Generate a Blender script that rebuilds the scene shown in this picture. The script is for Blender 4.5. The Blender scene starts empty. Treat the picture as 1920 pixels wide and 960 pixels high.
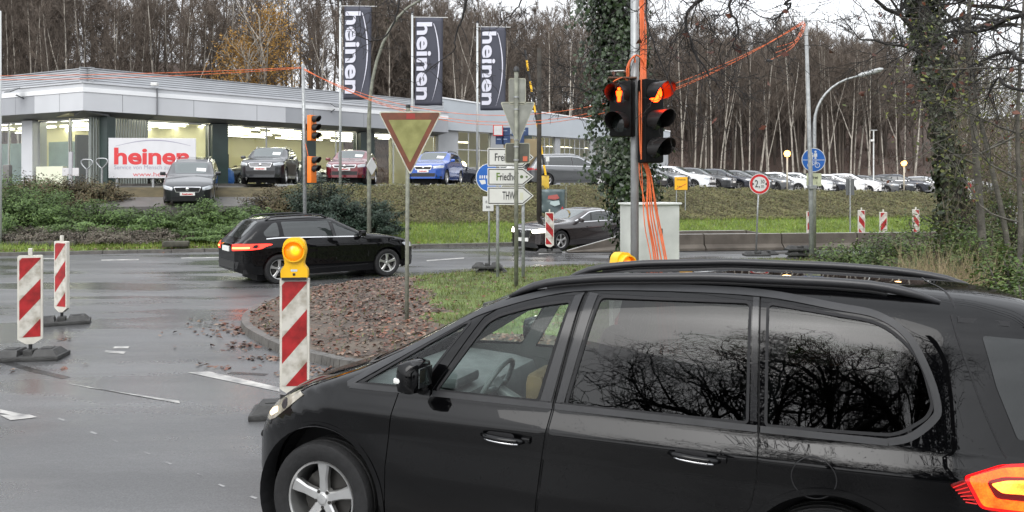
import bpy, bmesh, math, random
import numpy as np
from mathutils import Vector, Matrix
from mathutils.geometry import delaunay_2d_cdt

R = math.radians
scene = bpy.context.scene
C = scene.collection
# ------------------------------------------------------------------ camera, sky, sun, exposure
EYE = 2.2                      # eye height over the road
FPX = 1478.0                   # focal length in pixels of the 1920 wide photograph
cam_d = bpy.data.cameras.new('camera')
cam_d.sensor_width = 36.0
cam_d.lens = 36.0 * FPX / 1920.0
cam_d.shift_y = -135.0 / 1920.0
cam_d.clip_start = 0.05
cam_d.clip_end = 1500
cam = bpy.data.objects.new('camera', cam_d)
C.objects.link(cam)
cam.location = (0, 0, EYE)
cam.rotation_euler = (R(90), 0, 0)
scene.camera = cam

SUN_EL, SUN_AZ = 42.0, 200.0   # overcast: the sun only says where the cloud is brightest
world = bpy.data.worlds.new('World')
scene.world = world
world.use_nodes = True
nt = world.node_tree
nt.nodes.clear()
wo = nt.nodes.new('ShaderNodeOutputWorld')
bg = nt.nodes.new('ShaderNodeBackground')
sky = nt.nodes.new('ShaderNodeTexSky')
sky.sky_type = 'NISHITA'
sky.sun_disc = False
sky.sun_elevation = R(SUN_EL)
sky.sun_rotation = R(SUN_AZ)
sky.air_density = 1.0
sky.dust_density = 3.0
hs = nt.nodes.new('ShaderNodeHueSaturation')
hs.inputs['Saturation'].default_value = 0.10
hs.inputs['Value'].default_value = 1.0
mixw = nt.nodes.new('ShaderNodeMixRGB')
mixw.inputs[0].default_value = 0.5
mixw.inputs[2].default_value = (8.6, 8.9, 9.4, 1)
nt.links.new(sky.outputs[0], hs.inputs['Color'])
nt.links.new(hs.outputs[0], mixw.inputs[1])
# overcast: brighter overhead than at the horizon, with faint cloud structure
tcw = nt.nodes.new('ShaderNodeTexCoord'); spw = nt.nodes.new('ShaderNodeSeparateXYZ')
nt.links.new(tcw.outputs['Generated'], spw.inputs[0])
grw = nt.nodes.new('ShaderNodeMapRange'); grw.inputs['From Min'].default_value = 0.0; grw.inputs['From Max'].default_value = 0.9
grw.inputs['To Min'].default_value = 1.30; grw.inputs['To Max'].default_value = 2.15
nt.links.new(spw.outputs[2], grw.inputs['Value'])
nzw = nt.nodes.new('ShaderNodeTexNoise'); nzw.inputs['Scale'].default_value = 3.0; nzw.inputs['Detail'].default_value = 6
mpw = nt.nodes.new('ShaderNodeMapping'); mpw.inputs['Scale'].default_value = (1, 1, 3.5)
nt.links.new(tcw.outputs['Generated'], mpw.inputs[0]); nt.links.new(mpw.outputs[0], nzw.inputs['Vector'])
clw = nt.nodes.new('ShaderNodeMapRange'); clw.inputs['From Min'].default_value = 0.3; clw.inputs['From Max'].default_value = 0.7
clw.inputs['To Min'].default_value = 0.86; clw.inputs['To Max'].default_value = 1.08
nt.links.new(nzw.outputs['Fac'], clw.inputs['Value'])
muw = nt.nodes.new('ShaderNodeMath'); muw.operation = 'MULTIPLY'
nt.links.new(grw.outputs[0], muw.inputs[0]); nt.links.new(clw.outputs[0], muw.inputs[1])
mcw = nt.nodes.new('ShaderNodeVectorMath'); mcw.operation = 'SCALE'
nt.links.new(mixw.outputs[0], mcw.inputs[0]); nt.links.new(muw.outputs[0], mcw.inputs['Scale'])
nt.links.new(mcw.outputs[0], bg.inputs['Color'])
bg.inputs['Strength'].default_value = 0.115
nt.links.new(bg.outputs[0], wo.inputs['Surface'])
sun_d = bpy.data.lights.new('sun', 'SUN')
sun_d.energy = 0.9
sun_d.angle = R(45)
sun_d.color = (1.0, 0.97, 0.93)
sun = bpy.data.objects.new('sun', sun_d)
C.objects.link(sun)
sun.rotation_euler = (R(90 - SUN_EL), 0, R(180 - SUN_AZ))
scene.view_settings.view_transform = 'Standard'
scene.view_settings.look = 'None'
scene.view_settings.exposure = 0.48
scene.view_settings.gamma = 1.0
scene.view_settings.use_curve_mapping = False
scene.cycles.use_denoising = True
try: scene.cycles.sampling_pattern = 'TABULATED_SOBOL'
except Exception: pass
scene.cycles.max_bounces = 8
scene.cycles.transparent_max_bounces = 12
scene.cycles.caustics_reflective = False
scene.cycles.caustics_refractive = False
scene.cycles.sample_clamp_indirect = 6

# ------------------------------------------------------------------ helpers: tags
def tag(o, label=None, cat=None, group=None, kind=None):
    if label: o['label'] = label
    if cat: o['category'] = cat
    if group: o['group'] = group
    if kind: o['kind'] = kind
    return o

def thing(name, label, cat, loc=(0, 0, 0), rz=0.0, group=None):
    o = bpy.data.objects.new(name, None)
    o.empty_display_size = 0.2
    C.objects.link(o)
    o.location = loc
    o.rotation_euler = (0, 0, rz)
    return tag(o, label, cat, group)

def kids(o):
    return [c for c in C.objects if c.parent is o]

def dup(root, loc=None, rz=None, label=None, scale=None):
    def cp(o, par):
        c = o.copy()
        C.objects.link(c)
        c.parent = par
        for k in o.children:
            cp(k, c)
        return c
    r = cp(root, None)
    if loc is not None: r.location = loc
    if rz is not None: r.rotation_euler = (0, 0, rz)
    if label: r['label'] = label
    if scale: r.scale = scale
    return r

def px(x, y, D):
    """the point at depth D that the photograph shows at pixel x, y"""
    return Vector(((x - 960) / FPX * D, D, EYE - (y - 345) / FPX * D))

# ------------------------------------------------------------------ helpers: mesh builder
class MB:
    def __init__(s):
        s.v = []; s.f = []
    def add(s, vs, fs):
        b = len(s.v)
        s.v.extend([tuple(p) for p in vs])
        s.f.extend([tuple(i + b for i in f) for f in fs])
        return s
    def box(s, c, d, rz=0.0, m=None):
        x, y, z = d[0] / 2, d[1] / 2, d[2] / 2
        vs = [Vector(p) for p in ((-x, -y, -z), (x, -y, -z), (x, y, -z), (-x, y, -z), (-x, -y, z), (x, -y, z), (x, y, z), (-x, y, z))]
        if rz:
            q = Matrix.Rotation(rz, 3, 'Z'); vs = [q @ p for p in vs]
        if m is not None:
            vs = [m @ p for p in vs]
        c = Vector(c)
        return s.add([p + c for p in vs], [(0, 3, 2, 1), (4, 5, 6, 7), (0, 1, 5, 4), (1, 2, 6, 5), (2, 3, 7, 6), (3, 0, 4, 7)])
    def bbox(s, c, d, bev=0.01, rz=0.0):
        """a box with bevelled edges"""
        bm = bmesh.new()
        bmesh.ops.create_cube(bm, size=1.0)
        for v in bm.verts: v.co = Vector((v.co.x * d[0], v.co.y * d[1], v.co.z * d[2]))
        bmesh.ops.bevel(bm, geom=bm.edges[:], offset=bev, segments=2, affect='EDGES', profile=0.6)
        q = Matrix.Rotation(rz, 3, 'Z'); c = Vector(c)
        bm.verts.index_update()
        s.add([q @ v.co + c for v in bm.verts], [[v.index for v in f.verts] for f in bm.faces])
        bm.free()
        return s
    def hexa(s, p8):
        return s.add(p8, [(0, 3, 2, 1), (4, 5, 6, 7), (0, 1, 5, 4), (1, 2, 6, 5), (2, 3, 7, 6), (3, 0, 4, 7)])
    def tube(s, pts, r, n=8, cap=True):
        pts = [Vector(p) for p in pts]
        if not hasattr(r, '__len__'): r = [r] * len(pts)
        b = len(s.v); up = Vector((0, 0, 1)); N = len(pts)
        t0 = (pts[1] - pts[0]).normalized()
        a = t0.cross(up) if abs(t0.z) < 0.95 else t0.cross(Vector((1, 0, 0)))
        a.normalize()
        for i, p in enumerate(pts):
            t = (pts[min(i + 1, N - 1)] - pts[max(i - 1, 0)]).normalized()
            a = (a - t * a.dot(t)).normalized()
            c = t.cross(a)
            for k in range(n):
                w = 2 * math.pi * k / n
                s.v.append(tuple(p + (a * math.cos(w) + c * math.sin(w)) * r[i]))
        for i in range(N - 1):
            for k in range(n):
                k2 = (k + 1) % n
                s.f.append((b + i * n + k, b + i * n + k2, b + (i + 1) * n + k2, b + (i + 1) * n + k))
        if cap:
            s.f.append(tuple(b + k for k in reversed(range(n))))
            s.f.append(tuple(b + (N - 1) * n + k for k in range(n)))
        return s
    def cyl(s, p0, p1, r0, r1=None, n=16):
        return s.tube([p0, p1], [r0, r0 if r1 is None else r1], n)
    def lathe(s, prof, n=32, axis='Z', c=(0, 0, 0), close=False):
        """prof: (radius, height) pairs"""
        b = len(s.v); c = Vector(c)
        for rr, h in prof:
            for k in range(n):
                w = 2 * math.pi * k / n
                x, y = rr * math.cos(w), rr * math.sin(w)
                p = {'Z': (x, y, h), 'Y': (x, h, y), 'X': (h, x, y)}[axis]
                s.v.append(tuple(Vector(p) + c))
        M = len(prof)
        for i in range(M if close else M - 1):
            j = (i + 1) % M
            for k in range(n):
                k2 = (k + 1) % n
                s.f.append((b + i * n + k, b + i * n + k2, b + j * n + k2, b + j * n + k))
        return s
    def prism(s, poly, y0, y1, m=None):
        """polygon in x, z extruded along y"""
        n = len(poly)
        vs = [Vector((p[0], y0, p[1])) for p in poly] + [Vector((p[0], y1, p[1])) for p in poly]
        if m is not None: vs = [m @ p for p in vs]
        fs = [tuple(range(n)), tuple(reversed(range(n, 2 * n)))]
        fs += [(i, i + n, (i + 1) % n + n, (i + 1) % n) for i in range(n)]
        return s.add(vs, fs)
    def flip_out(s):
        return s
    def build(s, name, mat, parent=None, smooth=False, recalc=True, auto=None):
        me = bpy.data.meshes.new(name)
        me.from_pydata(s.v, [], s.f)
        if recalc:
            bm = bmesh.new(); bm.from_mesh(me)
            bmesh.ops.recalc_face_normals(bm, faces=bm.faces)
            bm.to_mesh(me); bm.free()
        return link(name, me, mat, parent, smooth, auto)

def link(name, me, mat, parent=None, smooth=False, auto=None):
    if mat is not None: me.materials.append(mat)
    if smooth or auto is not None:
        me.polygons.foreach_set('use_smooth', [True] * len(me.polygons))
        if auto is not None:
            me.set_sharp_from_angle(angle=R(auto))
    me.update()
    o = bpy.data.objects.new(name, me)
    C.objects.link(o)
    o.parent = parent
    return o

def npmesh(name, V, F, mat, parent=None, smooth=False):
    """V (n,3), F (m,k) arrays"""
    V = np.asarray(V, dtype=np.float32); F = np.asarray(F, dtype=np.int32)
    me = bpy.data.meshes.new(name)
    k = F.shape[1]
    me.vertices.add(len(V)); me.vertices.foreach_set('co', V.ravel())
    me.loops.add(F.size); me.loops.foreach_set('vertex_index', F.ravel())
    me.polygons.add(len(F))
    me.polygons.foreach_set('loop_start', np.arange(0, F.size, k, dtype=np.int32))
    me.polygons.foreach_set('loop_total', np.full(len(F), k, dtype=np.int32))
    me.update(calc_edges=True)
    me.validate()
    return link(name, me, mat, parent, smooth)

def round_poly(poly, r, n=5):
    """round the corners of a polygon"""
    out = []; N = len(poly)
    rr = r if hasattr(r, '__len__') else [r] * N
    for i in range(N):
        p = Vector(poly[i]).to_2d(); a = Vector(poly[i - 1]).to_2d() - p; b = Vector(poly[(i + 1) % N]).to_2d() - p
        k = min(rr[i], a.length * 0.45, b.length * 0.45)
        if k < 1e-4:
            out.append((p.x, p.y)); continue
        A = p + a.normalized() * k; B = p + b.normalized() * k
        for j in range(n + 1):
            t = j / n
            q = A * (1 - t) ** 2 + p * 2 * t * (1 - t) + B * t * t
            out.append((q.x, q.y))
    return out

def text_mesh(body, size, offset=0.0, extrude=0.001, squeeze=1.0, align='CENTER'):
    cu = bpy.data.curves.new('lettering', 'FONT')
    cu.body = body; cu.size = size; cu.offset = offset; cu.extrude = extrude
    cu.align_x = align; cu.align_y = 'CENTER'
    cu.resolution_u = 4
    cu.space_character = squeeze
    o = bpy.data.objects.new('lettering_curve', cu)
    C.objects.link(o)
    bpy.context.view_layer.update()
    me = bpy.data.meshes.new_from_object(o.evaluated_get(bpy.context.evaluated_depsgraph_get()))
    bpy.data.objects.remove(o)
    bpy.data.curves.remove(cu)
    return me

def lettering(body, size, mat, parent, loc, offset=0.0, rot=None, sx=1.0, name='lettering', squeeze=1.0, align='CENTER', width=None):
    """writing that faces local -Y"""
    me = text_mesh(body, size, offset, 0.0015, squeeze, align)
    co = np.empty(len(me.vertices) * 3, dtype=np.float32)
    me.vertices.foreach_get('co', co); co = co.reshape(-1, 3)
    if width:
        w = co[:, 0].max() - co[:, 0].min(); sx = width / w
    co[:, 0] *= sx
    me.vertices.foreach_set('co', co.ravel())
    m = Matrix.Rotation(R(90), 4, 'X')
    if rot: m = Matrix.Rotation(rot, 4, 'Y') @ m
    me.transform(m)
    me.materials.clear()
    o = link(name, me, mat, parent)
    o.location = loc
    return o

# ------------------------------------------------------------------ helpers: materials
MATS = {}
def new_mat(name):
    m = bpy.data.materials.new(name); m.use_nodes = True
    n = m.node_tree; n.nodes.clear()
    out = n.nodes.new('ShaderNodeOutputMaterial')
    return m, n, out

def pm(name, col, rough=0.6, metal=0.0, var=0.0, scale=8.0, bump=0.0, bscale=None, ior=1.5, rvar=0.0, col2=None, coat=0.0, detail=5.0, trans=0.0):
    """principled material with procedural colour variation and bump"""
    if name in MATS: return MATS[name]
    m, n, out = new_mat(name)
    b = n.nodes.new('ShaderNodeBsdfPrincipled')
    b.inputs['Roughness'].default_value = rough
    b.inputs['Metallic'].default_value = metal
    b.inputs['IOR'].default_value = ior
    b.inputs['Coat Weight'].default_value = coat
    b.inputs['Coat Roughness'].default_value = 0.03
    c = (*col, 1)
    b.inputs['Base Color'].default_value = c
    n.links.new(b.outputs[0], out.inputs['Surface'])
    if var or bump or rvar or col2:
        tc = n.nodes.new('ShaderNodeTexCoord')
        nz = n.nodes.new('ShaderNodeTexNoise'); nz.inputs['Scale'].default_value = scale; nz.inputs['Detail'].default_value = detail
        n.links.new(tc.outputs['Object'], nz.inputs['Vector'])
        rp = n.nodes.new('ShaderNodeValToRGB')
        if col2 is None:
            lo = tuple(max(0, x * (1 - var)) for x in col); hi = tuple(x * (1 + var) for x in col)
        else: lo, hi = col, col2
        rp.color_ramp.elements[0].position = 0.32; rp.color_ramp.elements[0].color = (*lo, 1)
        rp.color_ramp.elements[1].position = 0.68; rp.color_ramp.elements[1].color = (*hi, 1)
        n.links.new(nz.outputs['Fac'], rp.inputs[0])
        n.links.new(rp.outputs[0], b.inputs['Base Color'])
        if rvar:
            mr = n.nodes.new('ShaderNodeMapRange')
            mr.inputs['To Min'].default_value = max(0.02, rough - rvar); mr.inputs['To Max'].default_value = min(1, rough + rvar)
            mr.inputs['From Min'].default_value = 0.3; mr.inputs['From Max'].default_value = 0.7
            n.links.new(nz.outputs['Fac'], mr.inputs['Value']); n.links.new(mr.outputs[0], b.inputs['Roughness'])
        if bump:
            n2 = n.nodes.new('ShaderNodeTexNoise'); n2.inputs['Scale'].default_value = bscale or scale * 6; n2.inputs['Detail'].default_value = 6
            n.links.new(tc.outputs['Object'], n2.inputs['Vector'])
            bp = n.nodes.new('ShaderNodeBump'); bp.inputs['Strength'].default_value = bump; bp.inputs['Distance'].default_value = 0.02
            n.links.new(n2.outputs['Fac'], bp.inputs['Height']); n.links.new(bp.outputs[0], b.inputs['Normal'])
    MATS[name] = m
    return m

def em(name, col, s):
    if name in MATS: return MATS[name]
    m, n, out = new_mat(name)
    e = n.nodes.new('ShaderNodeEmission'); e.inputs[0].default_value = (*col, 1); e.inputs[1].default_value = s
    n.links.new(e.outputs[0], out.inputs['Surface'])
    MATS[name] = m
    return m

def glass(name, tint, ior=1.5, rough=0.0, boost=1.0):
    """thin sheet of glass: tinted transmission and a mirror film"""
    if name in MATS: return MATS[name]
    m, n, out = new_mat(name)
    t = n.nodes.new('ShaderNodeBsdfTransparent'); t.inputs[0].default_value = (*tint, 1)
    g = n.nodes.new('ShaderNodeBsdfGlossy'); g.inputs['Roughness'].default_value = rough
    g.inputs['Color'].default_value = (boost, boost, boost, 1)
    f = n.nodes.new('ShaderNodeFresnel')
    ge = n.nodes.new('ShaderNodeNewGeometry'); ma = n.nodes.new('ShaderNodeMath'); ma.operation = 'MULTIPLY_ADD'
    ma.inputs[1].default_value = 1.0 / ior - ior; ma.inputs[2].default_value = ior      # same film from either face
    n.links.new(ge.outputs['Backfacing'], ma.inputs[0]); n.links.new(ma.outputs[0], f.inputs['IOR'])
    mx = n.nodes.new('ShaderNodeMixShader')
    n.links.new(f.outputs[0], mx.inputs[0]); n.links.new(t.outputs[0], mx.inputs[1]); n.links.new(g.outputs[0], mx.inputs[2])
    n.links.new(mx.outputs[0], out.inputs['Surface'])
    MATS[name] = m
    return m

def leaf_mat(name, cols, rough=0.55, trans=0.25):
    """leaves: each leaf (mesh island) takes its own tint"""
    if name in MATS: return MATS[name]
    m, n, out = new_mat(name)
    b = n.nodes.new('ShaderNodeBsdfPrincipled'); b.inputs['Roughness'].default_value = rough
    g = n.nodes.new('ShaderNodeNewGeometry')
    rp = n.nodes.new('ShaderNodeValToRGB')
    el = rp.color_ramp.elements
    while len(el) < len(cols): el.new(0.5)
    for i, c in enumerate(cols):
        el[i].position = i / max(1, len(cols) - 1); el[i].color = (*c, 1)
    n.links.new(g.outputs['Random Per Island'], rp.inputs[0])
    tc = n.nodes.new('ShaderNodeTexCoord')
    nz = n.nodes.new('ShaderNodeTexNoise'); nz.inputs['Scale'].default_value = 0.9; nz.inputs['Detail'].default_value = 3
    n.links.new(tc.outputs['Object'], nz.inputs['Vector'])
    mr = n.nodes.new('ShaderNodeMapRange'); mr.inputs['From Min'].default_value = 0.3; mr.inputs['From Max'].default_value = 0.7
    mr.inputs['To Min'].default_value = 0.7; mr.inputs['To Max'].default_value = 1.3
    n.links.new(nz.outputs['Fac'], mr.inputs['Value'])
    h = n.nodes.new('ShaderNodeHueSaturation')
    n.links.new(mr.outputs[0], h.inputs['Value']); n.links.new(rp.outputs[0], h.inputs['Color'])
    n.links.new(h.outputs[0], b.inputs['Base Color'])
    tr = n.nodes.new('ShaderNodeBsdfTranslucent'); n.links.new(h.outputs[0], tr.inputs[0])
    mx = n.nodes.new('ShaderNodeMixShader'); mx.inputs[0].default_value = trans
    n.links.new(b.outputs[0], mx.inputs[1]); n.links.new(tr.outputs[0], mx.inputs[2])
    n.links.new(mx.outputs[0], out.inputs['Surface'])
    MATS[name] = m
    return m

def stripes(name, slope, period, t0, red=(0.36, 0.018, 0.020), white=(0.52, 0.50, 0.45)):
    """diagonal red and white retroreflective sheeting on a face in local x, z"""
    if name in MATS: return MATS[name]
    m, n, out = new_mat(name)
    b = n.nodes.new('ShaderNodeBsdfPrincipled'); b.inputs['Roughness'].default_value = 0.35
    tc = n.nodes.new('ShaderNodeTexCoord'); sp = n.nodes.new('ShaderNodeSeparateXYZ')
    n.links.new(tc.outputs['Object'], sp.inputs[0])
    def mth(op, a, bb):
        k = n.nodes.new('ShaderNodeMath'); k.operation = op
        for i, x in enumerate((a, bb)):
            if isinstance(x, (int, float)): k.inputs[i].default_value = x
            else: n.links.new(x, k.inputs[i])
        return k.outputs[0]
    t = mth('SUBTRACT', sp.outputs[2], mth('MULTIPLY', sp.outputs[0], slope))
    fr = mth('FRACT', mth('DIVIDE', mth('SUBTRACT', t, t0), period), 0)
    mask = mth('LESS_THAN', fr, 0.5)
    mx = n.nodes.new('ShaderNodeMixRGB'); mx.inputs[1].default_value = (*white, 1); mx.inputs[2].default_value = (*red, 1)
    n.links.new(mask, mx.inputs[0])
    nz = n.nodes.new('ShaderNodeTexNoise'); nz.inputs['Scale'].default_value = 9; nz.inputs['Detail'].default_value = 6
    n.links.new(tc.outputs['Object'], nz.inputs['Vector'])
    rp = n.nodes.new('ShaderNodeValToRGB'); rp.color_ramp.elements[0].position = 0.34; rp.color_ramp.elements[0].color = (0.52, 0.49, 0.43, 1)
    rp.color_ramp.elements[1].position = 0.58; rp.color_ramp.elements[1].color = (1, 1, 1, 1)
    n.links.new(nz.outputs['Fac'], rp.inputs[0])
    m2 = n.nodes.new('ShaderNodeMixRGB'); m2.blend_type = 'MULTIPLY'; m2.inputs[0].default_value = 1
    n.links.new(mx.outputs[0], m2.inputs[1]); n.links.new(rp.outputs[0], m2.inputs[2])
    n.links.new(m2.outputs[0], b.inputs['Base Color'])
    n.links.new(b.outputs[0], out.inputs['Surface'])
    MATS[name] = m
    return m

GALV = pm('galvanised_steel', (0.30, 0.31, 0.31), 0.5, 0.6, 0.25, 14, 0.05)
GREYPOLE = pm('grey_painted_pole', (0.27, 0.28, 0.28), 0.5, 0.2, 0.2, 10)
OLDPOLE = pm('mossy_pole_metal', (0.17, 0.175, 0.14), 0.65, 0.2, 0.3, 9)
BLACKPL = pm('black_plastic', (0.014, 0.014, 0.015), 0.45, 0, 0.3, 20)
RUBBER = pm('recycled_rubber', (0.028, 0.028, 0.027), 0.6, 0, 0.4, 12, 0.4, 60)
WHITEPL = pm('white_plastic', (0.54, 0.52, 0.46), 0.45, 0, 0.12, 7)
WHITE = pm('white_sheet', (0.56, 0.56, 0.55), 0.4, 0, 0.06, 4)
INK = pm('black_ink', (0.012, 0.012, 0.013), 0.5)
REDINK = pm('red_sheet', (0.50, 0.018, 0.022), 0.4, 0, 0.1, 5)
BLUESH = pm('blue_sheet', (0.012, 0.10, 0.38), 0.4, 0, 0.1, 5)
ORANGE = pm('orange_cable_sheath', (0.66, 0.14, 0.04), 0.5, 0, 0.25, 6)
YELLOW = pm('yellow_plastic', (0.78, 0.44, 0.01), 0.35, 0, 0.08, 6)
TYRE = pm('tyre_rubber', (0.009, 0.009, 0.0095), 0.8, 0, 0.3, 25, 0.2, 80)
ALLOY = pm('alloy_rim', (0.55, 0.55, 0.54), 0.28, 0.85, 0.12, 6)
DARKIN = pm('dark_lining', (0.008, 0.008, 0.009), 0.8)
CHROME = pm('chrome_trim', (0.75, 0.75, 0.76), 0.12, 1.0)
PLATE = pm('number_plate', (0.7, 0.7, 0.68), 0.4)
CARGLASS = pm('car_window_glass', (0.012, 0.016, 0.016), 0.02, ior=1.75)
SCREENGLASS = pm('windscreen_glass', (0.05, 0.065, 0.065), 0.03, ior=1.95)
HEADLAMP = pm('headlamp_lens', (0.42, 0.44, 0.46), 0.06, 0.25, ior=1.6)
# ------------------------------------------------------------------ ground
ROAD_E = Vector((0.966, 0.259)); ROAD_N = Vector((-0.259, 0.966))
D0 = 27.35                                     # far edge of the main road, measured across it
def sd(s, d): return (ROAD_E.x * s + ROAD_N.x * d, ROAD_E.y * s + ROAD_N.y * d)
def lotz(s): return 2.06 - 0.022 * np.clip(s - 12, 0, 30)
def hz(s, d):
    s = np.asarray(s, float); d = np.asarray(d, float)
    zl = lotz(s)
    foot = 0.62
    h = 0.10 + (foot - 0.10) * np.clip((d - D0) / (31.2 - D0), 0, 1) ** 1.3
    k = np.clip((d - 31.2) / 3.9, 0, 1)
    h = h + (zl - foot) * (k * k * (3 - 2 * k) * 0.4 + k * 0.6)
    slope = 0.29 + 0.08 * np.clip((-s - 2) / 10, 0, 1)
    q = np.clip(d - 66, 0, 105)
    h = h + slope * q * (1 - q / 260.0)
    h = h + np.where(d > 66, 1, 0) * (0.5 * np.sin(s * 0.21 + d * 0.09) + 0.3 * np.sin(s * 0.53 - d * 0.17)) * np.clip((d - 66) / 8, 0, 1)
    return h
def hxy(x, y):
    return float(hz(x * ROAD_E.x + y * ROAD_E.y, x * ROAD_N.x + y * ROAD_N.y))

def asphalt_mat():
    m, n, out = new_mat('wet_asphalt')
    L = n.links.new
    b = n.nodes.new('ShaderNodeBsdfPrincipled')
    tc = n.nodes.new('ShaderNodeTexCoord')
    def noise(sc, det, st=None):
        k = n.nodes.new('ShaderNodeTexNoise'); k.inputs['Scale'].default_value = sc; k.inputs['Detail'].default_value = det
        if st:
            mp = n.nodes.new('ShaderNodeMapping'); mp.inputs['Scale'].default_value = st; mp.inputs['Rotation'].default_value = (0, 0, R(-15))
            L(tc.outputs['Object'], mp.inputs[0]); L(mp.outputs[0], k.inputs[0])
        else: L(tc.outputs['Object'], k.inputs['Vector'])
        return k.outputs['Fac']
    def ramp(f, p0, c0, p1, c1):
        r = n.nodes.new('ShaderNodeValToRGB'); e = r.color_ramp.elements
        e[0].position = p0; e[0].color = (*c0, 1) if hasattr(c0, '__len__') else (c0, c0, c0, 1)
        e[1].position = p1; e[1].color = (*c1, 1) if hasattr(c1, '__len__') else (c1, c1, c1, 1)
        L(f, r.inputs[0]); return r.outputs[0]
    def mix(t, a, bb, f):
        k = n.nodes.new('ShaderNodeMixRGB'); k.blend_type = t
        if isinstance(f, (int, float)): k.inputs[0].default_value = f
        else: L(f, k.inputs[0])
        for i, x in ((1, a), (2, bb)):
            if isinstance(x, tuple): k.inputs[i].default_value = (*x, 1)
            else: L(x, k.inputs[i])
        return k.outputs[0]
    fine = ramp(noise(70, 8), 0.3, (0.036, 0.037, 0.038), 0.72, (0.130, 0.131, 0.133))
    big = mix('MULTIPLY', ramp(noise(0.5, 5, (0.35, 1.3, 1)), 0.32, 0.62, 0.66, 1.22), ramp(noise(1.0, 3, (0.05, 1.1, 1)), 0.36, 0.72, 0.60, 1.1), 1.0)
    col = mix('MULTIPLY', fine, big, 1.0)
    # hairline cracks and sealed joints
    vo = n.nodes.new('ShaderNodeTexVoronoi'); vo.feature = 'DISTANCE_TO_EDGE'; vo.inputs['Scale'].default_value = 0.16
    nz = n.nodes.new('ShaderNodeTexNoise'); nz.inputs['Scale'].default_value = 1.2; nz.inputs['Detail'].default_value = 6
    L(tc.outputs['Object'], nz.inputs['Vector'])
    va = n.nodes.new('ShaderNodeMixRGB'); va.inputs[0].default_value = 0.16
    L(tc.outputs['Object'], va.inputs[1]); L(nz.outputs['Color'], va.inputs[2]); L(va.outputs[0], vo.inputs['Vector'])
    crack = ramp(vo.outputs['Distance'], 0.0, 1.0, 0.004, 0.0)
    L(col, b.inputs['Base Color'])
    wet = ramp(noise(0.42, 6, (0.5, 1.6, 1)), 0.45, 0.44, 0.57, 0.12)
    wet2 = ramp(noise(26, 4), 0.35, 0.0, 0.7, 0.07)
    L(mix('ADD', wet, wet2, 1.0), b.inputs['Roughness'])
    bp = n.nodes.new('ShaderNodeBump'); bp.inputs['Strength'].default_value = 0.28; bp.inputs['Distance'].default_value = 0.004
    L(noise(150, 4), bp.inputs['Height'])
    L(bp.outputs[0], b.inputs['Normal'])
    b.inputs['IOR'].default_value = 1.78
    L(b.outputs[0], out.inputs['Surface'])
    return m
ASPHALT = asphalt_mat()
LOTASPH = pm('lot_asphalt', (0.065, 0.062, 0.058), 0.5, 0, 0.25, 1.2, 0.2, 60)
SOIL = pm('wet_soil', (0.045, 0.031, 0.020), 0.6, 0, 0.0, 2.2, 0.8, 22, col2=(0.10, 0.075, 0.052))
TURF = pm('grass_soil', (0.05, 0.065, 0.016), 0.8, 0, 0.0, 2.0, 0.8, 30, col2=(0.12, 0.17, 0.035))
BANKS = pm('bank_soil', (0.05, 0.042, 0.020), 0.9, 0, 0.0, 2.5, 1.0, 12, col2=(0.10, 0.08, 0.04))
HILLS = pm('forest_floor', (0.050, 0.034, 0.026), 0.95, 0, 0.0, 0.35, 1.0, 4, col2=(0.095, 0.062, 0.048))
KERB = pm('kerb_concrete', (0.085, 0.08, 0.072), 0.45, 0, 0.3, 5, 0.3, 40)
PAINT = pm('road_paint', (0.50, 0.49, 0.46), 0.4, 0, 0.0, 5, 0.2, 60, col2=(0.16, 0.16, 0.16))

me = MB().add([(-250, -120, -0.4), (250, -120, -0.4), (250, 320, -0.4), (-250, 320, -0.4)], [(0, 1, 2, 3)])
tag(me.build('ground', HILLS), kind='structure')
tag(MB().add([(-120, -60, 0), (120, -60, 0), (120, 62, 0), (-120, 62, 0)], [(0, 1, 2, 3)]).build('road', ASPHALT), kind='structure')

def sheet(name, s0, s1, ns, dl, mat, jit=0.0, seed=1):
    rng = np.random.default_rng(seed)
    S = np.linspace(s0, s1, ns); Dd = np.array(dl)
    SS, DD = np.meshgrid(S, Dd)
    Z = hz(SS, DD) + rng.normal(0, jit, SS.shape) if jit else hz(SS, DD)
    X = ROAD_E.x * SS + ROAD_N.x * DD; Y = ROAD_E.y * SS + ROAD_N.y * DD
    V = np.stack([X, Y, Z], -1).reshape(-1, 3)
    n, m = SS.shape
    i, j = np.meshgrid(np.arange(n - 1), np.arange(m - 1), indexing='ij')
    a = (i * m + j).ravel()
    F = np.stack([a, a + 1, a + m + 1, a + m], -1)
    return tag(npmesh(name, V, F, mat, None, True), kind='structure')
sheet('verge_ground', -60, 70, 131, np.linspace(D0, 31.2, 7), TURF)
sheet('bank_ground', -60, 70, 131, np.linspace(31.2, 35.1, 14), BANKS)
sheet('parking_lot', -60, 70, 66, np.linspace(35.1, 66, 10), LOTASPH)
sheet('hillside', -120, 140, 131, np.concatenate([np.linspace(66, 110, 30), np.linspace(114, 260, 14)]), HILLS)
# kerb along the far side of the main road
k = MB()
s = -58.0
while s < 68:
    a, b = sd(s, D0 - 0.13), sd(s + 0.985, D0 - 0.13); c, d = sd(s + 0.985, D0 + 0.004), sd(s, D0 + 0.004)
    k.hexa([(*a, -.02), (*b, -.02), (*c, -.02), (*d, -.02), (*a, .10), (*b, .10), (*c, .11), (*d, .11)])
    s += 1.0
tag(k.build('far_kerb', KERB), kind='structure')

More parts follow.
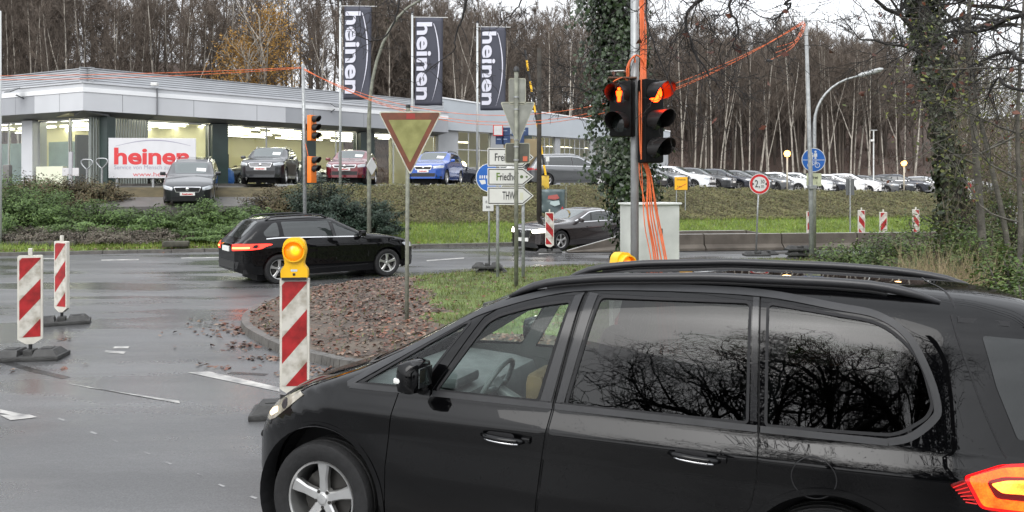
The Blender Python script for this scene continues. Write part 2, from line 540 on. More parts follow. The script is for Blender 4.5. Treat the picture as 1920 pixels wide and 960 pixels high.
# verge between the side road and the main road, with its kerb
ISLE = [(60, 41), (30, 31.4), (16, 25.8), (9.3, 22.9), (4.69, 21.4), (0.54, 19.95), (-1.03, 19.05), (-2.42, 17.95), (-3.35, 17.1), (-4.02, 16.2), (-4.36, 15.2), (-4.46, 14.1), (-4.42, 13.2),
        (-4.30, 12.5), (-3.98, 11.65), (-3.44, 10.8), (-2.94, 10.15), (-2.33, 9.6), (-1.7, 9.2), (1, 8.15), (4, 7.0), (8, 5.4), (14, 3.0), (40, -8)]
def smooth_path(P, n=6):
    out = []
    for i in range(len(P) - 1):
        p0 = Vector(P[max(i - 1, 0)]); p1 = Vector(P[i]); p2 = Vector(P[i + 1]); p3 = Vector(P[min(i + 2, len(P) - 1)])
        for t in np.linspace(0, 1, n, endpoint=False):
            out.append(0.5 * ((2 * p1) + (-p0 + p2) * t + (2 * p0 - 5 * p1 + 4 * p2 - p3) * t * t + (-p0 + 3 * p1 - 3 * p2 + p3) * t ** 3))
    out.append(Vector(P[-1]))
    return out
KP = smooth_path([Vector(p) for p in ISLE[2:-1]], 6)
KH = 0.11
kb = MB()
nn = []
for i, p in enumerate(KP):
    t = (KP[min(i + 1, len(KP) - 1)] - KP[max(i - 1, 0)]).normalized()
    nn.append(Vector((-t.y, t.x)))          # points into the verge (path runs clockwise seen from above... checked below)
ctr = Vector((4, 13))
if (ctr - KP[20]).dot(nn[20]) < 0: nn = [-a for a in nn]
for i in range(len(KP) - 1):
    a, b = KP[i], KP[i + 1]; c, d = b + nn[i + 1] * 0.14, a + nn[i] * 0.14
    g = (b - a).normalized() * 0.006
    a = a + g; d = d + g
    kb.hexa([(*a, -.02), (*b, -.02), (*c, -.02), (*d, -.02), (*(a + nn[i] * .02), KH), (*(b + nn[i + 1] * .02), KH), (*c, KH + .004), (*d, KH + .004)])
tag(kb.build('verge_kerb', KERB), kind='structure')
def in_poly(pts, poly):
    pts = np.asarray(pts, float); P = np.asarray(poly, float)
    x, y = pts[:, 0], pts[:, 1]; ins = np.zeros(len(pts), bool)
    j = len(P) - 1
    for i in range(len(P)):
        xi, yi, xj, yj = P[i, 0], P[i, 1], P[j, 0], P[j, 1]
        if yi != yj:
            c = ((yi > y) != (yj > y)) & (x < (xj - xi) * (y - yi) / (yj - yi) + xi)
            ins ^= c
        j = i
    return ins
IN = [tuple(a + b * 0.13) for a, b in zip(KP, nn)]
VPOLY = [ISLE[0], ISLE[1]] + IN + [ISLE[-1]]
def verge_z(x, y):
    # the verge crowns gently towards its middle
    return KH - 0.004
def verge_sheet():
    outer = [Vector(p) for p in VPOLY]
    n = len(outer)
    pts = list(outer)
    xs, ys = np.meshgrid(np.arange(-5, 60, 0.6), np.arange(-8, 42, 0.6))
    g = np.stack([xs.ravel(), ys.ravel()], -1)
    g = g[in_poly(g, VPOLY)]
    O = np.array([tuple(p) for p in outer])
    dist = np.min(np.linalg.norm(g[:, None, :] - O[None], axis=2), axis=1)
    g = g[dist > 0.25]
    pts += [Vector(p) for p in g]
    v, e, f, *_ = delaunay_2d_cdt(pts, [(i, (i + 1) % n) for i in range(n)], [], 0, 1e-5)
    v = np.array([tuple(p) for p in v]); f = np.array(f)
    cen = v[f].mean(axis=1)
    f = f[in_poly(cen, VPOLY)]
    rng = np.random.default_rng(3)
    dd = np.min(np.linalg.norm(v[:, None, :] - O[None], axis=2), axis=1)
    z = KH - 0.004 + np.clip(dd / 1.5, 0, 1) * 0.07 + rng.normal(0, 0.012, len(v)) * (dd > 0.2)
    return v, f, z
vv, vf, vz = verge_sheet()
vo_ = npmesh('verge_ground', np.column_stack([vv, vz]), vf, SOIL, None, True)
vo_.data.materials.append(TURF)
def grass_line(g): return (g[:, 0] > (-1.0 - .20 * (g[:, 1] - 11.6) + .18 * np.sin(g[:, 1] * 3.1) + .1 * np.sin(g[:, 1] * 7.7))) & (g[:, 1] > 10.6 - .35 * g[:, 0])
if len(vo_.data.polygons) == len(vf): vo_.data.polygons.foreach_set('material_index', grass_line(vv[vf].mean(1)).astype(np.int32))
tag(vo_, kind='structure')

def gpx(x, y):
    D = EYE * FPX / (y - 345.0)
    return ((x - 960) / FPX * D, D)
# painted markings: quads from ground points
mk = MB()
def mark(quad, z=0.004):
    mk.add([(*gpx(*q), z) for q in quad], [(0, 1, 2, 3)])
mark([(352, 699), (392, 697), (524, 727), (524, 735)])
mark([(198, 657), (236, 660), (232, 664), (196, 661)])
mark([(215, 650), (243, 650), (240, 654), (212, 654)], 0.0055)
mark([(0, 768), (62, 781), (56, 785), (0, 775)])
mark([(0, 779), (55, 778), (70, 783), (20, 789)], 0.0055)
mark([(115, 717), (165, 727), (335, 752), (338, 757), (150, 729)])
mark([(590, 545), (500, 573), (497, 571), (588, 543)], 0.005)
mark([(60, 484), (110, 484), (110, 486), (60, 486)])
mark([(190, 487), (260, 486), (260, 488), (190, 489)])
mark([(340, 483), (410, 482), (410, 484), (340, 485)])
mark([(800, 488), (870, 483), (870, 485), (800, 490)])
mark([(1010, 475), (1060, 472), (1060, 474), (1010, 477)])
mark([(1284, 467), (1335, 466), (1335, 470), (1284, 471)])
mark([(1360, 467), (1500, 462), (1502, 465), (1362, 471)])
mark([(1530, 461), (1580, 458), (1580, 462), (1530, 464)])
tag(mk.build('road_marking', PAINT), kind='structure')
# dark repaired strips in the road
JOINT = pm('bitumen_joint', (0.020, 0.020, 0.020), 0.25, 0, 0.3, 6)
jm = MB()
def joint(P, w):
    for i in range(len(P) - 1):
        a = Vector(gpx(*P[i])); b = Vector(gpx(*P[i + 1])); t = (b - a).normalized(); q = Vector((-t.y, t.x)) * w
        jm.add([(*(a - q), .0025), (*(b - q), .0025), (*(b + q), .0025), (*(a + q), .0025)], [(0, 1, 2, 3)])
joint([(0, 676), (60, 694), (125, 709)], 0.05)
joint([(430, 699), (500, 703)], 0.05)
tag(jm.build('road_joint', JOINT), kind='structure')
jm = MB()
for k in range(26):
    t = k / 26; x0 = 10 + 520 * t; y0 = 748 + 205 * t + 3 * math.sin(k * 2.3)
    if k % 5 in (0, 3): joint([(x0, y0), (x0 + 11, y0 + 4.4)], 0.008 + 0.004 * math.sin(k * 1.7))
tag(jm.build('road_scuff', pm('worn_paint', (.10, .10, .10), .5, 0, 0, 9, .2, 60, col2=(.30, .30, .30))), kind='structure')
# ------------------------------------------------------------------ cars: one surface model, many shapes
def prof(pts, sig, lo, hi, st=0.01):
    u = np.arange(lo - 0.5, hi + 0.5, st)
    P = np.array(pts, float)
    y = np.interp(u, P[:, 0], P[:, 1])
    if sig > 0:
        k = np.exp(-0.5 * (np.arange(-int(4 * sig / st), int(4 * sig / st) + 1) * st / sig) ** 2); k /= k.sum()
        h = len(k) // 2
        y = np.convolve(np.pad(y, h, mode='edge'), k, mode='valid')
    return u, y

class CarShape:
    """u runs rearwards from the front axle, v sideways, w up; v = vs(u, w) is the outer skin"""
    def __init__(s, sp):
        s.u0, s.u1 = sp['u0'], sp['u1']
        for nme, sg in (('zt', 0.06), ('zb', 0.05), ('bl', 0.06), ('plan', 0.035), ('n', 0.08)):
            u, y = prof(sp[nme], sp.get('sig_' + nme, sg), s.u0, s.u1)
            setattr(s, '_' + nme, (u, y))
        s.tum = sp.get('tum', 0.27)
        t, y = prof(sp.get('side', [(0, .945), (.22, .985), (.60, .990), (.80, 1.0), (1.0, .955)]), sp.get('sig_side', 0.025), 0, 1)
        s._side = (t, y); s.kb = float(np.interp(1.0, t, y))
        s.sp = sp
    def g(s, nme, u): return np.interp(u, *getattr(s, '_' + nme))
    def vs(s, u, w):
        u = np.asarray(u, float); w = np.asarray(w, float)
        zb, zt, bl, W, n = (s.g(k, u) for k in ('zb', 'zt', 'bl', 'plan', 'n'))
        zt = np.maximum(zt, bl + 0.02)
        t = (w - zb) / (bl - zb)
        low = W * np.interp(np.clip(t, 0, 1), *s._side)
        q = np.clip((w - bl) / (zt - bl), 0, 1)
        up = (W * s.kb - s.tum * np.maximum(w - bl, 0) * np.clip(W / 0.85, 0, 1)) * np.maximum(1 - q ** n, 0) ** (1 / n)
        return np.where(w <= bl, low, up)
    def seam(s, u):
        n = s.g('n', u); zt = np.maximum(s.g('zt', u), s.g('bl', u) + 0.02); bl = s.g('bl', u)
        q = np.interp(n, [2.0, 6.0], [0.40, 0.93])
        return bl + q * (zt - bl)
    def top(s, u, v):
        u = np.asarray(u, float); v = np.asarray(v, float)
        lo = s.g('bl', u) + 0 * v; hi = np.maximum(s.g('zt', u), s.g('bl', u) + 0.02) + 0 * v
        for _ in range(32):
            m = (lo + hi) / 2
            a = s.vs(u, m) >= v
            lo = np.where(a, m, lo); hi = np.where(a, hi, m)
        return (lo + hi) / 2
    def end(s, v, w, front=True):
        """u where the skin has half width v at height w, near one end"""
        v = np.asarray(v, float); w = np.asarray(w, float)
        a = s.u0 if front else s.u1; b = s.u0 + 0.9 if front else s.u1 - 0.9
        lo = np.full(np.broadcast(v, w).shape, a); hi = np.full_like(lo, b)
        at_end = s.vs(lo, w) >= v
        for _ in range(30):
            m = (lo + hi) / 2
            ok = s.vs(m, w) >= v
            hi = np.where(ok, m, hi); lo = np.where(ok, lo, m)
        return np.where(at_end, a, hi)
    def map(s, space, P, side):
        """2D points -> 3D local points and normals; side -1 is the car's left (local -Y), +1 its right"""
        P = np.asarray(P, float)
        a, b = P[:, 0], P[:, 1]; e = 2e-3
        if space == 'side':
            v = s.vs(a, b)
            du = (s.vs(a + e, b) - s.vs(a - e, b)) / (2 * e); dw = (s.vs(a, b + e) - s.vs(a, b - e)) / (2 * e)
            N = np.stack([-du, np.ones_like(du), -dw], -1)
            Q = np.stack([a, v, b], -1)
        elif space == 'top':
            av = np.abs(b); w = s.top(a, av)
            du = (s.top(a + e, av) - s.top(a - e, av)) / (2 * e); dv = (s.top(a, av + e) - s.top(a, np.maximum(av - e, 0))) / (e + np.minimum(av, e))
            N = np.stack([-du, -dv * np.sign(b + 1e-12), np.ones_like(du)], -1)
            Q = np.stack([a, b, w], -1)
        else:
            fr = space == 'front'
            av = np.abs(a); u = s.end(av, b, fr)
            dv = (s.end(av + e, b, fr) - s.end(np.maximum(av - e, 0), b, fr)) / (2 * e)
            dw = (s.end(av, b + e, fr) - s.end(av, b - e, fr)) / (2 * e)
            sg = np.sign(a + 1e-12)
            N = np.stack([np.full_like(dv, -1.0), dv * sg, dw], -1)
            if not fr: N = -N
            Q = np.stack([u, a, b], -1)
        N /= np.linalg.norm(N, axis=1)[:, None]
        Q[:, 1] *= side; N[:, 1] *= side
        return Q, N

def resample(loop, step):
    out = []
    n = len(loop)
    for i in range(n):
        a = Vector(loop[i]); b = Vector(loop[(i + 1) % n]); k = max(1, int(math.ceil((b - a).length / step)))
        for j in range(k): out.append(tuple(a.lerp(b, j / k)))
    return out

def fill2d(outer, holes, step, us=None):
    """triangles inside outer and outside holes, with a regular grid of inner points"""
    loops = [resample(outer, step)] + [resample(h, step) for h in holes]
    pts = []; edges = []
    for L in loops:
        b = len(pts); pts += L; edges += [(b + i, b + (i + 1) % len(L)) for i in range(len(L))]
    B = np.array(pts)
    mn, mx = B.min(0), B.max(0)
    ua = us[(us > mn[0]) & (us < mx[0])] if us is not None else np.arange(mn[0] + step / 2, mx[0], step)
    wa = np.arange(mn[1] + step / 2, mx[1], step)
    if len(ua) and len(wa):
        g = np.array(np.meshgrid(ua, wa)).reshape(2, -1).T
        ok = in_poly(g, outer)
        for h in holes: ok &= ~in_poly(g, h)
        g = g[ok]
        if len(g):
            keep = np.ones(len(g), bool)
            for i in range(0, len(g), 2000):
                d = np.min(np.linalg.norm(g[i:i + 2000, None] - B[None], axis=2), axis=1)
                keep[i:i + 2000] = d > step * 0.35
            pts += [tuple(p) for p in g[keep]]
    v, e, f, *_ = delaunay_2d_cdt([Vector(p) for p in pts], edges, [], 0, 1e-6)
    V = np.array([tuple(p) for p in v]); Fc = np.array([t for t in f if len(t) == 3])
    cen = V[Fc].mean(1)
    ok = in_poly(cen, outer)
    for h in holes: ok &= ~in_poly(cen, h)
    return V, Fc[ok]

class Skin:
    """collects triangles with exact normals"""
    def __init__(s): s.V = []; s.N = []; s.F = []; s.n = 0
    def add(s, V, N, F):
        F = np.asarray(F)
        gn = np.cross(V[F[:, 1]] - V[F[:, 0]], V[F[:, 2]] - V[F[:, 0]])
        fl = (gn * (N[F].mean(1))).sum(1) < 0
        F = F.copy(); F[fl] = F[fl][:, ::-1]
        s.V.append(V); s.N.append(N); s.F.append(F + s.n); s.n += len(V)
        return s
    def build(s, name, mat, parent, exact=True):
        V = np.concatenate(s.V); N = np.concatenate(s.N); F = np.concatenate(s.F)
        o = npmesh(name, V, F, mat, parent, True)
        if exact and len(o.data.vertices) == len(N):
            o.data.normals_split_custom_set_from_vertices([tuple(x) for x in N])
        return o

def patch(cs, space, poly, side, d, step, holes=(), depth=0.0, us=None, skin=None):
    """a piece of the skin lifted by d along the normal; depth > 0 folds its rim back by that much"""
    V, F = fill2d(poly, list(holes), step, us)
    Q, N = cs.map(space, V, side)
    sk = skin or Skin()
    sk.add(Q + N * d, N, F)
    if depth > 0:
        for L in [poly] + list(holes):
            L = np.array(resample(L, step)); Ql, Nl = cs.map(space, L, side)
            n = len(L); A = Ql + Nl * d; B = Ql + Nl * (d - depth)
            T = np.roll(A, -1, 0) - np.roll(A, 1, 0)
            O = np.cross(T, Nl); O /= np.linalg.norm(O, axis=1)[:, None] + 1e-9
            c = A.mean(0)
            if ((A - c) * O).sum() < 0: O = -O
            i = np.arange(n); j = (i + 1) % n
            f = np.concatenate([np.stack([i, j, j + n], -1), np.stack([i, j + n, i + n], -1)])
            sk.add(np.concatenate([A, B]), np.concatenate([O, O]), f)
    return sk

def strip(cs, space, path, width, side, d, closed=False, skin=None, h=0.0):
    """a flat band of constant width along a path in the skin; h > 0 gives it raised edges"""
    P = np.array(path, float); n = len(P)
    if closed: T = np.roll(P, -1, 0) - np.roll(P, 1, 0)
    else: T = np.gradient(P, axis=0)
    T /= np.linalg.norm(T, axis=1)[:, None] + 1e-9
    O = np.stack([-T[:, 1], T[:, 0]], -1) * width / 2
    A, NA = cs.map(space, P - O, side); B, NB = cs.map(space, P + O, side)
    i = np.arange(n if closed else n - 1); j = (i + 1) % n
    sk = skin or Skin()
    V = np.concatenate([A + NA * d, B + NB * d]); N = np.concatenate([NA, NB])
    f = np.concatenate([np.stack([i, j, j + n], -1), np.stack([i, j + n, i + n], -1)])
    sk.add(V, N, f)
    if h > 0:
        for Z, NZ, sg in ((A, NA, -1), (B, NB, 1)):
            t3 = np.gradient(Z, axis=0); oo = np.cross(t3, NZ); oo /= np.linalg.norm(oo, axis=1)[:, None] + 1e-9
            ref = (B - A) * sg
            oo = oo * np.sign((oo * ref).sum(1))[:, None]
            sk.add(np.concatenate([Z + NZ * d, Z + NZ * (d - h)]), np.concatenate([oo, oo]), f)
    return sk

def arc(u, w, r, a0, a1, n):
    return [(u + r * math.cos(R(a)), w + r * math.sin(R(a))) for a in np.linspace(a0, a1, n)]

def make_wheel(r, wid, spokes, rim_r, par, loc, side, rimmat=None, detail=1, name='wheel'):
    """wheel part with tyre and rim as sub-parts; outer face towards local Y * side"""
    seg = 48 if detail > 1 else 24
    w = wid / 2
    tprof = [(rim_r * 0.96, -w * 0.7), (rim_r * 1.03, -w * 0.86), (r * 0.90, -w), (r * 0.965, -w * 0.93), (r * 0.995, -w * 0.74)]
    if detail > 1:
        for gx in (-0.45, 0.0, 0.45):
            tprof += [(r, w * (gx - 0.09)), (r - 0.008, w * (gx - 0.06)), (r - 0.008, w * (gx + 0.06)), (r, w * (gx + 0.09))]
    tprof += [(r * 0.995, w * 0.74), (r * 0.965, w * 0.93), (r * 0.90, w), (rim_r * 1.03, w * 0.86), (rim_r * 0.96, w * 0.7)]
    wheel = MB().lathe(tprof, seg, 'Y').build(name, TYRE, par, smooth=True, auto=40)
    wheel.location = loc
    f = side * w                                    # outer face
    rp = MB()
    rp.lathe([(rim_r * 1.0, f * 0.80), (rim_r * 0.985, f * 0.88), (rim_r * 0.94, f * 0.84), (rim_r * 0.90, f * 0.55), (rim_r * 0.88, -f * 0.6)], seg, 'Y')
    for k in range(spokes):
        a = 2 * math.pi * (k + 0.25) / spokes
        ca, sa = math.cos(a), math.sin(a)
        def P(rad, off, dep): return (rad * ca - off * sa, dep, rad * sa + off * ca)
        ri, ro = rim_r * 0.17, rim_r * 0.93
        wi, wm, wo_ = rim_r * 0.13, rim_r * 0.12, rim_r * 0.19
        yi, ym, yo = f * 0.66, f * 0.72, f * 0.76
        rm = (ri + ro) / 2
        vs = []
        for rad, hw, yy in ((ri, wi, yi), (rm, wm, ym), (ro, wo_, yo)):
            vs += [P(rad, -hw, yy - f * .10), P(rad, -hw * .72, yy), P(rad, hw * .72, yy), P(rad, hw, yy - f * .10), P(rad, hw, yy - f * .35), P(rad, -hw, yy - f * .35)]
        fs = []
        for i in range(2):
            for q in range(6):
                fs.append((i * 6 + q, i * 6 + (q + 1) % 6, (i + 1) * 6 + (q + 1) % 6, (i + 1) * 6 + q))
        rp.add(vs, fs)
    rp.lathe([(0.001, f * 0.74), (rim_r * 0.12, f * 0.73), (rim_r * 0.14, f * 0.68), (rim_r * 0.27, f * 0.62), (rim_r * 0.29, f * 0.30)], 20, 'Y')
    rp.build('rim', rimmat or ALLOY, wheel, smooth=True, auto=35)
    db = MB().lathe([(0.001, f * 0.12), (rim_r * 0.72, f * 0.12), (rim_r * 0.72, f * 0.0), (0.001, f * 0.0)], 24, 'Y')
    if detail > 1:
        for k in range(5):
            a = 2 * math.pi * (k + .75) / 5
            p = Vector((rim_r * .215 * math.cos(a), f * .60, rim_r * .215 * math.sin(a)))
            db.cyl(p, p + Vector((0, f * .08, 0)), 0.011, n=6)
    db.build('brake_disc', pm('brake_iron', (0.05, 0.048, 0.045), 0.5, 0.6), wheel, smooth=True, auto=35)
    return wheel

# ---- shapes
def spec(kind, L=4.5, W=1.8, H=1.48, wb=2.65, rw=0.32):
    """profile of an everyday car: estate, suv, hatch, mpv, coupe"""
    fo = (L - wb) * 0.47; u0 = -fo; u1 = wb + (L - wb) * 0.53
    hw = W / 2; zc = 0.18 if kind != 'suv' else 0.24
    belt = {'estate': .96, 'suv': 1.08, 'hatch': .96, 'mpv': 1.04, 'coupe': .90}[kind] * (H / {'estate': 1.48, 'suv': 1.66, 'hatch': 1.46, 'mpv': 1.72, 'coupe': 1.38}[kind])
    hood = belt + (0.03 if kind != 'mpv' else 0.06)
    cowl = {'estate': .52, 'suv': .48, 'hatch': .42, 'mpv': .18, 'coupe': .62}[kind]
    rf = cowl + {'estate': .78, 'suv': .72, 'hatch': .78, 'mpv': .95, 'coupe': .80}[kind]
    zt = [(u0, hood - .26), (u0 + .10, hood - .17), (u0 + .38, hood - .07), (cowl - .5, hood + .01), (cowl, hood + .07), (rf, H - .05), (rf + .5, H)]
    if kind == 'coupe':
        zt += [(rf + .8, H - .01), (u1 - 1.25, H - .10), (u1 - .30, belt + .07), (u1 - .08, belt + .02), (u1, belt - .10)]
        dtop = u1 - 1.0
    elif kind in ('estate', 'suv', 'mpv'):
        zt += [(u1 - .9, H - .03), (u1 - .52, H - .09), (u1 - .14, belt + .02), (u1, belt - .10)]
        dtop = u1 - .62
    else:
        zt += [(u1 - 1.0, H - .04), (u1 - .62, H - .12), (u1 - .16, belt + .02), (u1, belt - .10)]
        dtop = u1 - .8
    return dict(kind=kind, u0=u0, u1=u1, wb=wb, rw=rw, zt=zt, cowl=cowl, rf=rf, H=H, belt=belt, dtop=dtop,
        zb=[(u0, .24 + zc - .18), (u0 + .5, zc + .02), (0.5, zc), (wb - .4, zc), (u1 - .4, zc + .05), (u1, .32)],
        bl=[(u0, hood - .30), (u0 + .25, hood - .17), (u0 + .8, hood - .06), (cowl, belt - .01), (u1 - .9, belt + .03), (u1 - .1, belt - .02), (u1, belt - .14)],
        plan=[(u0, hw * .60), (u0 + .06, hw * .76), (u0 + .18, hw * .88), (u0 + .42, hw * .965), (u0 + .9, hw), (u1 - .8, hw), (u1 - .35, hw * .965), (u1 - .14, hw * .89), (u1 - .04, hw * .78), (u1, hw * .64)],
        n=[(u0, 2.4), (cowl - .1, 2.4), (rf, 5.0), (u1 - .6, 5.0), (u1 - .2, 3.5), (u1, 2.6)])

def make_car(name, label, kind, paint, step=0.12, group=None, detail=1, front=None, rear=None, plate='plain', rails=False, card=False, headlit=False, taillit=False, chrome=True, door_parts=True, **dims):
    sp = spec(kind, **dims)
    cs = CarShape(sp)
    u0, u1, wb, rw, H, belt, cowl, rf, dtop = (sp[k] for k in ('u0', 'u1', 'wb', 'rw', 'H', 'belt', 'cowl', 'rf', 'dtop'))
    root = thing(name, label, 'car', group=group)
    # arc-length spaced stations
    uu = np.arange(u0, u1 + 1e-6, 0.005)
    al = np.concatenate([[0], np.cumsum(np.sqrt(np.diff(uu) ** 2 + np.diff(cs.g('plan', uu)) ** 2 + np.diff(cs.g('zt', uu)) ** 2))])
    us = np.interp(np.linspace(0, al[-1], max(12, int(al[-1] / step))), al, uu)
    ar = rw + 0.055
    sk = Skin()
    lo = [(u, float(cs.g('zb', u))) for u in us]
    hi = [(u, float(cs.seam(u))) for u in us]
    arches = [arc(c, rw, ar, -50, 230, 22) for c in (0.0, wb)]
    for side in (-1, 1):
        patch(cs, 'side', lo + hi[::-1], side, 0, step, arches, 0, us, sk)
        # top half
        vt = [(u, float(cs.vs(u, cs.seam(u)))) for u in us]
        patch(cs, 'top', [(u0, 0.0)] + vt + [(u1, 0.0)], side, 0, step, (), 0, us, sk)
        for end, fr in ((u0, True), (u1, False)):
            ww = np.linspace(float(cs.g('zb', end)), float(cs.g('zt', end)), 9)
            pl = [(float(cs.vs(end, w)), w) for w in ww] + [(0, ww[-1]), (0, ww[0])]
            pl = [(max(0.0, a), b) for a, b in pl]
            V, F = fill2d(pl, [], step)
            Q = np.column_stack([np.full(len(V), end), V[:, 0] * side, V[:, 1]])
            N = np.tile([-1.0 if fr else 1.0, 0, 0], (len(V), 1))
            sk.add(Q, N, F)
    sk.build('body', paint, root)
    # dark underside and wheel housings
    ub = MB()
    ub.box(((u0 + u1) / 2, 0, 0.30 + sp['zb'][2][1] - .18), (u1 - u0 - .3, cs.g('plan', 1.0) * 1.75, 0.10))
    for c in (0, wb): ub.box((c, 0, rw + .06), (ar * 2.1, cs.g('plan', 1.0) * 1.2, ar * 1.7))
    ub.build('underbody', DARKIN, root)
    hwid = float(cs.g('plan', 1.0))
    for c in (0.0, wb):
        for side in (-1, 1):
            make_wheel(rw, 0.21, 5, rw * 0.68, root, (c, side * (hwid - .125), rw), side, detail=detail)
    # side windows
    bz = lambda u: float(cs.g('bl', u))
    tz = lambda u: float(cs.g('bl', u) + (cs.g('zt', u) - cs.g('bl', u)) * 0.80)
    ub_ = wb * 0.52; 
    ua = cowl + 0.12
    p1 = ub_ - .045; p2 = ub_ + .045
    dr = dtop
    uc = min(wb - .10, dr - .25)
    ymir = 1
    for side in (-1, 1):
        fw = round_poly([(ua + .05, bz(ua) + .04), (p1 - .02, bz(p1) + .04), (p1 + .05, tz(p1 + .05)), (rf + .18, tz(rf + .18) - .005), (rf - .1, tz(rf - .1) - .05)], .04)
        rwn = round_poly([(p2 - .02, bz(p2) + .04), (uc, bz(uc) + .045), (uc + .04, tz(uc + .04) - .01), (p2 + .05, tz(p2 + .05))], .04)
        wins = [fw, rwn]
        if kind == 'coupe':
            wins[1] = round_poly([(p2 - .02, bz(p2) + .04), (uc, bz(uc) + .05), (uc + .42, bz(uc + .42) + .10), (uc + .05, tz(uc) - .04), (p2 + .05, tz(p2 + .05))], .05)
        elif dr - uc > .3:
            wins.append(round_poly([(uc + .10, bz(uc) + .05), (dr + .02, bz(dr) + .07), (dr + .06, bz(dr) + .16), (dr - .16, tz(dr - .16) - .02), (uc + .13, tz(uc + .13) - .01)], .06))
        for wn in wins:
            patch(cs, 'side', wn, side, .004, step, (), .02).build('window', CARGLASS, root)
        # dark pillars between the panes and the window surround
        allw = [(ua - .02, bz(ua) + .015), (wins[-1][0][0], bz(wins[-1][0][0]) + .015)]
        tr = Skin()
        strip(cs, 'side', [(u, bz(u) + .022) for u in np.linspace(ua - .05, (dr if kind != 'coupe' else uc + .38), 14)], .022, side, .007, skin=tr, h=.01)
        if chrome == 'full':
            hiu = np.linspace(ua - .05, (dr if kind != 'coupe' else uc + .38), 24)
            strip(cs, 'side', [(u, min(tz(u) + .03, float(cs.seam(u)) - .01)) for u in hiu], .022, side, .007, skin=tr, h=.01)
        tr.build('window_trim', CHROME if chrome else BLACKPL, root)
        patch(cs, 'side', [(p1 - .01, bz(p1) + .04), (p2 - .03, bz(p2) + .04), (p2 + .04, tz(p2)), (p1 + .06, tz(p1))], side, .002, step).build('pillar', BLACKPL, root)
        # door seams and handles
        if door_parts:
            gp = Skin()
            zs = float(cs.g('zb', 1.0)) + .10
            strip(cs, 'side', [(cowl + .0, zs + .05), (cowl - .02, .6), (cowl + .03, bz(cowl) - .01)], .010, side, .0015, skin=gp)
            strip(cs, 'side', [(ub_ - .08, zs), (ub_ - .06, .5), (ub_ - .01, bz(ub_))], .010, side, .0015, skin=gp)
            strip(cs, 'side', [(wb - .52, zs + .02), (wb - .42, .5), (wb - .28, .72), (wb - .12, bz(wb))], .010, side, .0015, skin=gp)
            strip(cs, 'side', [(cowl, zs + .05), (wb - .52, zs + .02)], .010, side, .0015, skin=gp)
            gp.build('door_gap', DARKIN, root)
            for hu in (ub_ - .26, wb - .40):
                h = strip(cs, 'side', [(hu, belt - .14), (hu + .2, belt - .135)], .030, side, .025, h=.03)
                h.build('door_handle', paint, root)
        # mirror
        m = MB()
        mv = hwid * .955
        m.bbox((ua + .06, side * (mv + .13), belt + .09), (.12, .20, .14), .035)
        m.cyl((ua + .08, side * (mv - .02), belt + .03), (ua + .06, side * (mv + .08), belt + .05), .025, n=8)
        m.build('wing_mirror', paint, root, auto=40)
    # screens
    vw = lambda u, f: float(cs.vs(u, cs.g('bl', u) + (cs.g('zt', u) - cs.g('bl', u)) * .86)) * f
    ws = []
    for u in np.linspace(cowl + .06, rf - .06, 8): ws.append((u, vw(u, .90)))
    half = [(cowl + .03, 0)] + ws + [(rf - .03, 0)]
    full = [(a, b) for a, b in half] + [(a, -b) for a, b in half[::-1][1:-1]]
    patch(cs, 'top', full, 1, .004, step, (), .02).build('windscreen', SCREENGLASS, root)
    r0 = dtop + (.10 if kind != 'coupe' else .02); r1 = u1 - (.17 if kind != 'coupe' else .42)
    ws = [(u, min(vw(u, .86), hwid * .72)) for u in np.linspace(r0, r1, 8)]
    half = [(r0 - .01, 0)] + ws + [(r1 + .01, 0)]
    patch(cs, 'top', half + [(a, -b) for a, b in half[::-1][1:-1]], 1, .004, step, (), .02).build('rear_window', CARGLASS, root)
    # front
    hoodz = float(cs.g('bl', u0 + .25))
    W = hwid
    fr = front or {}
    gy = hoodz - .06
    gw = fr.get('gw', .46) * W * 2 / 2
    gh = fr.get('gh', .14)
    gpoly = round_poly([(-gw, gy), (gw, gy), (gw * .86, gy - gh), (-gw * .86, gy - gh)], .03)
    patch(cs, 'front', gpoly, 1, .008, .06, (), .03).build('grille', BLACKPL, root)
    if fr.get('ring', True):
        strip(cs, 'front', gpoly, .025, 1, .014, True, h=.01).build('grille_frame', CHROME, root)
    if fr.get('bars'):
        b = Skin()
        for z in np.linspace(gy - gh * .25, gy - gh * .8, fr['bars']): strip(cs, 'front', [(x, z) for x in np.linspace(-gw * .9, gw * .9, 9)], .016, 1, .013, skin=b)
        b.build('grille_bar', CHROME, root)
    em_ = MB(); eu = float(cs.end(np.array(0.0), np.array(gy - gh * .3)))
    if fr.get('emblem', 'disc') == 'disc':
        em_.lathe([(.001, eu - .03), (.055, eu - .026), (.06, eu - .01)], 16, 'X', (0, 0, gy - gh * fr.get('ez', .35)))
    else:
        for k in range(4):
            c0 = (-.105 + .07 * k)
            em_.lathe([(.038, eu - .02), (.046, eu - .026), (.05, eu - .018), (.042, eu - .014)], 16, 'X', (0, c0, gy - gh * .22), close=True)
    em_.build('emblem', CHROME, root, smooth=True)
    lw = pm('lower_bumper_black', (.012, .012, .013), .4)
    patch(cs, 'front', round_poly([(-W * .62, gy - gh - .16), (W * .62, gy - gh - .16), (W * .72, gy - gh - .32), (-W * .72, gy - gh - .32)], .04), 1, .006, .08, (), .02).build('bumper_intake', lw, root)
    hl = em('lit_headlamp', (1.0, .93, .80), 6.0) if headlit else HEADLAMP
    for s_ in (-1, 1):
        poly = round_poly([(gw + .05, gy - .005), (W * .86, gy + .05), (W * .95, gy + .03), (W * .93, gy - .07), (gw + .06, gy - .11)], .025)
        patch(cs, 'front', poly, s_, .008, .05, (), .03).build('headlight', hl, root)
    pz = gy - gh - .07
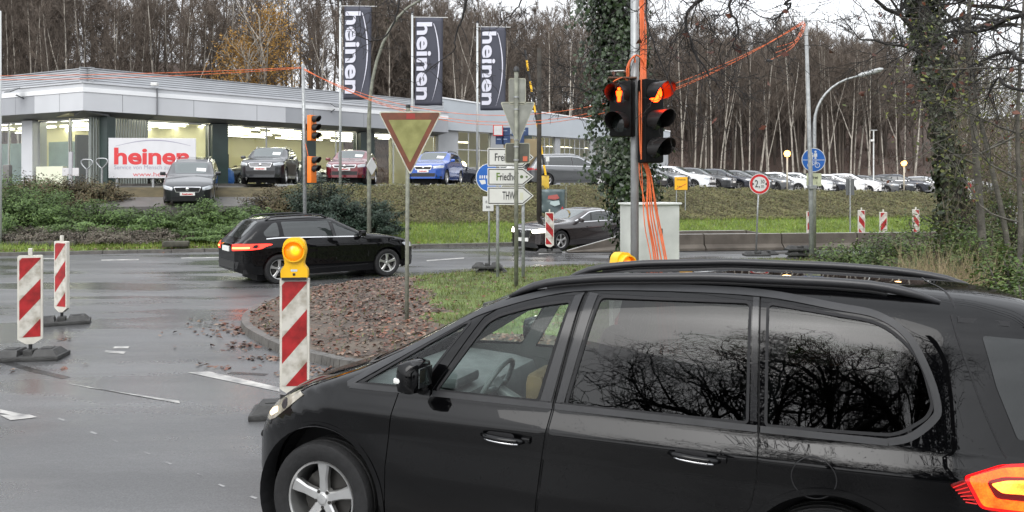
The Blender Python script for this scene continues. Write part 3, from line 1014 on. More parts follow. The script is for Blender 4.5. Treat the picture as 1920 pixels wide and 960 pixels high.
    pm_ = MB().bbox((float(cs.end(np.array(0.0), np.array(pz))) - .03, 0, pz), (.02, .52, .115), .004)
    pl = pm_.build('number_plate', PLATE, root)
    if plate == 'dealer':
        t = lettering('heinen', .085, REDINK, pl, (float(cs.end(np.array(0.0), np.array(pz))) - .0425, 0, pz), .004, width=.36)
        t.rotation_euler = (0, 0, R(-90))
    # rear
    tl = em('lit_tail_lamp', (1.0, .045, .03), 3.0) if taillit else pm('tail_lamp_red', (.28, .01, .01), .1)
    rz = belt - .16
    for s_ in (-1, 1):
        poly = round_poly([(W * .52, rz + .07), (W * .80, rz + .10), (W * .985, rz + .09), (W * .975, rz - .03), (W * .52, rz - .06)], .03)
        t = patch(cs, 'rear', poly, s_, .008, .05, (), .02).build('taillight', tl, root)
        if taillit:
            patch(cs, 'rear', round_poly([(W * .56, rz - .015), (W * .93, rz - .002), (W * .93, rz + .03), (W * .56, rz + .02)], .01), s_, .013, .05, (), .006).build('lamp_strip', em('tail_lamp_core', (1, .30, .06), 7.0), t)
    ue = float(cs.end(np.array(0.0), np.array(rz - .02), False))
    MB().bbox((ue + .012, 0, rz - .03), (.02, .52, .115), .004).build('number_plate', PLATE, root)
    patch(cs, 'rear', round_poly([(-W * .8, .52), (W * .8, .52), (W * .74, .36), (-W * .74, .36)], .03), 1, .006, .08, (), .02).build('rear_bumper_trim', lw, root)
    if rails:
        for s_ in (-1, 1):
            pts = []
            for k, u in enumerate(np.linspace(rf + .12, dtop - .05, 12)):
                v = float(cs.vs(u, cs.g('bl', u) + (cs.g('zt', u) - cs.g('bl', u)) * .90)) * .95
                lift = .055 if 0 < k < 11 else .0
                pts.append((u, s_ * v, float(cs.top(np.array(u), np.array(v))) + lift))
            MB().tube(pts, .018, 8).build('roof_rail', CHROME if rails == 'chrome' else BLACKPL, root, smooth=True)
    if card:
        u = cowl + .26; vv_ = -.38
        q, N = cs.map('top', np.array([[u - .09, vv_ - .17], [u - .09, vv_ + .17], [u + .12, vv_ + .17], [u + .12, vv_ - .17]]), 1)
        MB().add([tuple(a + b * .012) for a, b in zip(q, N)] + [tuple(a + b * .008) for a, b in zip(q, N)], [(0, 1, 2, 3), (7, 6, 5, 4), (0, 4, 5, 1), (1, 5, 6, 2), (2, 6, 7, 3), (3, 7, 4, 0)]).build('price_card', WHITE, root)
    return root

def paint(name, col, metal=0.3, rough=0.28, spec=0.5, coat=1.0):
    if name in MATS: return MATS[name]
    m, n, out = new_mat(name)
    b = n.nodes.new('ShaderNodeBsdfPrincipled')
    b.inputs['Base Color'].default_value = (*col, 1); b.inputs['Metallic'].default_value = metal; b.inputs['Roughness'].default_value = rough
    b.inputs['Coat Weight'].default_value = coat; b.inputs['Coat Roughness'].default_value = 0.025; b.inputs['Specular IOR Level'].default_value = spec
    # road film: slightly duller towards patches
    tc = n.nodes.new('ShaderNodeTexCoord'); nz = n.nodes.new('ShaderNodeTexNoise'); nz.inputs['Scale'].default_value = 3.5; nz.inputs['Detail'].default_value = 7
    n.links.new(tc.outputs['Object'], nz.inputs['Vector'])
    mr = n.nodes.new('ShaderNodeMapRange'); mr.inputs['From Min'].default_value = .35; mr.inputs['From Max'].default_value = .75
    mr.inputs['To Min'].default_value = .015; mr.inputs['To Max'].default_value = .06
    n.links.new(nz.outputs['Fac'], mr.inputs['Value']); n.links.new(mr.outputs[0], b.inputs['Coat Roughness'])
    n.links.new(b.outputs[0], out.inputs['Surface'])
    MATS[name] = m
    return m
PBLACK = paint('black_car_paint', (.0025, .0025, .003), 0.0, .3, 0.0, .66)
# ------------------------------------------------------------------ the black people carrier in front
def led(name, col, st):
    """lit lamp behind a faceted lens"""
    m, n, out = new_mat(name)
    e = n.nodes.new('ShaderNodeEmission'); e.inputs[0].default_value = (*col, 1)
    tc = n.nodes.new('ShaderNodeTexCoord'); vo = n.nodes.new('ShaderNodeTexVoronoi'); vo.inputs['Scale'].default_value = 120
    n.links.new(tc.outputs['Object'], vo.inputs['Vector'])
    n2 = n.nodes.new('ShaderNodeTexNoise'); n2.inputs['Scale'].default_value = 11; n.links.new(tc.outputs['Object'], n2.inputs['Vector'])
    mr = n.nodes.new('ShaderNodeMapRange'); mr.inputs['From Min'].default_value = 0; mr.inputs['From Max'].default_value = .8; mr.inputs['To Min'].default_value = st * 1.1; mr.inputs['To Max'].default_value = st * .7
    n.links.new(vo.outputs['Distance'], mr.inputs['Value'])
    mm = n.nodes.new('ShaderNodeMath'); mm.operation = 'MULTIPLY'
    m3 = n.nodes.new('ShaderNodeMapRange'); m3.inputs['From Min'].default_value = .3; m3.inputs['From Max'].default_value = .7; m3.inputs['To Min'].default_value = .45; m3.inputs['To Max'].default_value = 1.4
    n.links.new(n2.outputs['Fac'], m3.inputs['Value']); n.links.new(mr.outputs[0], mm.inputs[0]); n.links.new(m3.outputs[0], mm.inputs[1])
    n.links.new(mm.outputs[0], e.inputs[1]); n.links.new(e.outputs[0], out.inputs['Surface'])
    return m

def dirty_black():
    """black paint with a film of road dirt towards the sills"""
    m = PBLACK.copy(); m.name = 'black_paint_road_film'
    n = m.node_tree; b = next(x for x in n.nodes if x.type == 'BSDF_PRINCIPLED')
    tc = n.nodes.new('ShaderNodeTexCoord'); sp = n.nodes.new('ShaderNodeSeparateXYZ'); n.links.new(tc.outputs['Object'], sp.inputs[0])
    nz = n.nodes.new('ShaderNodeTexNoise'); nz.inputs['Scale'].default_value = 5; nz.inputs['Detail'].default_value = 8; n.links.new(tc.outputs['Object'], nz.inputs['Vector'])
    a = n.nodes.new('ShaderNodeMapRange'); a.inputs['From Min'].default_value = .25; a.inputs['From Max'].default_value = .50; a.inputs['To Min'].default_value = .40; a.inputs['To Max'].default_value = 0
    n.links.new(sp.outputs[2], a.inputs['Value'])
    k = n.nodes.new('ShaderNodeMath'); k.operation = 'MULTIPLY'; n.links.new(a.outputs[0], k.inputs[0]); n.links.new(nz.outputs['Fac'], k.inputs[1])
    mx = n.nodes.new('ShaderNodeMixRGB'); mx.inputs[1].default_value = (.0016, .0016, .0019, 1); mx.inputs[2].default_value = (.022, .019, .016, 1)
    n.links.new(k.outputs[0], mx.inputs[0]); n.links.new(mx.outputs[0], b.inputs['Base Color'])
    for l_ in list(n.links):
        if l_.to_socket == b.inputs['Coat Roughness']: n.links.remove(l_)
    b.inputs['Coat Roughness'].default_value = .012
    # rain beads
    vo = n.nodes.new('ShaderNodeTexVoronoi'); vo.inputs['Scale'].default_value = 75; n.links.new(tc.outputs['Object'], vo.inputs['Vector'])
    rp = n.nodes.new('ShaderNodeValToRGB'); rp.color_ramp.elements[0].color = (1, 1, 1, 1); rp.color_ramp.elements[1].color = (0, 0, 0, 1); rp.color_ramp.elements[1].position = .28
    n.links.new(vo.outputs['Distance'], rp.inputs[0])
    n3 = n.nodes.new('ShaderNodeTexNoise'); n3.inputs['Scale'].default_value = 9; n.links.new(tc.outputs['Object'], n3.inputs['Vector'])
    r3 = n.nodes.new('ShaderNodeValToRGB'); r3.color_ramp.elements[0].position = .52; r3.color_ramp.elements[1].position = .62; n.links.new(n3.outputs['Fac'], r3.inputs[0])
    mm = n.nodes.new('ShaderNodeMath'); mm.operation = 'MULTIPLY'; n.links.new(rp.outputs[0], mm.inputs[0]); n.links.new(r3.outputs[0], mm.inputs[1])
    bp = n.nodes.new('ShaderNodeBump'); bp.inputs['Strength'].default_value = .25; bp.inputs['Distance'].default_value = .002
    n.links.new(mm.outputs[0], bp.inputs['Height']); n.links.new(bp.outputs[0], b.inputs['Coat Normal'])
    return m

def people_carrier():
    PBLACK = dirty_black()
    sp = dict(kind='mpv', u0=-.74, u1=4.02, tum=.25, sig_side=.011, sig_zt=.05, sig_bl=.06, sig_plan=.04,
        side=[(0, .93), (.06, .955), (.22, .985), (.45, .992), (.72, .990), (.865, 1.0), (.915, .980), (1.0, .945)],
        zt=[(-.74, .68), (-.67, .79), (-.53, .89), (-.30, .98), (0.0, 1.075), (.14, 1.13), (.6, 1.36), (.95, 1.545), (1.2, 1.63), (1.6, 1.685), (2.2, 1.72), (2.8, 1.718), (3.15, 1.705), (3.45, 1.685), (3.72, 1.645), (3.80, 1.56), (3.93, 1.14), (4.02, .92)],
        zb=[(-.74, .26), (-.3, .20), (.5, .20), (2.3, .20), (3.3, .28), (4.02, .34)],
        bl=[(-.74, .57), (-.56, .70), (-.38, .82), (-.17, .93), (.06, .995), (.15, .997), (.6, 1.003), (1.4, 1.003), (2.45, .998), (3.0, .998), (3.3, .99), (3.6, .985), (4.02, .90)],
        plan=[(-.74, .44), (-.68, .55), (-.56, .66), (-.42, .75), (-.24, .825), (0, .880), (.35, .90), (2.8, .90), (3.1, .888), (3.3, .866), (3.45, .832), (3.6, .785), (3.75, .72), (3.90, .63), (4.02, .50)],
        n=[(-.74, 2.2), (.1, 2.6), (.5, 4.0), (1.1, 6.0), (3.2, 6.0), (3.7, 4.8), (4.02, 3.0)])
    cs = CarShape(sp)
    PH = R(21.0)
    root = thing('people_carrier', 'big black people carrier with roof rails waiting closest to the viewer', 'car', (-.821, 5.42, -.026), -PH)
    root.rotation_euler = (R(-2.2), 0, -PH)
    SEAL = pm('window_rubber', (.016, .0165, .018), .5, 0, .25, 9)
    CLEAR = glass('clear_car_glass', (.88, .97, .94), 1.36)
    PRIV = glass('privacy_glass', (.13, .14, .14), 1.44)
    step = .036
    u0, u1 = sp['u0'], sp['u1']
    uu = np.arange(u0, u1 + 1e-6, .004)
    al = np.concatenate([[0], np.cumsum(np.sqrt(np.diff(uu) ** 2 + np.diff(cs.g('plan', uu)) ** 2 + np.diff(cs.g('zt', uu)) ** 2))])
    us = np.interp(np.linspace(0, al[-1], int(al[-1] / step)), al, uu)
    rw, wb = .336, 2.78
    ar = .408
    arches = [arc(c, rw + .02, ar, -40, 220, 44) for c in (0.0, wb)]
    # window outlines in u, w
    quarter = round_poly([(.24, 1.036), (.63, 1.046), (.875, 1.415), (.81, 1.395)], [.02, .03, .02, .02])
    frontw = round_poly([(.735, 1.040), (1.335, 1.042), (1.462, 1.560), (1.25, 1.523), (1.05, 1.460), (.985, 1.42)], [.02, .02, .03, .1, .1, .03])
    rearw = round_poly([(1.492, 1.038), (2.405, 1.040), (2.405, 1.602), (1.622, 1.590)], [.02, .02, .03, .03])
    lastw = round_poly([(2.490, 1.036), (3.06, 1.050), (3.185, 1.135), (3.212, 1.19), (3.168, 1.395), (3.015, 1.540), (2.490, 1.602)], [.02, .06, .04, .04, .12, .12, .03])
    fdoor = [(.44, .27), (.445, .6), (.475, .86), (.50, 1.012), (.69, 1.020), (.705, 1.035), (.955, 1.445), (1.03, 1.495), (1.25, 1.565), (1.53, 1.618), (1.425, 1.06), (1.375, .75), (1.345, .5), (1.335, .27)]
    rdoor = [(1.345, .27), (1.355, .5), (1.385, .75), (1.435, 1.06), (1.54, 1.62), (2.0, 1.640), (2.452, 1.640), (2.458, 1.05), (2.455, .80), (2.425, .66), (2.36, .55), (2.27, .40), (2.22, .27)]
    def inset(poly, d):
        n = len(poly); out = []
        A = np.array(poly); ar_ = 0.5 * np.sum(A[:, 0] * np.roll(A[:, 1], -1) - np.roll(A[:, 0], -1) * A[:, 1]); sg = 1 if ar_ > 0 else -1
        for i in range(n):
            p, a, b = Vector(poly[i]), Vector(poly[i - 1]), Vector(poly[(i + 1) % n])
            e1 = (p - a).normalized(); e2 = (b - p).normalized()
            n1 = Vector((-e1.y, e1.x)) * sg; n2 = Vector((-e2.y, e2.x)) * sg
            k = (n1 + n2); k = k / max(.3, (1 + n1.dot(n2)))
            out.append(tuple(p + k * d))
        return out
    G = .0035
    lo = [(u, float(cs.g('zb', u))) for u in us]
    hi = [(u, float(cs.seam(u))) for u in us]
    screen = [(.10, 0.0), (.125, .40), (.20, .66), (.26, .69), (.62, .675), (.95, .635), (1.06, .58), (1.10, .3), (1.11, 0.0)]
    rearg = [(3.815, 0.0), (3.815, .50), (3.825, .55), (3.88, .55), (3.92, .5), (3.925, .4), (3.925, 0.0)]
    body = Skin()
    for side in (-1, 1):
        patch(cs, 'side', lo + hi[::-1], side, 0, step, arches + [inset(fdoor, -G), inset(rdoor, -G), quarter, lastw], 0, us, body)
        vt = [(u, float(cs.vs(u, cs.seam(u)))) for u in us]
        V = [(u0, 0.0)] + vt + [(u1, 0.0)]
        patch(cs, 'top', V, side, 0, step, [screen], 0, us, body)
        for end, fr in ((u0, True), (u1, False)):
            ww = np.linspace(float(cs.g('zb', end)), float(cs.g('zt', end)), 12)
            pl = [(max(0.0, float(cs.vs(end, w))), w) for w in ww] + [(0, ww[-1]), (0, ww[0])]
            V, F = fill2d(pl, [], .06)
            body.add(np.column_stack([np.full(len(V), end), V[:, 0] * side, V[:, 1]]), np.tile([-1.0 if fr else 1.0, 0, 0], (len(V), 1)), F)
    body.build('body', PBLACK, root)
    for side in (-1, 1):
        d1 = patch(cs, 'side', inset(fdoor, G), side, 0, step, [frontw], .012, us).build('front_door', PBLACK, root)
        d2 = patch(cs, 'side', inset(rdoor, G), side, 0, step, [rearw], .012, us).build('rear_door', PBLACK, root)
        # inner trim panels, so that the far side shows trim and not bare sheet
        V_, F_ = fill2d([(.2, .82)] + [(3.3, .82), (3.3, 1.45), (3.1, 1.60)] + [(u, float(cs.seam(u)) - .012) for u in np.linspace(3.0, 1.2, 14)] + [(.95, 1.49), (.62, 1.30), (.40, 1.18), (.16, 1.06)], [quarter, frontw, rearw, lastw], .07)
        Q_, N_ = cs.map('side', V_, side)
        Skin().add(Q_ - N_ * .03, -N_, F_).build('inner_trim', pm('inner_trim_grey', (.055, .058, .058), .75, 0, .2, 6), root, False)
        ul = np.linspace(.14, 1.06, 11)
        V_, F_ = fill2d([(.14, .60), (.20, .66), (.26, .69), (.62, .675), (.95, .635), (1.06, .58)] + [(u, float(cs.vs(u, cs.seam(u))) - .004) for u in ul[::-1]], [], .05)
        Q_, N_ = cs.map('top', V_, side)
        Skin().add(Q_ - N_ * .02, -N_, F_).build('pillar_lining', pm('inner_trim_grey', (.055, .058, .058), .75, 0, .2, 6), root, False)
        # black lining behind the door joints
        j = Skin()
        for poly in (fdoor, rdoor):
            strip(cs, 'side', resample(poly, .05), .03, side, -.012, True, j)
        j.build('door_seal', DARKIN, root)
        patch(cs, 'side', quarter, side, -.004, .05).build('window', CLEAR, root)
        patch(cs, 'side', frontw, side, -.006, .05).build('window', CLEAR, d1)
        patch(cs, 'side', rearw, side, -.006, .05).build('window', PRIV, d2)
        patch(cs, 'side', lastw, side, -.004, .05).build('window', PRIV, root)
        # rubber frames round the glass and the belt moulding
        for w_, par in ((quarter, root), (frontw, d1), (rearw, d2), (lastw, root)):
            strip(cs, 'side', resample(w_, .03), .014, side, .002, True, h=.01).build('window_seal', DARKIN, par)
        bt = Skin()
        for a, b in ((.17, .70), (.715, 1.418), (1.432, 2.452), (2.466, 3.02)):
            strip(cs, 'side', [(u, float(cs.g('bl', u)) + .020) for u in np.linspace(a, b, 12)], .030, side, .008, skin=bt, h=.012)
        bt.build('belt_moulding', SEAL, root)
        tm = Skin()
        strip(cs, 'side', smooth2([(.15, 1.02), (.45, 1.20), (.80, 1.405), (.955, 1.482), (1.25, 1.577), (1.53, 1.628), (2.0, 1.648), (2.46, 1.645), (2.8, 1.602), (2.99, 1.572), (3.115, 1.488), (3.195, 1.33), (3.230, 1.185), (3.206, 1.124), (3.115, 1.048), (3.02, 1.018)], 5), .032, side, .004, skin=tm, h=.008)
        tm.build('roof_moulding', SEAL, root)
        # pillar covers in gloss black between the doors
        PG = pm('pillar_gloss', (.012, .012, .013), .12, 0, .2, 6)
        for pp in ([(1.350, 1.045), (1.410, 1.045), (1.522, 1.600), (1.476, 1.585)], [(1.437, 1.045), (1.480, 1.045), (1.606, 1.600), (1.556, 1.605)], [(2.418, 1.05), (2.450, 1.05), (2.446, 1.625), (2.418, 1.625)]):
            patch(cs, 'side', pp, side, .005, step).build('pillar_cover', PG, root)
        # handles
        for hu, hw_, par in ((1.165, .848, d1), (2.165, .872, d2)):
            cup = round_poly([(hu - .10, hw_ - .035), (hu + .06, hw_ - .038), (hu + .06, hw_ + .022), (hu - .10, hw_ + .022)], .03)
            h = patch(cs, 'side', cup, side, .0025, .02).build('door_handle', DARKIN, par)
            pts = []
            for t in np.linspace(0, 1, 9):
                q, N = cs.map('side', np.array([[hu - .125 + .25 * t, hw_ + .004 - .012 * t]]), side)
                pts.append(q[0] + N[0] * (.012 + .034 * math.sin(math.pi * t) ** .5))
            MB().tube(pts, [.009, .016, .018, .018, .018, .018, .018, .017, .010], 10).build('grip', PBLACK, h, smooth=True)
            MB().tube([p + np.array([0, side * .010, -.012]) for p in pts[1:-1]], .006, 8).build('chrome_strip', CHROME, h, smooth=True)
            kp = np.array([[hu + .128, hw_ - .004]]); q, N = cs.map('side', kp, side)
            MB().bbox(q[0] + N[0] * .008, (.05, .03, .036), .010).build('lock_cover', PBLACK, h, auto=40)
        # wing mirror
        m = MB(); 
        y = side * .985
        m.bbox((.668, y, 1.142), (.135, .225, .180), .058)
        mir = m.build('wing_mirror', PBLACK, root, auto=60)
        mir.data.transform(Matrix.Identity(4))
        MB().tube([(.66, side * .865, 1.048), (.665, side * .91, 1.062), (.668, side * .95, 1.085)], [.035, .032, .04], 10).build('mirror_foot', BLACKPL, mir, smooth=True)
        MB().bbox((.733, y + side * -.005, 1.143), (.010, .15, .105), .004).build('mirror_glass', pm('mirror_silver', (.10, .11, .11), .04, .9), mir, auto=40)
        MB().bbox((.634, side * 1.076, 1.128), (.075, .030, .030), .010).build('indicator', pm('indicator_lens', (.75, .75, .72), .15), mir, auto=40)
        # wheel housing, wheel
        for c in (0.0, wb):
            ring = Skin()
            strip(cs, 'side', arc(c, rw + .02, ar + .014, -28 if c == 0 else -35, 208, 44), .03, side, .0045, skin=ring, h=.02)
            ring.build('arch_lip', PBLACK, root)
            V = []; F = []
            aa = np.linspace(R(-40), R(220), 30)
            for k, a in enumerate(aa):
                for yy in (.89, .60):
                    V.append((c + (ar + .004) * math.cos(a), side * yy, rw + .02 + (ar + .004) * math.sin(a)))
                if k: F.append((2 * k - 2, 2 * k - 1, 2 * k + 1, 2 * k))
            MB().add(V, F).add([(c - .5, side * .60, .12), (c + .5, side * .60, .12), (c + .5, side * .60, .85), (c - .5, side * .60, .85)], [(0, 1, 2, 3)]).build('wheel_housing', DARKIN, root)
            make_wheel(rw, .225, 5, .225, root, (c, side * .765, rw), side, detail=2)
        # rails
        pts = []; rad = []
        ue = 3.27 if side < 0 else 3.72
        for k, u in enumerate(np.linspace(1.06, ue, 30)):
            v = .56 if side < 0 else .50
            z = float(cs.top(np.array(u), np.array(v)))
            t = min(u - 1.06, ue - u)
            lift = .042 * min(1, t / .28) ** .7
            pts.append((u, side * (v + .006), z + lift - .004)); rad.append(.012 + .012 * min(1, t / .15))
        MB().tube(pts, rad, 10).build('roof_rail', pm('rail_satin_black', (.022, .022, .024), .35), root, smooth=True)
        MB().tube([(p[0], p[1], p[2] - .030) for p in pts[3:-3]], .010, 6).build('rail_foot', DARKIN, root)
        # lamps
        hd = [(-.66, .69), (-.55, .69), (-.44, .735), (-.33, .81), (-.18, .92), (-.24, .932), (-.41, .86), (-.58, .78)]
        hl = patch(cs, 'side', round_poly(hd, .02), side, .004, .03, (), .02).build('headlight', pm('headlamp_clear', (.36, .33, .27), .08, .3, .35, 14), root)
        patch(cs, 'side', round_poly([(-.59, .725), (-.52, .725), (-.42, .775), (-.45, .80), (-.55, .76)], .012), side, .007, .03, (), .004).build('lamp_glow', em('headlamp_glow', (1.0, .82, .55), 1.4), hl)
        tlp = [(3.262, .868), (3.34, .815), (3.42, .765), (3.60, .745), (3.715, .74), (3.715, .955), (3.60, .968), (3.50, .962), (3.38, .922)]
        tl = patch(cs, 'side', round_poly(tlp, .012), side, .005, .03, (), .02).build('taillight', pm('tail_lens_dark', (.16, .006, .008), .06), root)
        ringp = round_poly([(3.335, .905), (3.395, .785), (3.60, .768), (3.705, .765), (3.705, .945), (3.58, .955), (3.48, .948)], .02)
        ringh = round_poly([(3.405, .895), (3.445, .822), (3.60, .810), (3.66, .81), (3.66, .905), (3.56, .915), (3.48, .915)], .02)
        patch(cs, 'side', ringp, side, .009, .025, [ringh], .006).build('light_band', led('tail_band', (1.0, .10, .007), 5.6), tl)
        patch(cs, 'side', round_poly([(3.425, .885), (3.47, .848), (3.60, .842), (3.65, .842), (3.65, .895), (3.56, .903), (3.49, .900)], .015), side, .007, .02, (), .004).build('light_core', led('tail_core', (1.0, .42, .05), 6.0), tl)
        patch(cs, 'side', round_poly(tlp, .012), side, .014, .03, (), .010).build('lens_cover', glass('red_lens_cover', (1.0, .50, .45), 1.5), tl)
        red = Skin()
        patch(cs, 'side', round_poly([(3.318, .908), (3.385, .775), (3.60, .756), (3.715, .752), (3.715, .958), (3.58, .967), (3.47, .960)], .02), side, .0075, .025, [ringp], .004, skin=red)
        red.build('light_edge', em('tail_edge', (1.0, .010, .012), 1.6), tl)
        st = Skin()
        for k in range(6):
            t = k / 5
            strip(cs, 'side', [(3.275 + .05 * t, .868 - .008 - .075 * t * .8), (3.325 + .045 * t, .885 - .09 * t)], .005, side, .0085, skin=st)
        st.build('lens_rib', em('tail_rib', (1.0, .06, .06), .8), tl)
        patch(cs, 'side', [(-.36 + .035 * math.cos(a), .835 + .03 * math.sin(a)) for a in np.linspace(0, 6.0, 14)], side, .007, .03, (), .004).build('projector', pm('projector_glass', (.03, .03, .035), .03), hl)
        # fuel flap ring
        if side == -1:
            strip(cs, 'side', [(2.705 + .098 * math.cos(a), .832 + .094 * math.sin(a)) for a in np.linspace(0, 2 * math.pi, 40, endpoint=False)], .0045, side, .001, True).build('fuel_flap_joint', DARKIN, root)
        # tailgate joint, rear quarter edge
        tg = Skin()
        strip(cs, 'side', smooth2([(3.31, 1.585), (3.33, 1.48), (3.37, 1.34), (3.42, 1.18), (3.47, 1.05), (3.50, .985)], 6), .009, side, .0015, skin=tg)
        strip(cs, 'side', [(3.335, 1.565), (3.55, 1.553), (3.76, 1.53)], .022, side, .002, skin=tg)
        tg.build('tailgate_joint', DARKIN, root)
        rg = round_poly([(3.43, 1.50), (3.72, 1.48), (3.86, 1.10), (3.55, 1.06), (3.475, 1.28)], .02)
        patch(cs, 'side', rg, side, .003, .03, (), .006).build('rear_window', pm('dark_wrap_glass', (.012, .014, .014), .02, ior=1.5), root)
    # one piece items
    both = screen + [(a, -b) for a, b in screen[::-1] if b > 0]
    patch(cs, 'top', both, 1, -.004, .06).build('windscreen', CLEAR, root)
    strip(cs, 'top', resample(both, .05), .03, 1, .002, True).build('windscreen_seal', BLACKPL, root)
    rgf = rearg + [(a, -b) for a, b in rearg[::-1] if b > 0]
    patch(cs, 'top', rgf, 1, .003, .05, (), .008).build('rear_window', pm('dark_wrap_glass', (.012, .014, .014), .02), root)
    # roof end spoiler with its joint
    jt = Skin()
    vv_ = np.linspace(-.62, .62, 25)
    strip(cs, 'top', [(3.34 - .06 * (1 - (v / .62) ** 2), v) for v in vv_], .010, 1, .0015, skin=jt)
    jt.build('spoiler_joint', DARKIN, root)
    # bonnet joint
    bj = Skin()
    for s_ in (-1, 1):
        strip(cs, 'top', smooth2([(.12, s_ * .70), (-.1, s_ * .715), (-.33, s_ * .64), (-.52, s_ * .50)], 5), .008, 1, .001, skin=bj)
    bj.build('bonnet_joint', DARKIN, root)
    patch(cs, 'front', round_poly([(-.48, .56), (.48, .56), (.40, .40), (-.40, .40)], .03), 1, .006, .05, (), .02).build('grille', BLACKPL, root)
    # inside
    IN_ = pm('interior_dark', (.07, .075, .076), .7, 0, .2, 8)
    ROOFIN = pm('headliner', (.36, .38, .37), .9, 0, .05, 5)
    hl2 = [(1.09, -.58)] + [(u, -.60) for u in np.linspace(1.3, 3.2, 9)] + [(u, .60) for u in np.linspace(3.2, 1.3, 9)] + [(1.12, .58)]
    patch(cs, 'top', hl2, 1, -.035, .12).build('headliner', ROOFIN, root)
    MB().bbox((1.75, 0, .27), (3.2, 1.5, .10), .02).build('floor_pan', DARKIN, root)
    MB().box((2.2, 0, .255), (4.2, 1.1, .06)).build('underbody', DARKIN, root)
    dsh = MB().prism([(.16, .55), (.78, .55), (.82, .80), (.76, .95), (.60, .98), (.30, 1.0), (.14, 1.01)], -.72, .72).build('dashboard', pm('dash_grey', (.085, .09, .09), .6, 0, .2, 12), root, auto=40)
    MB().bbox((.62, -.38, 1.015), (.22, .34, .07), .03).build('instrument_hood', IN_, dsh, auto=40)
    sw = MB(); rr = .185
    tilt = Matrix.Rotation(R(-62), 3, 'Y'); cc = Vector((.90, -.38, .985))
    ring = [cc + tilt @ Vector((rr * math.cos(a), rr * math.sin(a), 0)) for a in np.linspace(0, 2 * math.pi, 33)]
    sw.tube(ring, .016, 10, cap=False)
    for a in (R(90), R(-90), R(180)):
        sw.tube([cc + tilt @ Vector((rr * .25 * math.cos(a), rr * .25 * math.sin(a), -.02)), cc + tilt @ Vector((rr * math.cos(a), rr * math.sin(a), 0))], [.026, .016], 8)
    sw.tube([cc + tilt @ Vector((0, 0, -.035)), cc + tilt @ Vector((0, 0, .012))], [.06, .065], 14)
    sw.tube([cc + tilt @ Vector((0, 0, -.03)), cc + tilt @ Vector((0, 0, -.25))], [.035, .04], 10)
    sw.build('steering_wheel', pm('steering_leather', (.09, .10, .10), .45, 0, .2, 20), root, auto=50)
    MB().bbox((1.23, -.42, .98), (.12, .40, .30), .055).build('jacket', pm('ochre_cloth', (.09, .06, .022), .8, 0, .2, 12), root, auto=50)
    def seat(u, y):
        s_ = MB()
        s_.bbox((u - .05, y, .56), (.52, .50, .16), .05)
        mm = Matrix.Rotation(R(14), 3, 'Y')
        bmx = MB().bbox((0, 0, 0), (.15, .48, .62), .06)
        s_.add([mm @ Vector(p) + Vector((u + .26, y, .90)) for p in bmx.v], bmx.f)
        bmx = MB().bbox((0, 0, 0), (.09, .27, .19), .04)
        s_.add([mm @ Vector(p) + Vector((u + .37, y, 1.30)) for p in bmx.v], bmx.f)
        s_.build('seat', IN_, root, auto=50)
    for u in (1.25, 2.15): seat(u, -.39); seat(u, .39)
    MB().bbox((.72, 0, 1.42), (.05, .24, .07), .02).build('interior_mirror', BLACKPL, root, auto=40)
    MB().bbox((.98, -.36, 1.475), (.17, .36, .03), .012).build('sun_visor', IN_, root, auto=40)
    return root

def smooth2(P, n):
    return [tuple(p) for p in smooth_path([Vector(p) for p in P], n)]
# ------------------------------------------------------------------ the car dealer's building
def frame2(o, a):
    o = Vector((o[0], o[1])); a = Vector(a).normalized(); inn = Vector((-a.y, a.x))
    if inn.y < 0: inn = -inn
    return lambda s, q, z: Vector((*(o + a * s + inn * q), z))
FR = frame2((-18.5, 34.0), (1, 1))             # long front, running away to the right
FL = frame2((-18.5, 34.0), (-.89, .453))       # short front, running away to the left
def fbox(mb, F, s0, s1, q0, q1, z0, z1):
    return mb.hexa([F(s0, q0, z0), F(s1, q0, z0), F(s1, q1, z0), F(s0, q1, z0), F(s0, q0, z1), F(s1, q0, z1), F(s1, q1, z1), F(s0, q1, z1)])
FZ = 2.10
CLAD = pm('pale_grey_cladding', (.50, .51, .53), .4, .1, .05, .6)
CLADW = pm('white_cladding', (.74, .75, .76), .4, .1, .04, .6)
CLADD = pm('mid_grey_cladding', (.30, .31, .33), .4, .1, .05, .6)
SOFF = pm('soffit_grey', (.16, .165, .175), .5, 0, .05, .6)
LOUV = pm('louvre_metal', (.36, .37, .385), .4, .5, .06, 1)
CREAM = pm('cream_wall', (.72, .68, .46), .8, 0, .04, .5)
DGREEN = pm('dark_green_pillar', (.022, .038, .034), .35, 0, .15, 2)
ALU = pm('window_aluminium', (.45, .46, .46), .4, .6, .05, 3)
DARKP = pm('dark_panel', (.03, .036, .036), .5, 0, .2, 1)
SHOPGLASS = glass('shop_glass', (.90, .95, .91), 1.5)
TUBEL = em('ceiling_tube', (1.0, .97, .84), 8.0)
def ground_box_shift():
    pass
showroom = thing('showroom', 'low car showroom with deep pale grey fascia and lit glass front', 'building', (-18.5, 34, FZ))
def sp_(mb, name, mat, **k):
    o = mb.build(name, mat, None, **k)
    o.data.transform(Matrix.Translation((18.5, -34, -FZ)))
    o.parent = showroom
    return o
LS = 20.6
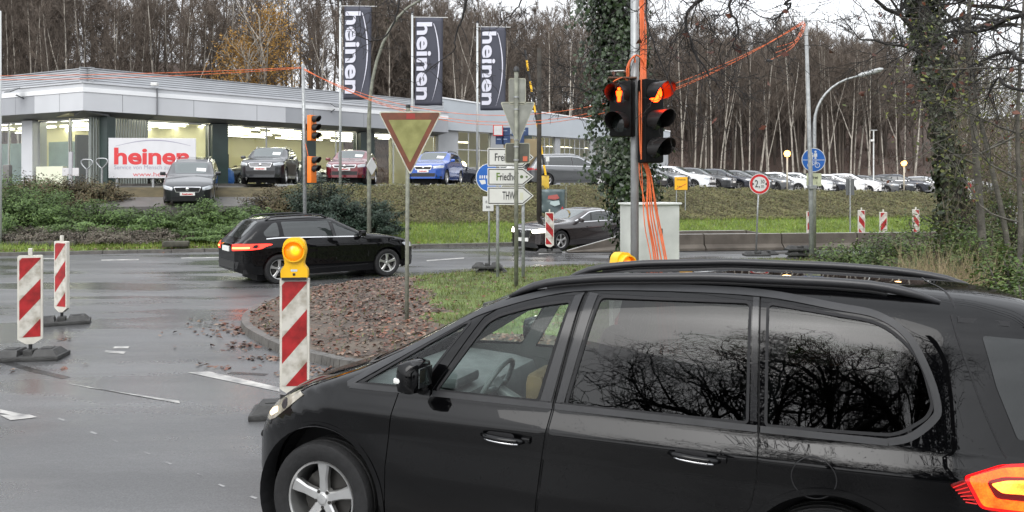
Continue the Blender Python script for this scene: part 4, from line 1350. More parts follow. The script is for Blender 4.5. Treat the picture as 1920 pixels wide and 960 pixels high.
for F, L0, L1, dk in ((FR, 0, LS, 9.6), (FL, 0, 17, 3.4)):
    nm = 'r' if F is FR else 'l'
    z0 = 5.38
    f = MB(); fbox(f, F, L0 - .0, dk, -.002, .35, z0, 6.18); sp_(f, 'fascia', CLAD)
    f = MB(); fbox(f, F, dk + .004, L1, -.002, .35, z0, 6.18); sp_(f, 'fascia', CLADD)
    f = MB(); fbox(f, F, L0, L1, -.03, .35, 6.184, 6.38); sp_(f, 'fascia_band', CLADW)
    f = MB(); fbox(f, F, L0, L1, -.002, .35, 6.384, 6.56); fbox(f, F, L0, L1, -.05, .36, 6.564, 6.62); sp_(f, 'fascia_cap', CLAD)
    f = MB()
    for k in range(6):
        z = 6.66 + k * .10
        f.hexa([F(L0, .40, z), F(L1, .40, z), F(L1, .52, z), F(L0, .52, z), F(L0, .43, z + .092), F(L1, .43, z + .092), F(L1, .52, z + .092), F(L0, .52, z + .092)])
    fbox(f, F, L0, L1, .38, .54, 7.265, 7.30)
    sp_(f, 'parapet_louvre', LOUV)
    k = L0 + 1.6
    while k < L1: f = MB(); fbox(f, F, k, k + .022, -.0045, 0, 5.39, 6.17); sp_(f, 'panel_joint', SOFF); k += 3.2
    f = MB(); f.hexa([F(L0, 1.25, 5.20), F(L1, 1.25, 5.20), F(L1, 0.0, 5.376), F(L0, 0.0, 5.376), F(L0, 1.25, 5.30), F(L1, 1.25, 5.30), F(L1, 0.0, 5.379), F(L0, 0.0, 5.379)]); sp_(f, 'soffit', SOFF)
    f = MB(); fbox(f, F, L0 - .2 if F is FR else .6, L1, 1.25, 12 if F is FR else 8, 5.26 if F is FR else 5.30, 5.34); sp_(f, 'ceiling', CREAM)
    f = MB(); fbox(f, F, L0, L1, .3, 13 if F is FR else 8, 6.60 if F is FR else 6.58, 6.64 if F is FR else 6.62); sp_(f, 'roof_slab', SOFF)
    f = MB(); fbox(f, F, L0, L1, .0, 12 if F is FR else 8, 1.6, FZ - .0 if F is FR else FZ - .01); sp_(f, 'floor_slab', pm('showroom_floor', (.32, .31, .27), .25, 0, .1, 1))
f = MB(); fbox(f, FR, 1, LS, 11.6, 11.9, FZ, 5.26); sp_(f, 'back_wall', CREAM)
f = MB(); fbox(f, FL, 1, 17, 7.6, 7.9, FZ, 5.3); sp_(f, 'back_wall', CREAM)
f = MB(); fbox(f, FL, 5.4, 17, 5.2, 5.3, FZ, 4.5); sp_(f, 'partition', pm('teal_partition', (.20, .27, .28), .4, 0, .2, .8))
f = MB(); fbox(f, FR, 6.7, 10.6, 8.6, 9.2, FZ, 4.0); fbox(f, FR, 1.2, 2.4, 5.0, 5.3, FZ, 4.6); fbox(f, FR, 12.6, 14.0, 7.0, 7.3, FZ, 4.2); sp_(f, 'partition', DARKP)
f = MB(); fbox(f, FR, 8.0, 9.6, 8.50, 8.56, FZ, 3.6); sp_(f, 'inner_door', CREAM)
# ceiling light lines
tb = []
for q in (2.0, 3.6, 5.4, 7.4, 9.8):
    s = .8 + (q * 1.7) % 2.2
    while s < LS - 1.2:
        ln = 3.4 if (s * 7) % 3 > 1 else 2.2
        f = MB(); fbox(f, FR, s, min(LS - .5, s + ln), q, q + .11, 5.16, 5.20); sp_(f, 'ceiling_light', TUBEL); s += ln + .7
for q in (1.7, 4.0, 6.0):
    for s in (1.0, 4.6, 8.2, 11.8):
        f = MB(); fbox(f, FL, s, s + 3.1, q, q + .12, 5.16, 5.22); sp_(f, 'ceiling_light', TUBEL)
# glazing
def bay(F, s0, s1, q=1.25, parts=1, low=0.0, z1=5.2):
    fr = MB()
    fbox(fr, F, s0, s1, q - .03, q + .05, FZ, FZ + .10); fbox(fr, F, s0, s1, q - .03, q + .05, z1 - .08, z1 - .005)
    for k in range(parts + 1):
        c = s0 + (s1 - s0) * k / parts
        fbox(fr, F, c - .035 if k else c, c + .035 if k < parts else c, q - .028, q + .048, FZ + .102, z1 - .082)
    w = sp_(fr, 'window', ALU)
    g = MB(); g.add([F(s0 + .01, q + .01, FZ + .1), F(s1 - .01, q + .01, FZ + .1), F(s1 - .01, q + .01, z1 - .08), F(s0 + .01, q + .01, z1 - .08)], [(0, 1, 2, 3)])
    p = sp_(g, 'pane', SHOPGLASS); p.parent = w
bay(FR, 3.05, 6.1, parts=1); bay(FR, 6.95, 11.4, parts=2); bay(FR, 12.0, 14.8, parts=2); bay(FR, 15.8, LS - .1, parts=3)
bay(FL, .5, 2.7, parts=1); bay(FL, 2.8, 5.0, parts=1); bay(FL, 5.9, 9, parts=2)
f = MB(); fbox(f, FL, 2.9, 4.9, 1.0, 1.2, FZ, 3.02); sp_(f, 'plinth_panel', pm('plinth_white', (.62, .64, .50), .5, 0, .05, 1))
f = MB()
for s0, s1, q0, q1 in ((6.12, 6.93, .9, 1.7), (11.42, 11.98, 1.0, 1.6), (14.82, 15.78, .9, 1.7)): fbox(f, FR, s0, s1, q0, q1, FZ, 5.19)
for s0, s1, q0, q1, nme in ((6.12, 6.93, .9, 1.7, 0), (11.42, 11.98, 1.0, 1.6, 0), (14.82, 15.78, .9, 1.7, 0)):
    g = MB(); fbox(g, FR, s0, s1, q0, q1, FZ, 5.19); sp_(g, 'pillar', DGREEN)
g = MB(); fbox(g, FL, 5.02, 5.86, .9, 1.6, FZ, 5.19); sp_(g, 'pillar', CLAD)
g = MB(); fbox(g, FL, -.05, .45, 1.1, 1.5, FZ, 5.19); sp_(g, 'pillar', DGREEN)
# metal fin screen at the corner
f = MB(); k = .55
while k < 3.0:
    fbox(f, FR, k, k + .05, .9, 1.12, FZ, 5.19); k += .115
sp_(f, 'fin_screen', pm('fin_metal', (.30, .33, .31), .4, .4, .1, 2))
# fittings on the fascia: floodlights, camera, pipe
def floodlight(F, s, z):
    m = MB(); m.tube([F(s, 0, z), F(s, -.35, z + .12)], .03, 6)
    m.hexa([F(s - .22, -.75, z + .18), F(s + .22, -.75, z + .18), F(s + .22, -.30, z + .40), F(s - .22, -.30, z + .40), F(s - .22, -.73, z + .24), F(s + .22, -.73, z + .24), F(s + .22, -.28, z + .46), F(s - .22, -.28, z + .46)])
    sp_(m, 'floodlight', pm('floodlight_grey', (.12, .125, .13), .4, .3))
floodlight(FR, 12.3, 6.1); floodlight(FR, 19.0, 6.1); floodlight(FL, 4.2, 6.1)
m = MB(); m.tube([FR(3.1, -.05, 6.6), FR(3.1, -.05, 5.4), FR(3.12, 1.2, 5.2), FR(3.12, 1.2, 4.4)], .035, 6); sp_(m, 'downpipe', SOFF)
m = MB().bbox(FR(2.95, -.15, 6.75), (.3, .22, .16), .03); sp_(m, 'security_camera', WHITE)

# workshop wing
workshop = thing('workshop', 'long pale workshop wing with lit glazed garage doors', 'building', (-18.5, 34, FZ))
def wp_(mb, name, mat, par=None):
    o = mb.build(name, mat, None); o.data.transform(Matrix.Translation((18.5, -34, -FZ))); o.parent = par or workshop
    return o
W0, W1 = LS + .05, 46.0
zb, zt = 5.6, 7.55
f = MB(); f.hexa([FR(W0, .8, zb), FR(W1, .8, zb), FR(W1, 1.1, zb), FR(W0, 1.1, zb), FR(W0, .8, zt), FR(W1, .8, zt - .9), FR(W1, 1.1, zt - .9), FR(W0, 1.1, zt)])
wp_(f, 'fascia', pm('workshop_cladding', (.40, .43, .46), .45, .1, .06, .5))
f = MB(); f.hexa([FR(W0, .75, zt), FR(W1, .75, zt - .9), FR(W1, 16, zt - .6), FR(W0, 16, zt + .3), FR(W0, .75, zt + .09), FR(W1, .75, zt - .81), FR(W1, 16, zt - .5), FR(W0, 16, zt + .4)])
wp_(f, 'roof', CLADW)
WW = pm('workshop_wall', (.34, .35, .36), .6, 0, .08, .6)
WARM = em('lit_workshop', (1.0, .80, .42), .55)
for s0, s1 in ((W0, 22.3), (25.2, 28.0), (31.6, 32.15), (35.6, 36.2), (39.6, 46)): f = MB(); fbox(f, FR, s0, s1, 1.0, 1.3, FZ - .5, zb); wp_(f, 'wall', WW)
f = MB(); fbox(f, FR, 28.05, 29.0, .85, 1.25, FZ - .5, zb); wp_(f, 'pillar', DGREEN)
f = MB(); fbox(f, FR, W0, W1, 6, 6.2, FZ - .5, zb + 1); wp_(f, 'back_wall', CREAM)
f = MB(); fbox(f, FR, W0, W1, .9, 9, FZ - .6, FZ - .02); wp_(f, 'floor_slab', LOTASPH)
for s0, s1, nx, nz_ in ((22.32, 25.18, 3, 3), (29.02, 31.58, 5, 5), (32.17, 35.58, 6, 5), (36.22, 39.58, 6, 5)):
    fr = MB()
    for k in range(nx + 1):
        c = s0 + (s1 - s0) * k / nx; fbox(fr, FR, c - .03, c + .03, 1.10, 1.16, FZ, zb - .01)
    for k in range(nz_ + 1):
        z = FZ + .02 + (zb - FZ - .06) * k / nz_; fbox(fr, FR, s0 - .03, s1 + .03, 1.105, 1.155, z - .03, z + .03)
    w = wp_(fr, 'garage_door', ALU)
    g = MB(); g.add([FR(s0, 1.13, FZ), FR(s1, 1.13, FZ), FR(s1, 1.13, zb - .02), FR(s0, 1.13, zb - .02)], [(0, 1, 2, 3)]); wp_(g, 'pane', SHOPGLASS, w)
for s in (22.7, 23.9, 30, 33, 34.6, 37.5):
    f = MB(); fbox(f, FR, s, s + 1.1, 3, 3.2, 5.0, 5.06); wp_(f, 'ceiling_light', em('workshop_tube', (1.0, .85, .5), 9))
f = MB().lathe([(.001, -.14), (.24, -.1), (.3, 0), (.24, .1), (.001, .14)], 14, 'Y', FR(23.3, 1.8, 3.4)); wp_(f, 'lamp_globe', em('warm_flood', (1, .86, .5), 9))

# cars inside the showroom
SILV = paint('silver_car_paint', (.45, .46, .47), .7, .3)
WHITEP = paint('white_car_paint', (.72, .73, .74), 0.0, .3)
DGREY = paint('dark_grey_car_paint', (.025, .027, .030), .4, .28)
GREYP = paint('grey_car_paint', (.11, .115, .12), .6, .28)
REDP = paint('dark_red_car_paint', (.13, .008, .014), .3, .26)
BLUEP = paint('bright_blue_car_paint', (.012, .075, .36), .4, .26)
BROWNP = paint('brown_black_car_paint', (.030, .024, .024), .5, .26)
BLUEBLK = paint('blue_black_car_paint', (.012, .015, .025), .4, .26)
def put(c, p, rz, pitch=0.0):
    c.location = p; c.rotation_euler = (0, pitch, rz)
def showcar(s, q, rz, kind, pt, label, F=FR, **k):
    c = make_car('showroom_car', label, kind, pt, step=.22, door_parts=False, **k)
    p = F(s, q, FZ + .005); put(c, p, rz); return c
showcar(5.2, 3.6, R(160), 'hatch', WHITEP, 'white hatchback inside the showroom, left of the first green pillar', H=1.48)
showcar(8.4, 3.4, R(50), 'estate', DGREY, 'dark car inside the showroom, right behind the first green pillar', H=1.48)
showcar(13.2, 3.2, R(150), 'hatch', SILV, 'silver car inside the showroom, behind the dark red car', H=1.5)
showcar(2.4, 4.2, R(110), 'suv', DGREY, 'dark car inside the showroom behind the metal fins and the loop stands', FL, H=1.62)
# blue barrel-shaped wrapped display beside the pillar
m = MB().lathe([(.001, 0), (.42, .02), (.50, .25), (.46, .7), (.30, .9), (.001, .95)], 14, 'Z', FR(7.2, 1.9, FZ))
tag(m.build('display_cushion', BLUESH, None, True), 'bright blue rounded display cushion beside the first green pillar', 'display')

# ------------------------------------------------------------------ ramp up to the dealer's yard
rampm = MB()
def gr(x, y): return x * ROAD_E.x + y * ROAD_E.y, x * ROAD_N.x + y * ROAD_N.y
r_ = [px(240, 392, 28.9), px(545, 380, 31.0)]
RA = [Vector((-15.6, 28.7, 1.36)), Vector((-9.1, 30.5, 1.36)), Vector((-10.6, 35.4, 2.12)), Vector((-17.2, 33.6, 2.12))]
rampm.add(RA + [p + Vector((0, 0, -2.2)) for p in RA], [(0, 1, 2, 3), (0, 4, 5, 1), (1, 5, 6, 2), (3, 7, 4, 0)])
tag(rampm.build('ramp', pm('ramp_asphalt', (.085, .08, .074), .55, 0, .2, 1.5, .2, 60)), kind='structure')
m = MB(); 
a, b = RA[3] + Vector((.2, .15, 0)), RA[2] + Vector((-.1, .15, 0))
m.hexa([a + Vector((0, 0, -.2)), b + Vector((0, 0, -.2)), b + Vector((-.15, .35, -.2)), a + Vector((-.15, .35, -.2)), a + Vector((0, 0, .10)), b + Vector((0, 0, .10)), b + Vector((-.15, .35, .10)), a + Vector((-.15, .35, .10))])
tag(m.build('yard_kerb', KERB), kind='structure')
def ramp_z(x, y):
    n = (RA[1] - RA[0]).cross(RA[3] - RA[0]); return RA[0].z - (n.x * (x - RA[0].x) + n.y * (y - RA[0].y)) / n.z

# ------------------------------------------------------------------ cars in the yard and on the road
c = make_car('parked_car', 'dark grey estate car with a price card parked nose down on the ramp', 'estate', DGREY, step=.09, L=4.69, W=1.83, H=1.48, wb=2.69, rails='chrome', card=True, plate='dealer', front=dict(gw=.50, gh=.17))
put(c, (-12.35, 30.2, ramp_z(-12.35, 30.2) + .02), R(108), R(-8.6))
c = make_car('parked_car', 'black off-roader with chrome grille bars parked by the showroom glass', 'suv', DGREY, step=.09, L=4.8, W=1.94, H=1.72, wb=2.9, rw=.37, rails='chrome', card=True, plate='dealer', front=dict(gw=.50, gh=.17, bars=3))
put(c, px(496, 345.5, 34.9), R(96))
c = make_car('parked_car', 'dark red off-roader with a price card parked behind the flagpole', 'suv', REDP, step=.09, L=4.5, W=1.84, H=1.63, wb=2.68, rw=.35, card=True, plate='dealer', front=dict(gw=.56, gh=.12, bars=1))
put(c, px(652, 345.5, 35.6), R(92))
c = make_car('parked_car', 'bright blue off-roader with a price card parked beside the lit glass front', 'suv', BLUEP, step=.09, L=4.48, W=1.85, H=1.63, wb=2.67, rw=.35, rails=True, card=True, plate='dealer', front=dict(gw=.44, gh=.15))
put(c, px(803, 347, 36.6), R(80))
c = make_car('parked_car', 'black car half hidden between the blue off-roader and the third flagpole', 'hatch', BLUEBLK, L=4.3, W=1.8, H=1.45)
put(c, px(893, 351, 43), R(188))
c = make_car('parked_car', 'white car peeping out behind the blue round sign', 'hatch', WHITEP, L=4.3, W=1.8, H=1.48)
put(c, px(925, 352, 43), R(70))
c = make_car('parked_car', 'dark car behind the wooden post and the arrow signs', 'estate', DGREY, L=4.5, W=1.8, H=1.47)
put(c, px(1010, 352, 45), R(200))
c = make_car('parked_car', 'dark grey van-like family car parked in front of the garage doors', 'mpv', GREYP, step=.10, L=4.85, W=1.9, H=1.74, wb=2.92, rw=.34, chrome='full', rails='chrome', card=False)
put(c, px(1119, 349, 43.5), R(186))
# black estate driving past
c = make_car('driving_estate', 'black estate car driving away across the wet junction with lit tail lamps', 'estate', PBLACK, step=.07, L=4.32, W=1.84, H=1.49, wb=2.60, rw=.325, taillit=True, rails=True, detail=2)
put(c, (-3.48, 19.55, 0), R(180 + 35))
# dark coupe waiting
c = make_car('waiting_coupe', 'dark brown four door coupe with dipped headlamps waiting at the barrier', 'coupe', BROWNP, step=.07, L=4.6, W=1.85, H=1.39, wb=2.75, rw=.335, headlit=True, chrome='full', front=dict(gw=.40, gh=.26, emblem='rings'), detail=2)
put(c, (1.05, 26.6, 0), R(40))
# the long row of used cars
rowdef = [
 (1222, 'hatch', BLUEBLK, 'black hatchback first in the long row, behind the hanging orange cables', 1.46),
 (1262, 'estate', GREYP, 'grey estate car second in the long row, over the yellow town sign', 1.50),
 (1310, 'estate', WHITEP, 'white estate car with dark grille third in the long row', 1.50),
 (1350, 'estate', DGREY, 'dark grey estate car left of the width limit sign', 1.49),
 (1393, 'estate', BLUEBLK, 'blue-black estate car right behind the width limit sign', 1.50),
 (1428, 'hatch', GREYP, 'grey hatchback just right of the width limit sign', 1.46),
 (1460, 'estate', GREYP, 'grey estate car under the left glowing lamp', 1.48),
 (1503, 'hatch', WHITEP, 'white hatchback behind the grey mast with the blue sign', 1.47),
 (1540, 'estate', WHITEP, 'white estate car right of the grey mast', 1.47),
 (1567, 'hatch', BLUEBLK, 'black hatchback left of the grey sign back', 1.46),
 (1600, 'estate', WHITEP, 'white estate car behind the grey sign back', 1.50),
 (1632, 'suv', WHITEP, 'white off-roader right of the grey sign back', 1.60),
 (1664, 'estate', GREYP, 'grey estate car left of the right glowing lamp', 1.48),
 (1692, 'estate', DGREY, 'dark estate car behind the right glowing lamp', 1.50),
 (1722, 'suv', BLUEBLK, 'black off-roader beside the right ivy trunk', 1.62),
]
protos = {}
for i, (x, kind, pt, lab, H) in enumerate(rowdef):
    D = 44.5 + (x - 1222) * 0.036
    key = (kind, pt.name)
    if key not in protos:
        protos[key] = make_car('used_car', lab, kind, pt, step=.16, door_parts=False, L=4.5 if kind != 'hatch' else 4.25, W=1.82, H=H, wb=2.66, group='used cars in the long row on the bank', front=dict(gw=.48, gh=.13))
        c = protos[key]
    else:
        c = dup(protos[key], label=lab)
    p = px(x, 350, D); p.z = hxy(p.x, p.y) + .0
    put(c, p, R(180 - 34))
for i, (x, D, pt, lab) in enumerate([(1770, 66, SILV, 'silver car seen through the bush twigs, right of the right ivy trunk'), (1806, 67, WHITEP, 'white car behind the warning triangle'), (1842, 66, SILV, 'silver car farthest right in the long row')]):
    key = ('hatch', pt.name)
    if key not in protos:
        protos[key] = make_car('used_car', lab, 'hatch', pt, step=.16, door_parts=False, group='used cars in the long row on the bank'); c = protos[key]
    else: c = dup(protos[key], label=lab)
    p = px(x, 350, D); p.z = hxy(p.x, p.y)
    put(c, p, R(180 - 34))
c = make_car('braking_car', 'car with lit red lamps mostly hidden behind the right bushes', 'hatch', WHITEP, taillit=True)
put(c, (18.4, 26.6, 0), R(180 + 22))
# ------------------------------------------------------------------ trees and plants
def rand_unit(rng, n):
    v = rng.normal(size=(n, 3)); return v / np.linalg.norm(v, axis=1)[:, None]

def tubes_np(paths, sides=5):
    """many tapered tubes; paths: list of (points (k,3), radii (k,))"""
    Vs = []; Fs = []; b = 0
    ang = np.arange(sides) * 2 * np.pi / sides
    ca, sa = np.cos(ang), np.sin(ang)
    for P, r in paths:
        P = np.asarray(P, float); r = np.asarray(r, float); k = len(P)
        T = np.gradient(P, axis=0); T /= np.linalg.norm(T, axis=1)[:, None] + 1e-9
        ref = np.array([0.31, 0.17, 0.93]) if abs(T[0, 2]) < .9 else np.array([1.0, 0.1, 0])
        A = np.cross(T, ref); A /= np.linalg.norm(A, axis=1)[:, None] + 1e-9
        B = np.cross(T, A)
        V = P[:, None] + (A[:, None] * ca[None, :, None] + B[:, None] * sa[None, :, None]) * r[:, None, None]
        Vs.append(V.reshape(-1, 3))
        i, j = np.meshgrid(np.arange(k - 1), np.arange(sides), indexing='ij')
        a = b + i * sides + j; c = b + i * sides + (j + 1) % sides
        Fs.append(np.stack([a, c, c + sides, a + sides], -1).reshape(-1, 4)); b += k * sides
    return np.concatenate(Vs), np.concatenate(Fs)

def spikes(P, Dv, L, w, rng, bend=.25):
    """thin twigs as bent pairs of triangles: base, middle, tip"""
    n = len(P)
    side = np.cross(Dv, rand_unit(rng, n)); side /= np.linalg.norm(side, axis=1)[:, None] + 1e-9
    L = np.broadcast_to(L, n)[:, None]; w = np.broadcast_to(w, n)[:, None]
    mid = P + Dv * L * .5 + rand_unit(rng, n) * L * bend * .3
    tip = P + Dv * L + rand_unit(rng, n) * L * bend
    V = np.stack([P - side * w, P + side * w, mid + side * w * .6, mid - side * w * .6, tip], 1).reshape(-1, 3)
    b = np.arange(n) * 5
    F = np.concatenate([np.stack([b, b + 1, b + 2], -1), np.stack([b, b + 2, b + 3], -1), np.stack([b + 3, b + 2, b + 4], -1)])
    return V, F

def leaves(P, N, size, rng, aspect=.6, jit=.6):
    """small diamond leaves at P, facing roughly N"""
    n = len(P)
    N = N + rand_unit(rng, n) * jit; N /= np.linalg.norm(N, axis=1)[:, None] + 1e-9
    A = np.cross(N, rand_unit(rng, n)); A /= np.linalg.norm(A, axis=1)[:, None] + 1e-9
    B = np.cross(N, A)
    s = (np.broadcast_to(size, n) * rng.uniform(.6, 1.3, n))[:, None]
    fold = N * s * rng.uniform(-.25, .25, n)[:, None]
    V = np.stack([P - A * s * .5, P - B * s * .5 * aspect + fold, P + A * s * .5, P + B * s * .5 * aspect + fold], 1).reshape(-1, 3)
    b = np.arange(n) * 4
    return V, np.concatenate([np.stack([b, b + 1, b + 2], -1), np.stack([b, b + 2, b + 3], -1)])

def branch(rng, p, d, L, r, depth, out, tips, wob=.25, up=.1, kids_=4, seg=6, ratio=.62, spread=.8, rmin=.004):
    """a bare limb that splits again and again"""
    P = [np.array(p, float)]; d = np.array(d, float); d /= np.linalg.norm(d)
    k = max(3, seg)
    for i in range(k):
        d = d + rng.normal(size=3) * wob / math.sqrt(k) * 1.4 + np.array([0, 0, up / k]); d /= np.linalg.norm(d)
        P.append(P[-1] + d * L / k)
    rad = np.linspace(r, max(rmin, r * .35), len(P))
    out.append((np.array(P), rad))
    if depth == 0:
        tips.append((P[-1], d)); return
    n = kids_ if np.isscalar(kids_) else kids_[len(kids_) - depth]
    for i in range(n):
        t = rng.uniform(.25, 1.0) if i else 1.0
        j = min(len(P) - 1, max(1, int(t * (len(P) - 1))))
        q = P[j]; dd = (P[j] - P[j - 1]); dd /= np.linalg.norm(dd)
        e = np.cross(dd, rng.normal(size=3)); e /= np.linalg.norm(e)
        nd = dd * (1 - spread * .45) + e * spread * rng.uniform(.5, 1.1)
        branch(rng, q, nd, L * ratio * rng.uniform(.7, 1.15), max(rmin, rad[j] * .62), depth - 1, out, tips, wob, up, kids_, seg, ratio, spread, rmin)

def bark(name, a, b, sc=6):
    return pm(name, a, .85, 0, 0, sc, .8, 25, col2=b)
BARKD = bark('dark_bark', (.018, .016, .014), (.050, .044, .036))
BARKG = bark('grey_bark', (.05, .046, .04), (.12, .11, .09))
TWIGB = pm('bare_twigs', (.098, .078, .062), .9, 0, .30, .25)
TWIGD = pm('dark_bare_twigs', (.016, .014, .013), .85, 0, .3, 2)
def birch_mat():
    m, n, out = new_mat('birch_bark')
    b = n.nodes.new('ShaderNodeBsdfPrincipled'); b.inputs['Roughness'].default_value = .7
    tc = n.nodes.new('ShaderNodeTexCoord'); mp = n.nodes.new('ShaderNodeMapping'); mp.inputs['Scale'].default_value = (2, 2, 1.1)
    nz = n.nodes.new('ShaderNodeTexNoise'); nz.inputs['Scale'].default_value = 1.8; nz.inputs['Detail'].default_value = 7
    n.links.new(tc.outputs['Object'], mp.inputs[0]); n.links.new(mp.outputs[0], nz.inputs['Vector'])
    rp = n.nodes.new('ShaderNodeValToRGB'); e = rp.color_ramp.elements
    e[0].position = .34; e[0].color = (.10, .085, .07, 1); e[1].position = .50; e[1].color = (.34, .31, .265, 1)
    n.links.new(nz.outputs['Fac'], rp.inputs[0]); n.links.new(rp.outputs[0], b.inputs['Base Color'])
    n.links.new(b.outputs[0], out.inputs['Surface'])
    return m
BIRCH = birch_mat()

def forest_tree(rng, H, pale, low=.35):
    """trunk paths and twig arrays of one tall thin woodland tree"""
    k = 9; t = np.linspace(0, 1, k)
    lean = rng.normal(0, .035, 2)
    P = np.zeros((k, 3)); P[:, 2] = t * H
    P[:, 0] = lean[0] * H * t + np.cumsum(rng.normal(0, .05, k)); P[:, 1] = lean[1] * H * t + np.cumsum(rng.normal(0, .05, k))
    r0 = rng.uniform(.10, .17)
    paths = [(P, r0 * (1 - t * .85))]
    if rng.random() < .3:
        j = rng.integers(2, 4); d = np.array([rng.normal(0, .22), rng.normal(0, .22), 1]); d /= np.linalg.norm(d)
        Q = P[j] + np.outer(np.linspace(0, 1, 6), d) * H * .55 + np.cumsum(rng.normal(0, .06, (6, 3)), 0)
        paths.append((Q, r0 * .6 * np.linspace(1, .2, 6)))
    nb = 30 if low > .2 else 46
    br = []
    TP = []; TD = []; TL = []
    for i in range(nb):
        f = rng.uniform(low, .99) ** .9
        base = np.array([np.interp(f, t, P[:, c]) for c in range(3)])
        a = rng.uniform(0, 2 * np.pi); el = rng.uniform(.5, 1.15)
        d = np.array([math.cos(a) * math.cos(el), math.sin(a) * math.cos(el), math.sin(el)])
        L = (1.15 - f) * H * .26 * rng.uniform(.6, 1.3) + .5
        Q = base + np.outer(np.linspace(0, 1, 4), d) * L; Q[2:, 2] += rng.normal(0, .12, 2)
        br.append((Q, .028 * np.linspace(1, .3, 4) * (1.4 - f)))
        n = 18
        u = rng.uniform(.2, 1, n)
        TP.append(base + d * L * u[:, None]); dd = d + rand_unit(rng, n) * .75 + np.array([0, 0, .25]); dd /= np.linalg.norm(dd, axis=1)[:, None]
        TD.append(dd); TL.append(rng.uniform(.35, 1.0, n))
    TP, TD, TL = np.concatenate(TP), np.concatenate(TD), np.concatenate(TL)
    n2 = len(TP); u = rng.uniform(.3, 1, n2)[:, None]
    dd = TD + rand_unit(rng, n2) * .7; dd /= np.linalg.norm(dd, axis=1)[:, None]
    V1, F1 = spikes(TP, TD, TL, .021, rng); V2, F2 = spikes(TP + TD * TL[:, None] * u, dd, TL * .75, .016, rng)
    F2 = F2 + len(V1)
    Vb, Fb = tubes_np(br, 3)
    tV, tF = tubes_np(paths, 6)
    return tV, tF, np.concatenate([V1, V2]), np.concatenate([F1, F2]), Vb, Fb

rngF = np.random.default_rng(11)
VAR = [forest_tree(rngF, rngF.uniform(12.5, 15.5), False) for _ in range(9)]
LOW = [forest_tree(rngF, rngF.uniform(8.0, 12.0), False, .06) for _ in range(4)]
def tri(F): return np.concatenate([F[:, :3], F[:, [0, 2, 3]]])
def forest_mass():
    rng = np.random.default_rng(5)
    Vt = []; Ft = []; Mi = []; b = 0
    n = 0
    while n < 900:
        d = 71 + 80 * rng.random() ** 1.1; s = (rng.uniform(-.80, .95) if rng.random() < .55 else rng.uniform(-.8, -.25) if rng.random() < .35 else rng.uniform(.05, .8)) * d * 1.06
        if s < 16 and d < 68: pass
        x, y = sd(s, d)
        if y < 50: continue
        if abs(x / y) > .85: continue
        tV, tF, sV, sF, bV, bF = VAR[rng.integers(len(VAR))] if (rng.random() < .45 or d < 80) else LOW[rng.integers(len(LOW))]
        a = rng.uniform(0, 6.28); c, s_ = math.cos(a), math.sin(a); sc = rng.uniform(.78, 1.12) * (1.2 if x < -8 else 1.06)
        Rm = np.array([[c, -s_, 0], [s_, c, 0], [0, 0, 1]]) * sc
        o = np.array([x, y, hxy(x, y) - .1])
        for V, F, mi in ((tV, tri(tF), 0), (bV, tri(bF), 1), (sV, sF, 1)):
            Vt.append(V @ Rm.T + o); Ft.append(F + b); Mi.append(np.full(len(F), mi)); b += len(V)
        n += 1
    V = np.concatenate(Vt); F = np.concatenate(Ft)
    o = npmesh('woodland', V, F, bark('woodland_bark', (.045, .035, .028), (.110, .088, .070), .5), None, False)
    o.data.materials.append(TWIGB)
    if len(o.data.polygons) == len(F): o.data.polygons.foreach_set('material_index', np.concatenate(Mi).astype(np.int32))
    return tag(o, 'bare brown woodland covering the hillside', 'woodland', kind='stuff')
forest_mass()
# undergrowth on the hillside
def undergrowth():
    rng = np.random.default_rng(8); n = 16000
    d = rng.uniform(66.3, 112, n); s = rng.uniform(-60, 75, n)
    X = ROAD_E.x * s + ROAD_N.x * d; Y = ROAD_E.y * s + ROAD_N.y * d; Z = hz(s, d)
    P = np.column_stack([X, Y, Z])
    D = rand_unit(rng, n) * .7 + np.array([0, 0, 1.0]); D /= np.linalg.norm(D, axis=1)[:, None]
    V, F = spikes(P, D, rng.uniform(.4, 1.6, n), .03, rng, .4)
    return tag(npmesh('undergrowth', V, F, pm('undergrowth_brown', (.060, .038, .028), .9, 0, .5, .3)), 'brown undergrowth and bracken between the tree trunks', 'undergrowth', kind='stuff')
undergrowth()
# single pale birches that stand out of the wood
BV = []
for k in range(6):
    tV, tF, sV, sF, bV, bF = VAR[k]
    root = thing('birch_tree', 'slender pale birch in the wood on the hillside', 'tree')
    npmesh('trunk', tV, tF, BIRCH, root, True)
    npmesh('crown', np.concatenate([sV, bV]), np.concatenate([sF, tri(bF) + len(sV)]), TWIGB, root)
    BV.append(root)
rng = np.random.default_rng(21)
birches = []
def plant(x, D, lab, grp, used=[0]):
    kk = (x - 960) / FPX; D = (D if D < 72 else 72) / (.966 - .259 * kk); X = kk * D; Y = D
    i = used[0]; used[0] += 1
    o = BV[i] if i < len(BV) else dup(BV[i % len(BV)])
    o.location = (X, Y, hxy(X, Y) - .1); o.rotation_euler = (0, 0, rng.uniform(0, 6.28))
    sc = rng.uniform(.85, 1.12); o.scale = (sc * .78, sc * .78, sc * (1.1 if x < 560 else 1.0)); o.rotation_euler = (rng.normal(0, .05), rng.normal(0, .05), rng.uniform(0, 6.28))
    o['label'] = lab; o['group'] = grp
for x in (18, 40, 62, 88, 112, 128, 152, 170, 205, 225, 248, 262, 285, 300, 322, 338, 352, 372, 388, 405, 425, 440, 470, 486, 502, 530, 548, 590, 612, 640):
    plant(x + rng.uniform(-5, 5), rng.uniform(66.3, 71), 'slender pale birch rising behind the showroom roof', 'birches behind the showroom')
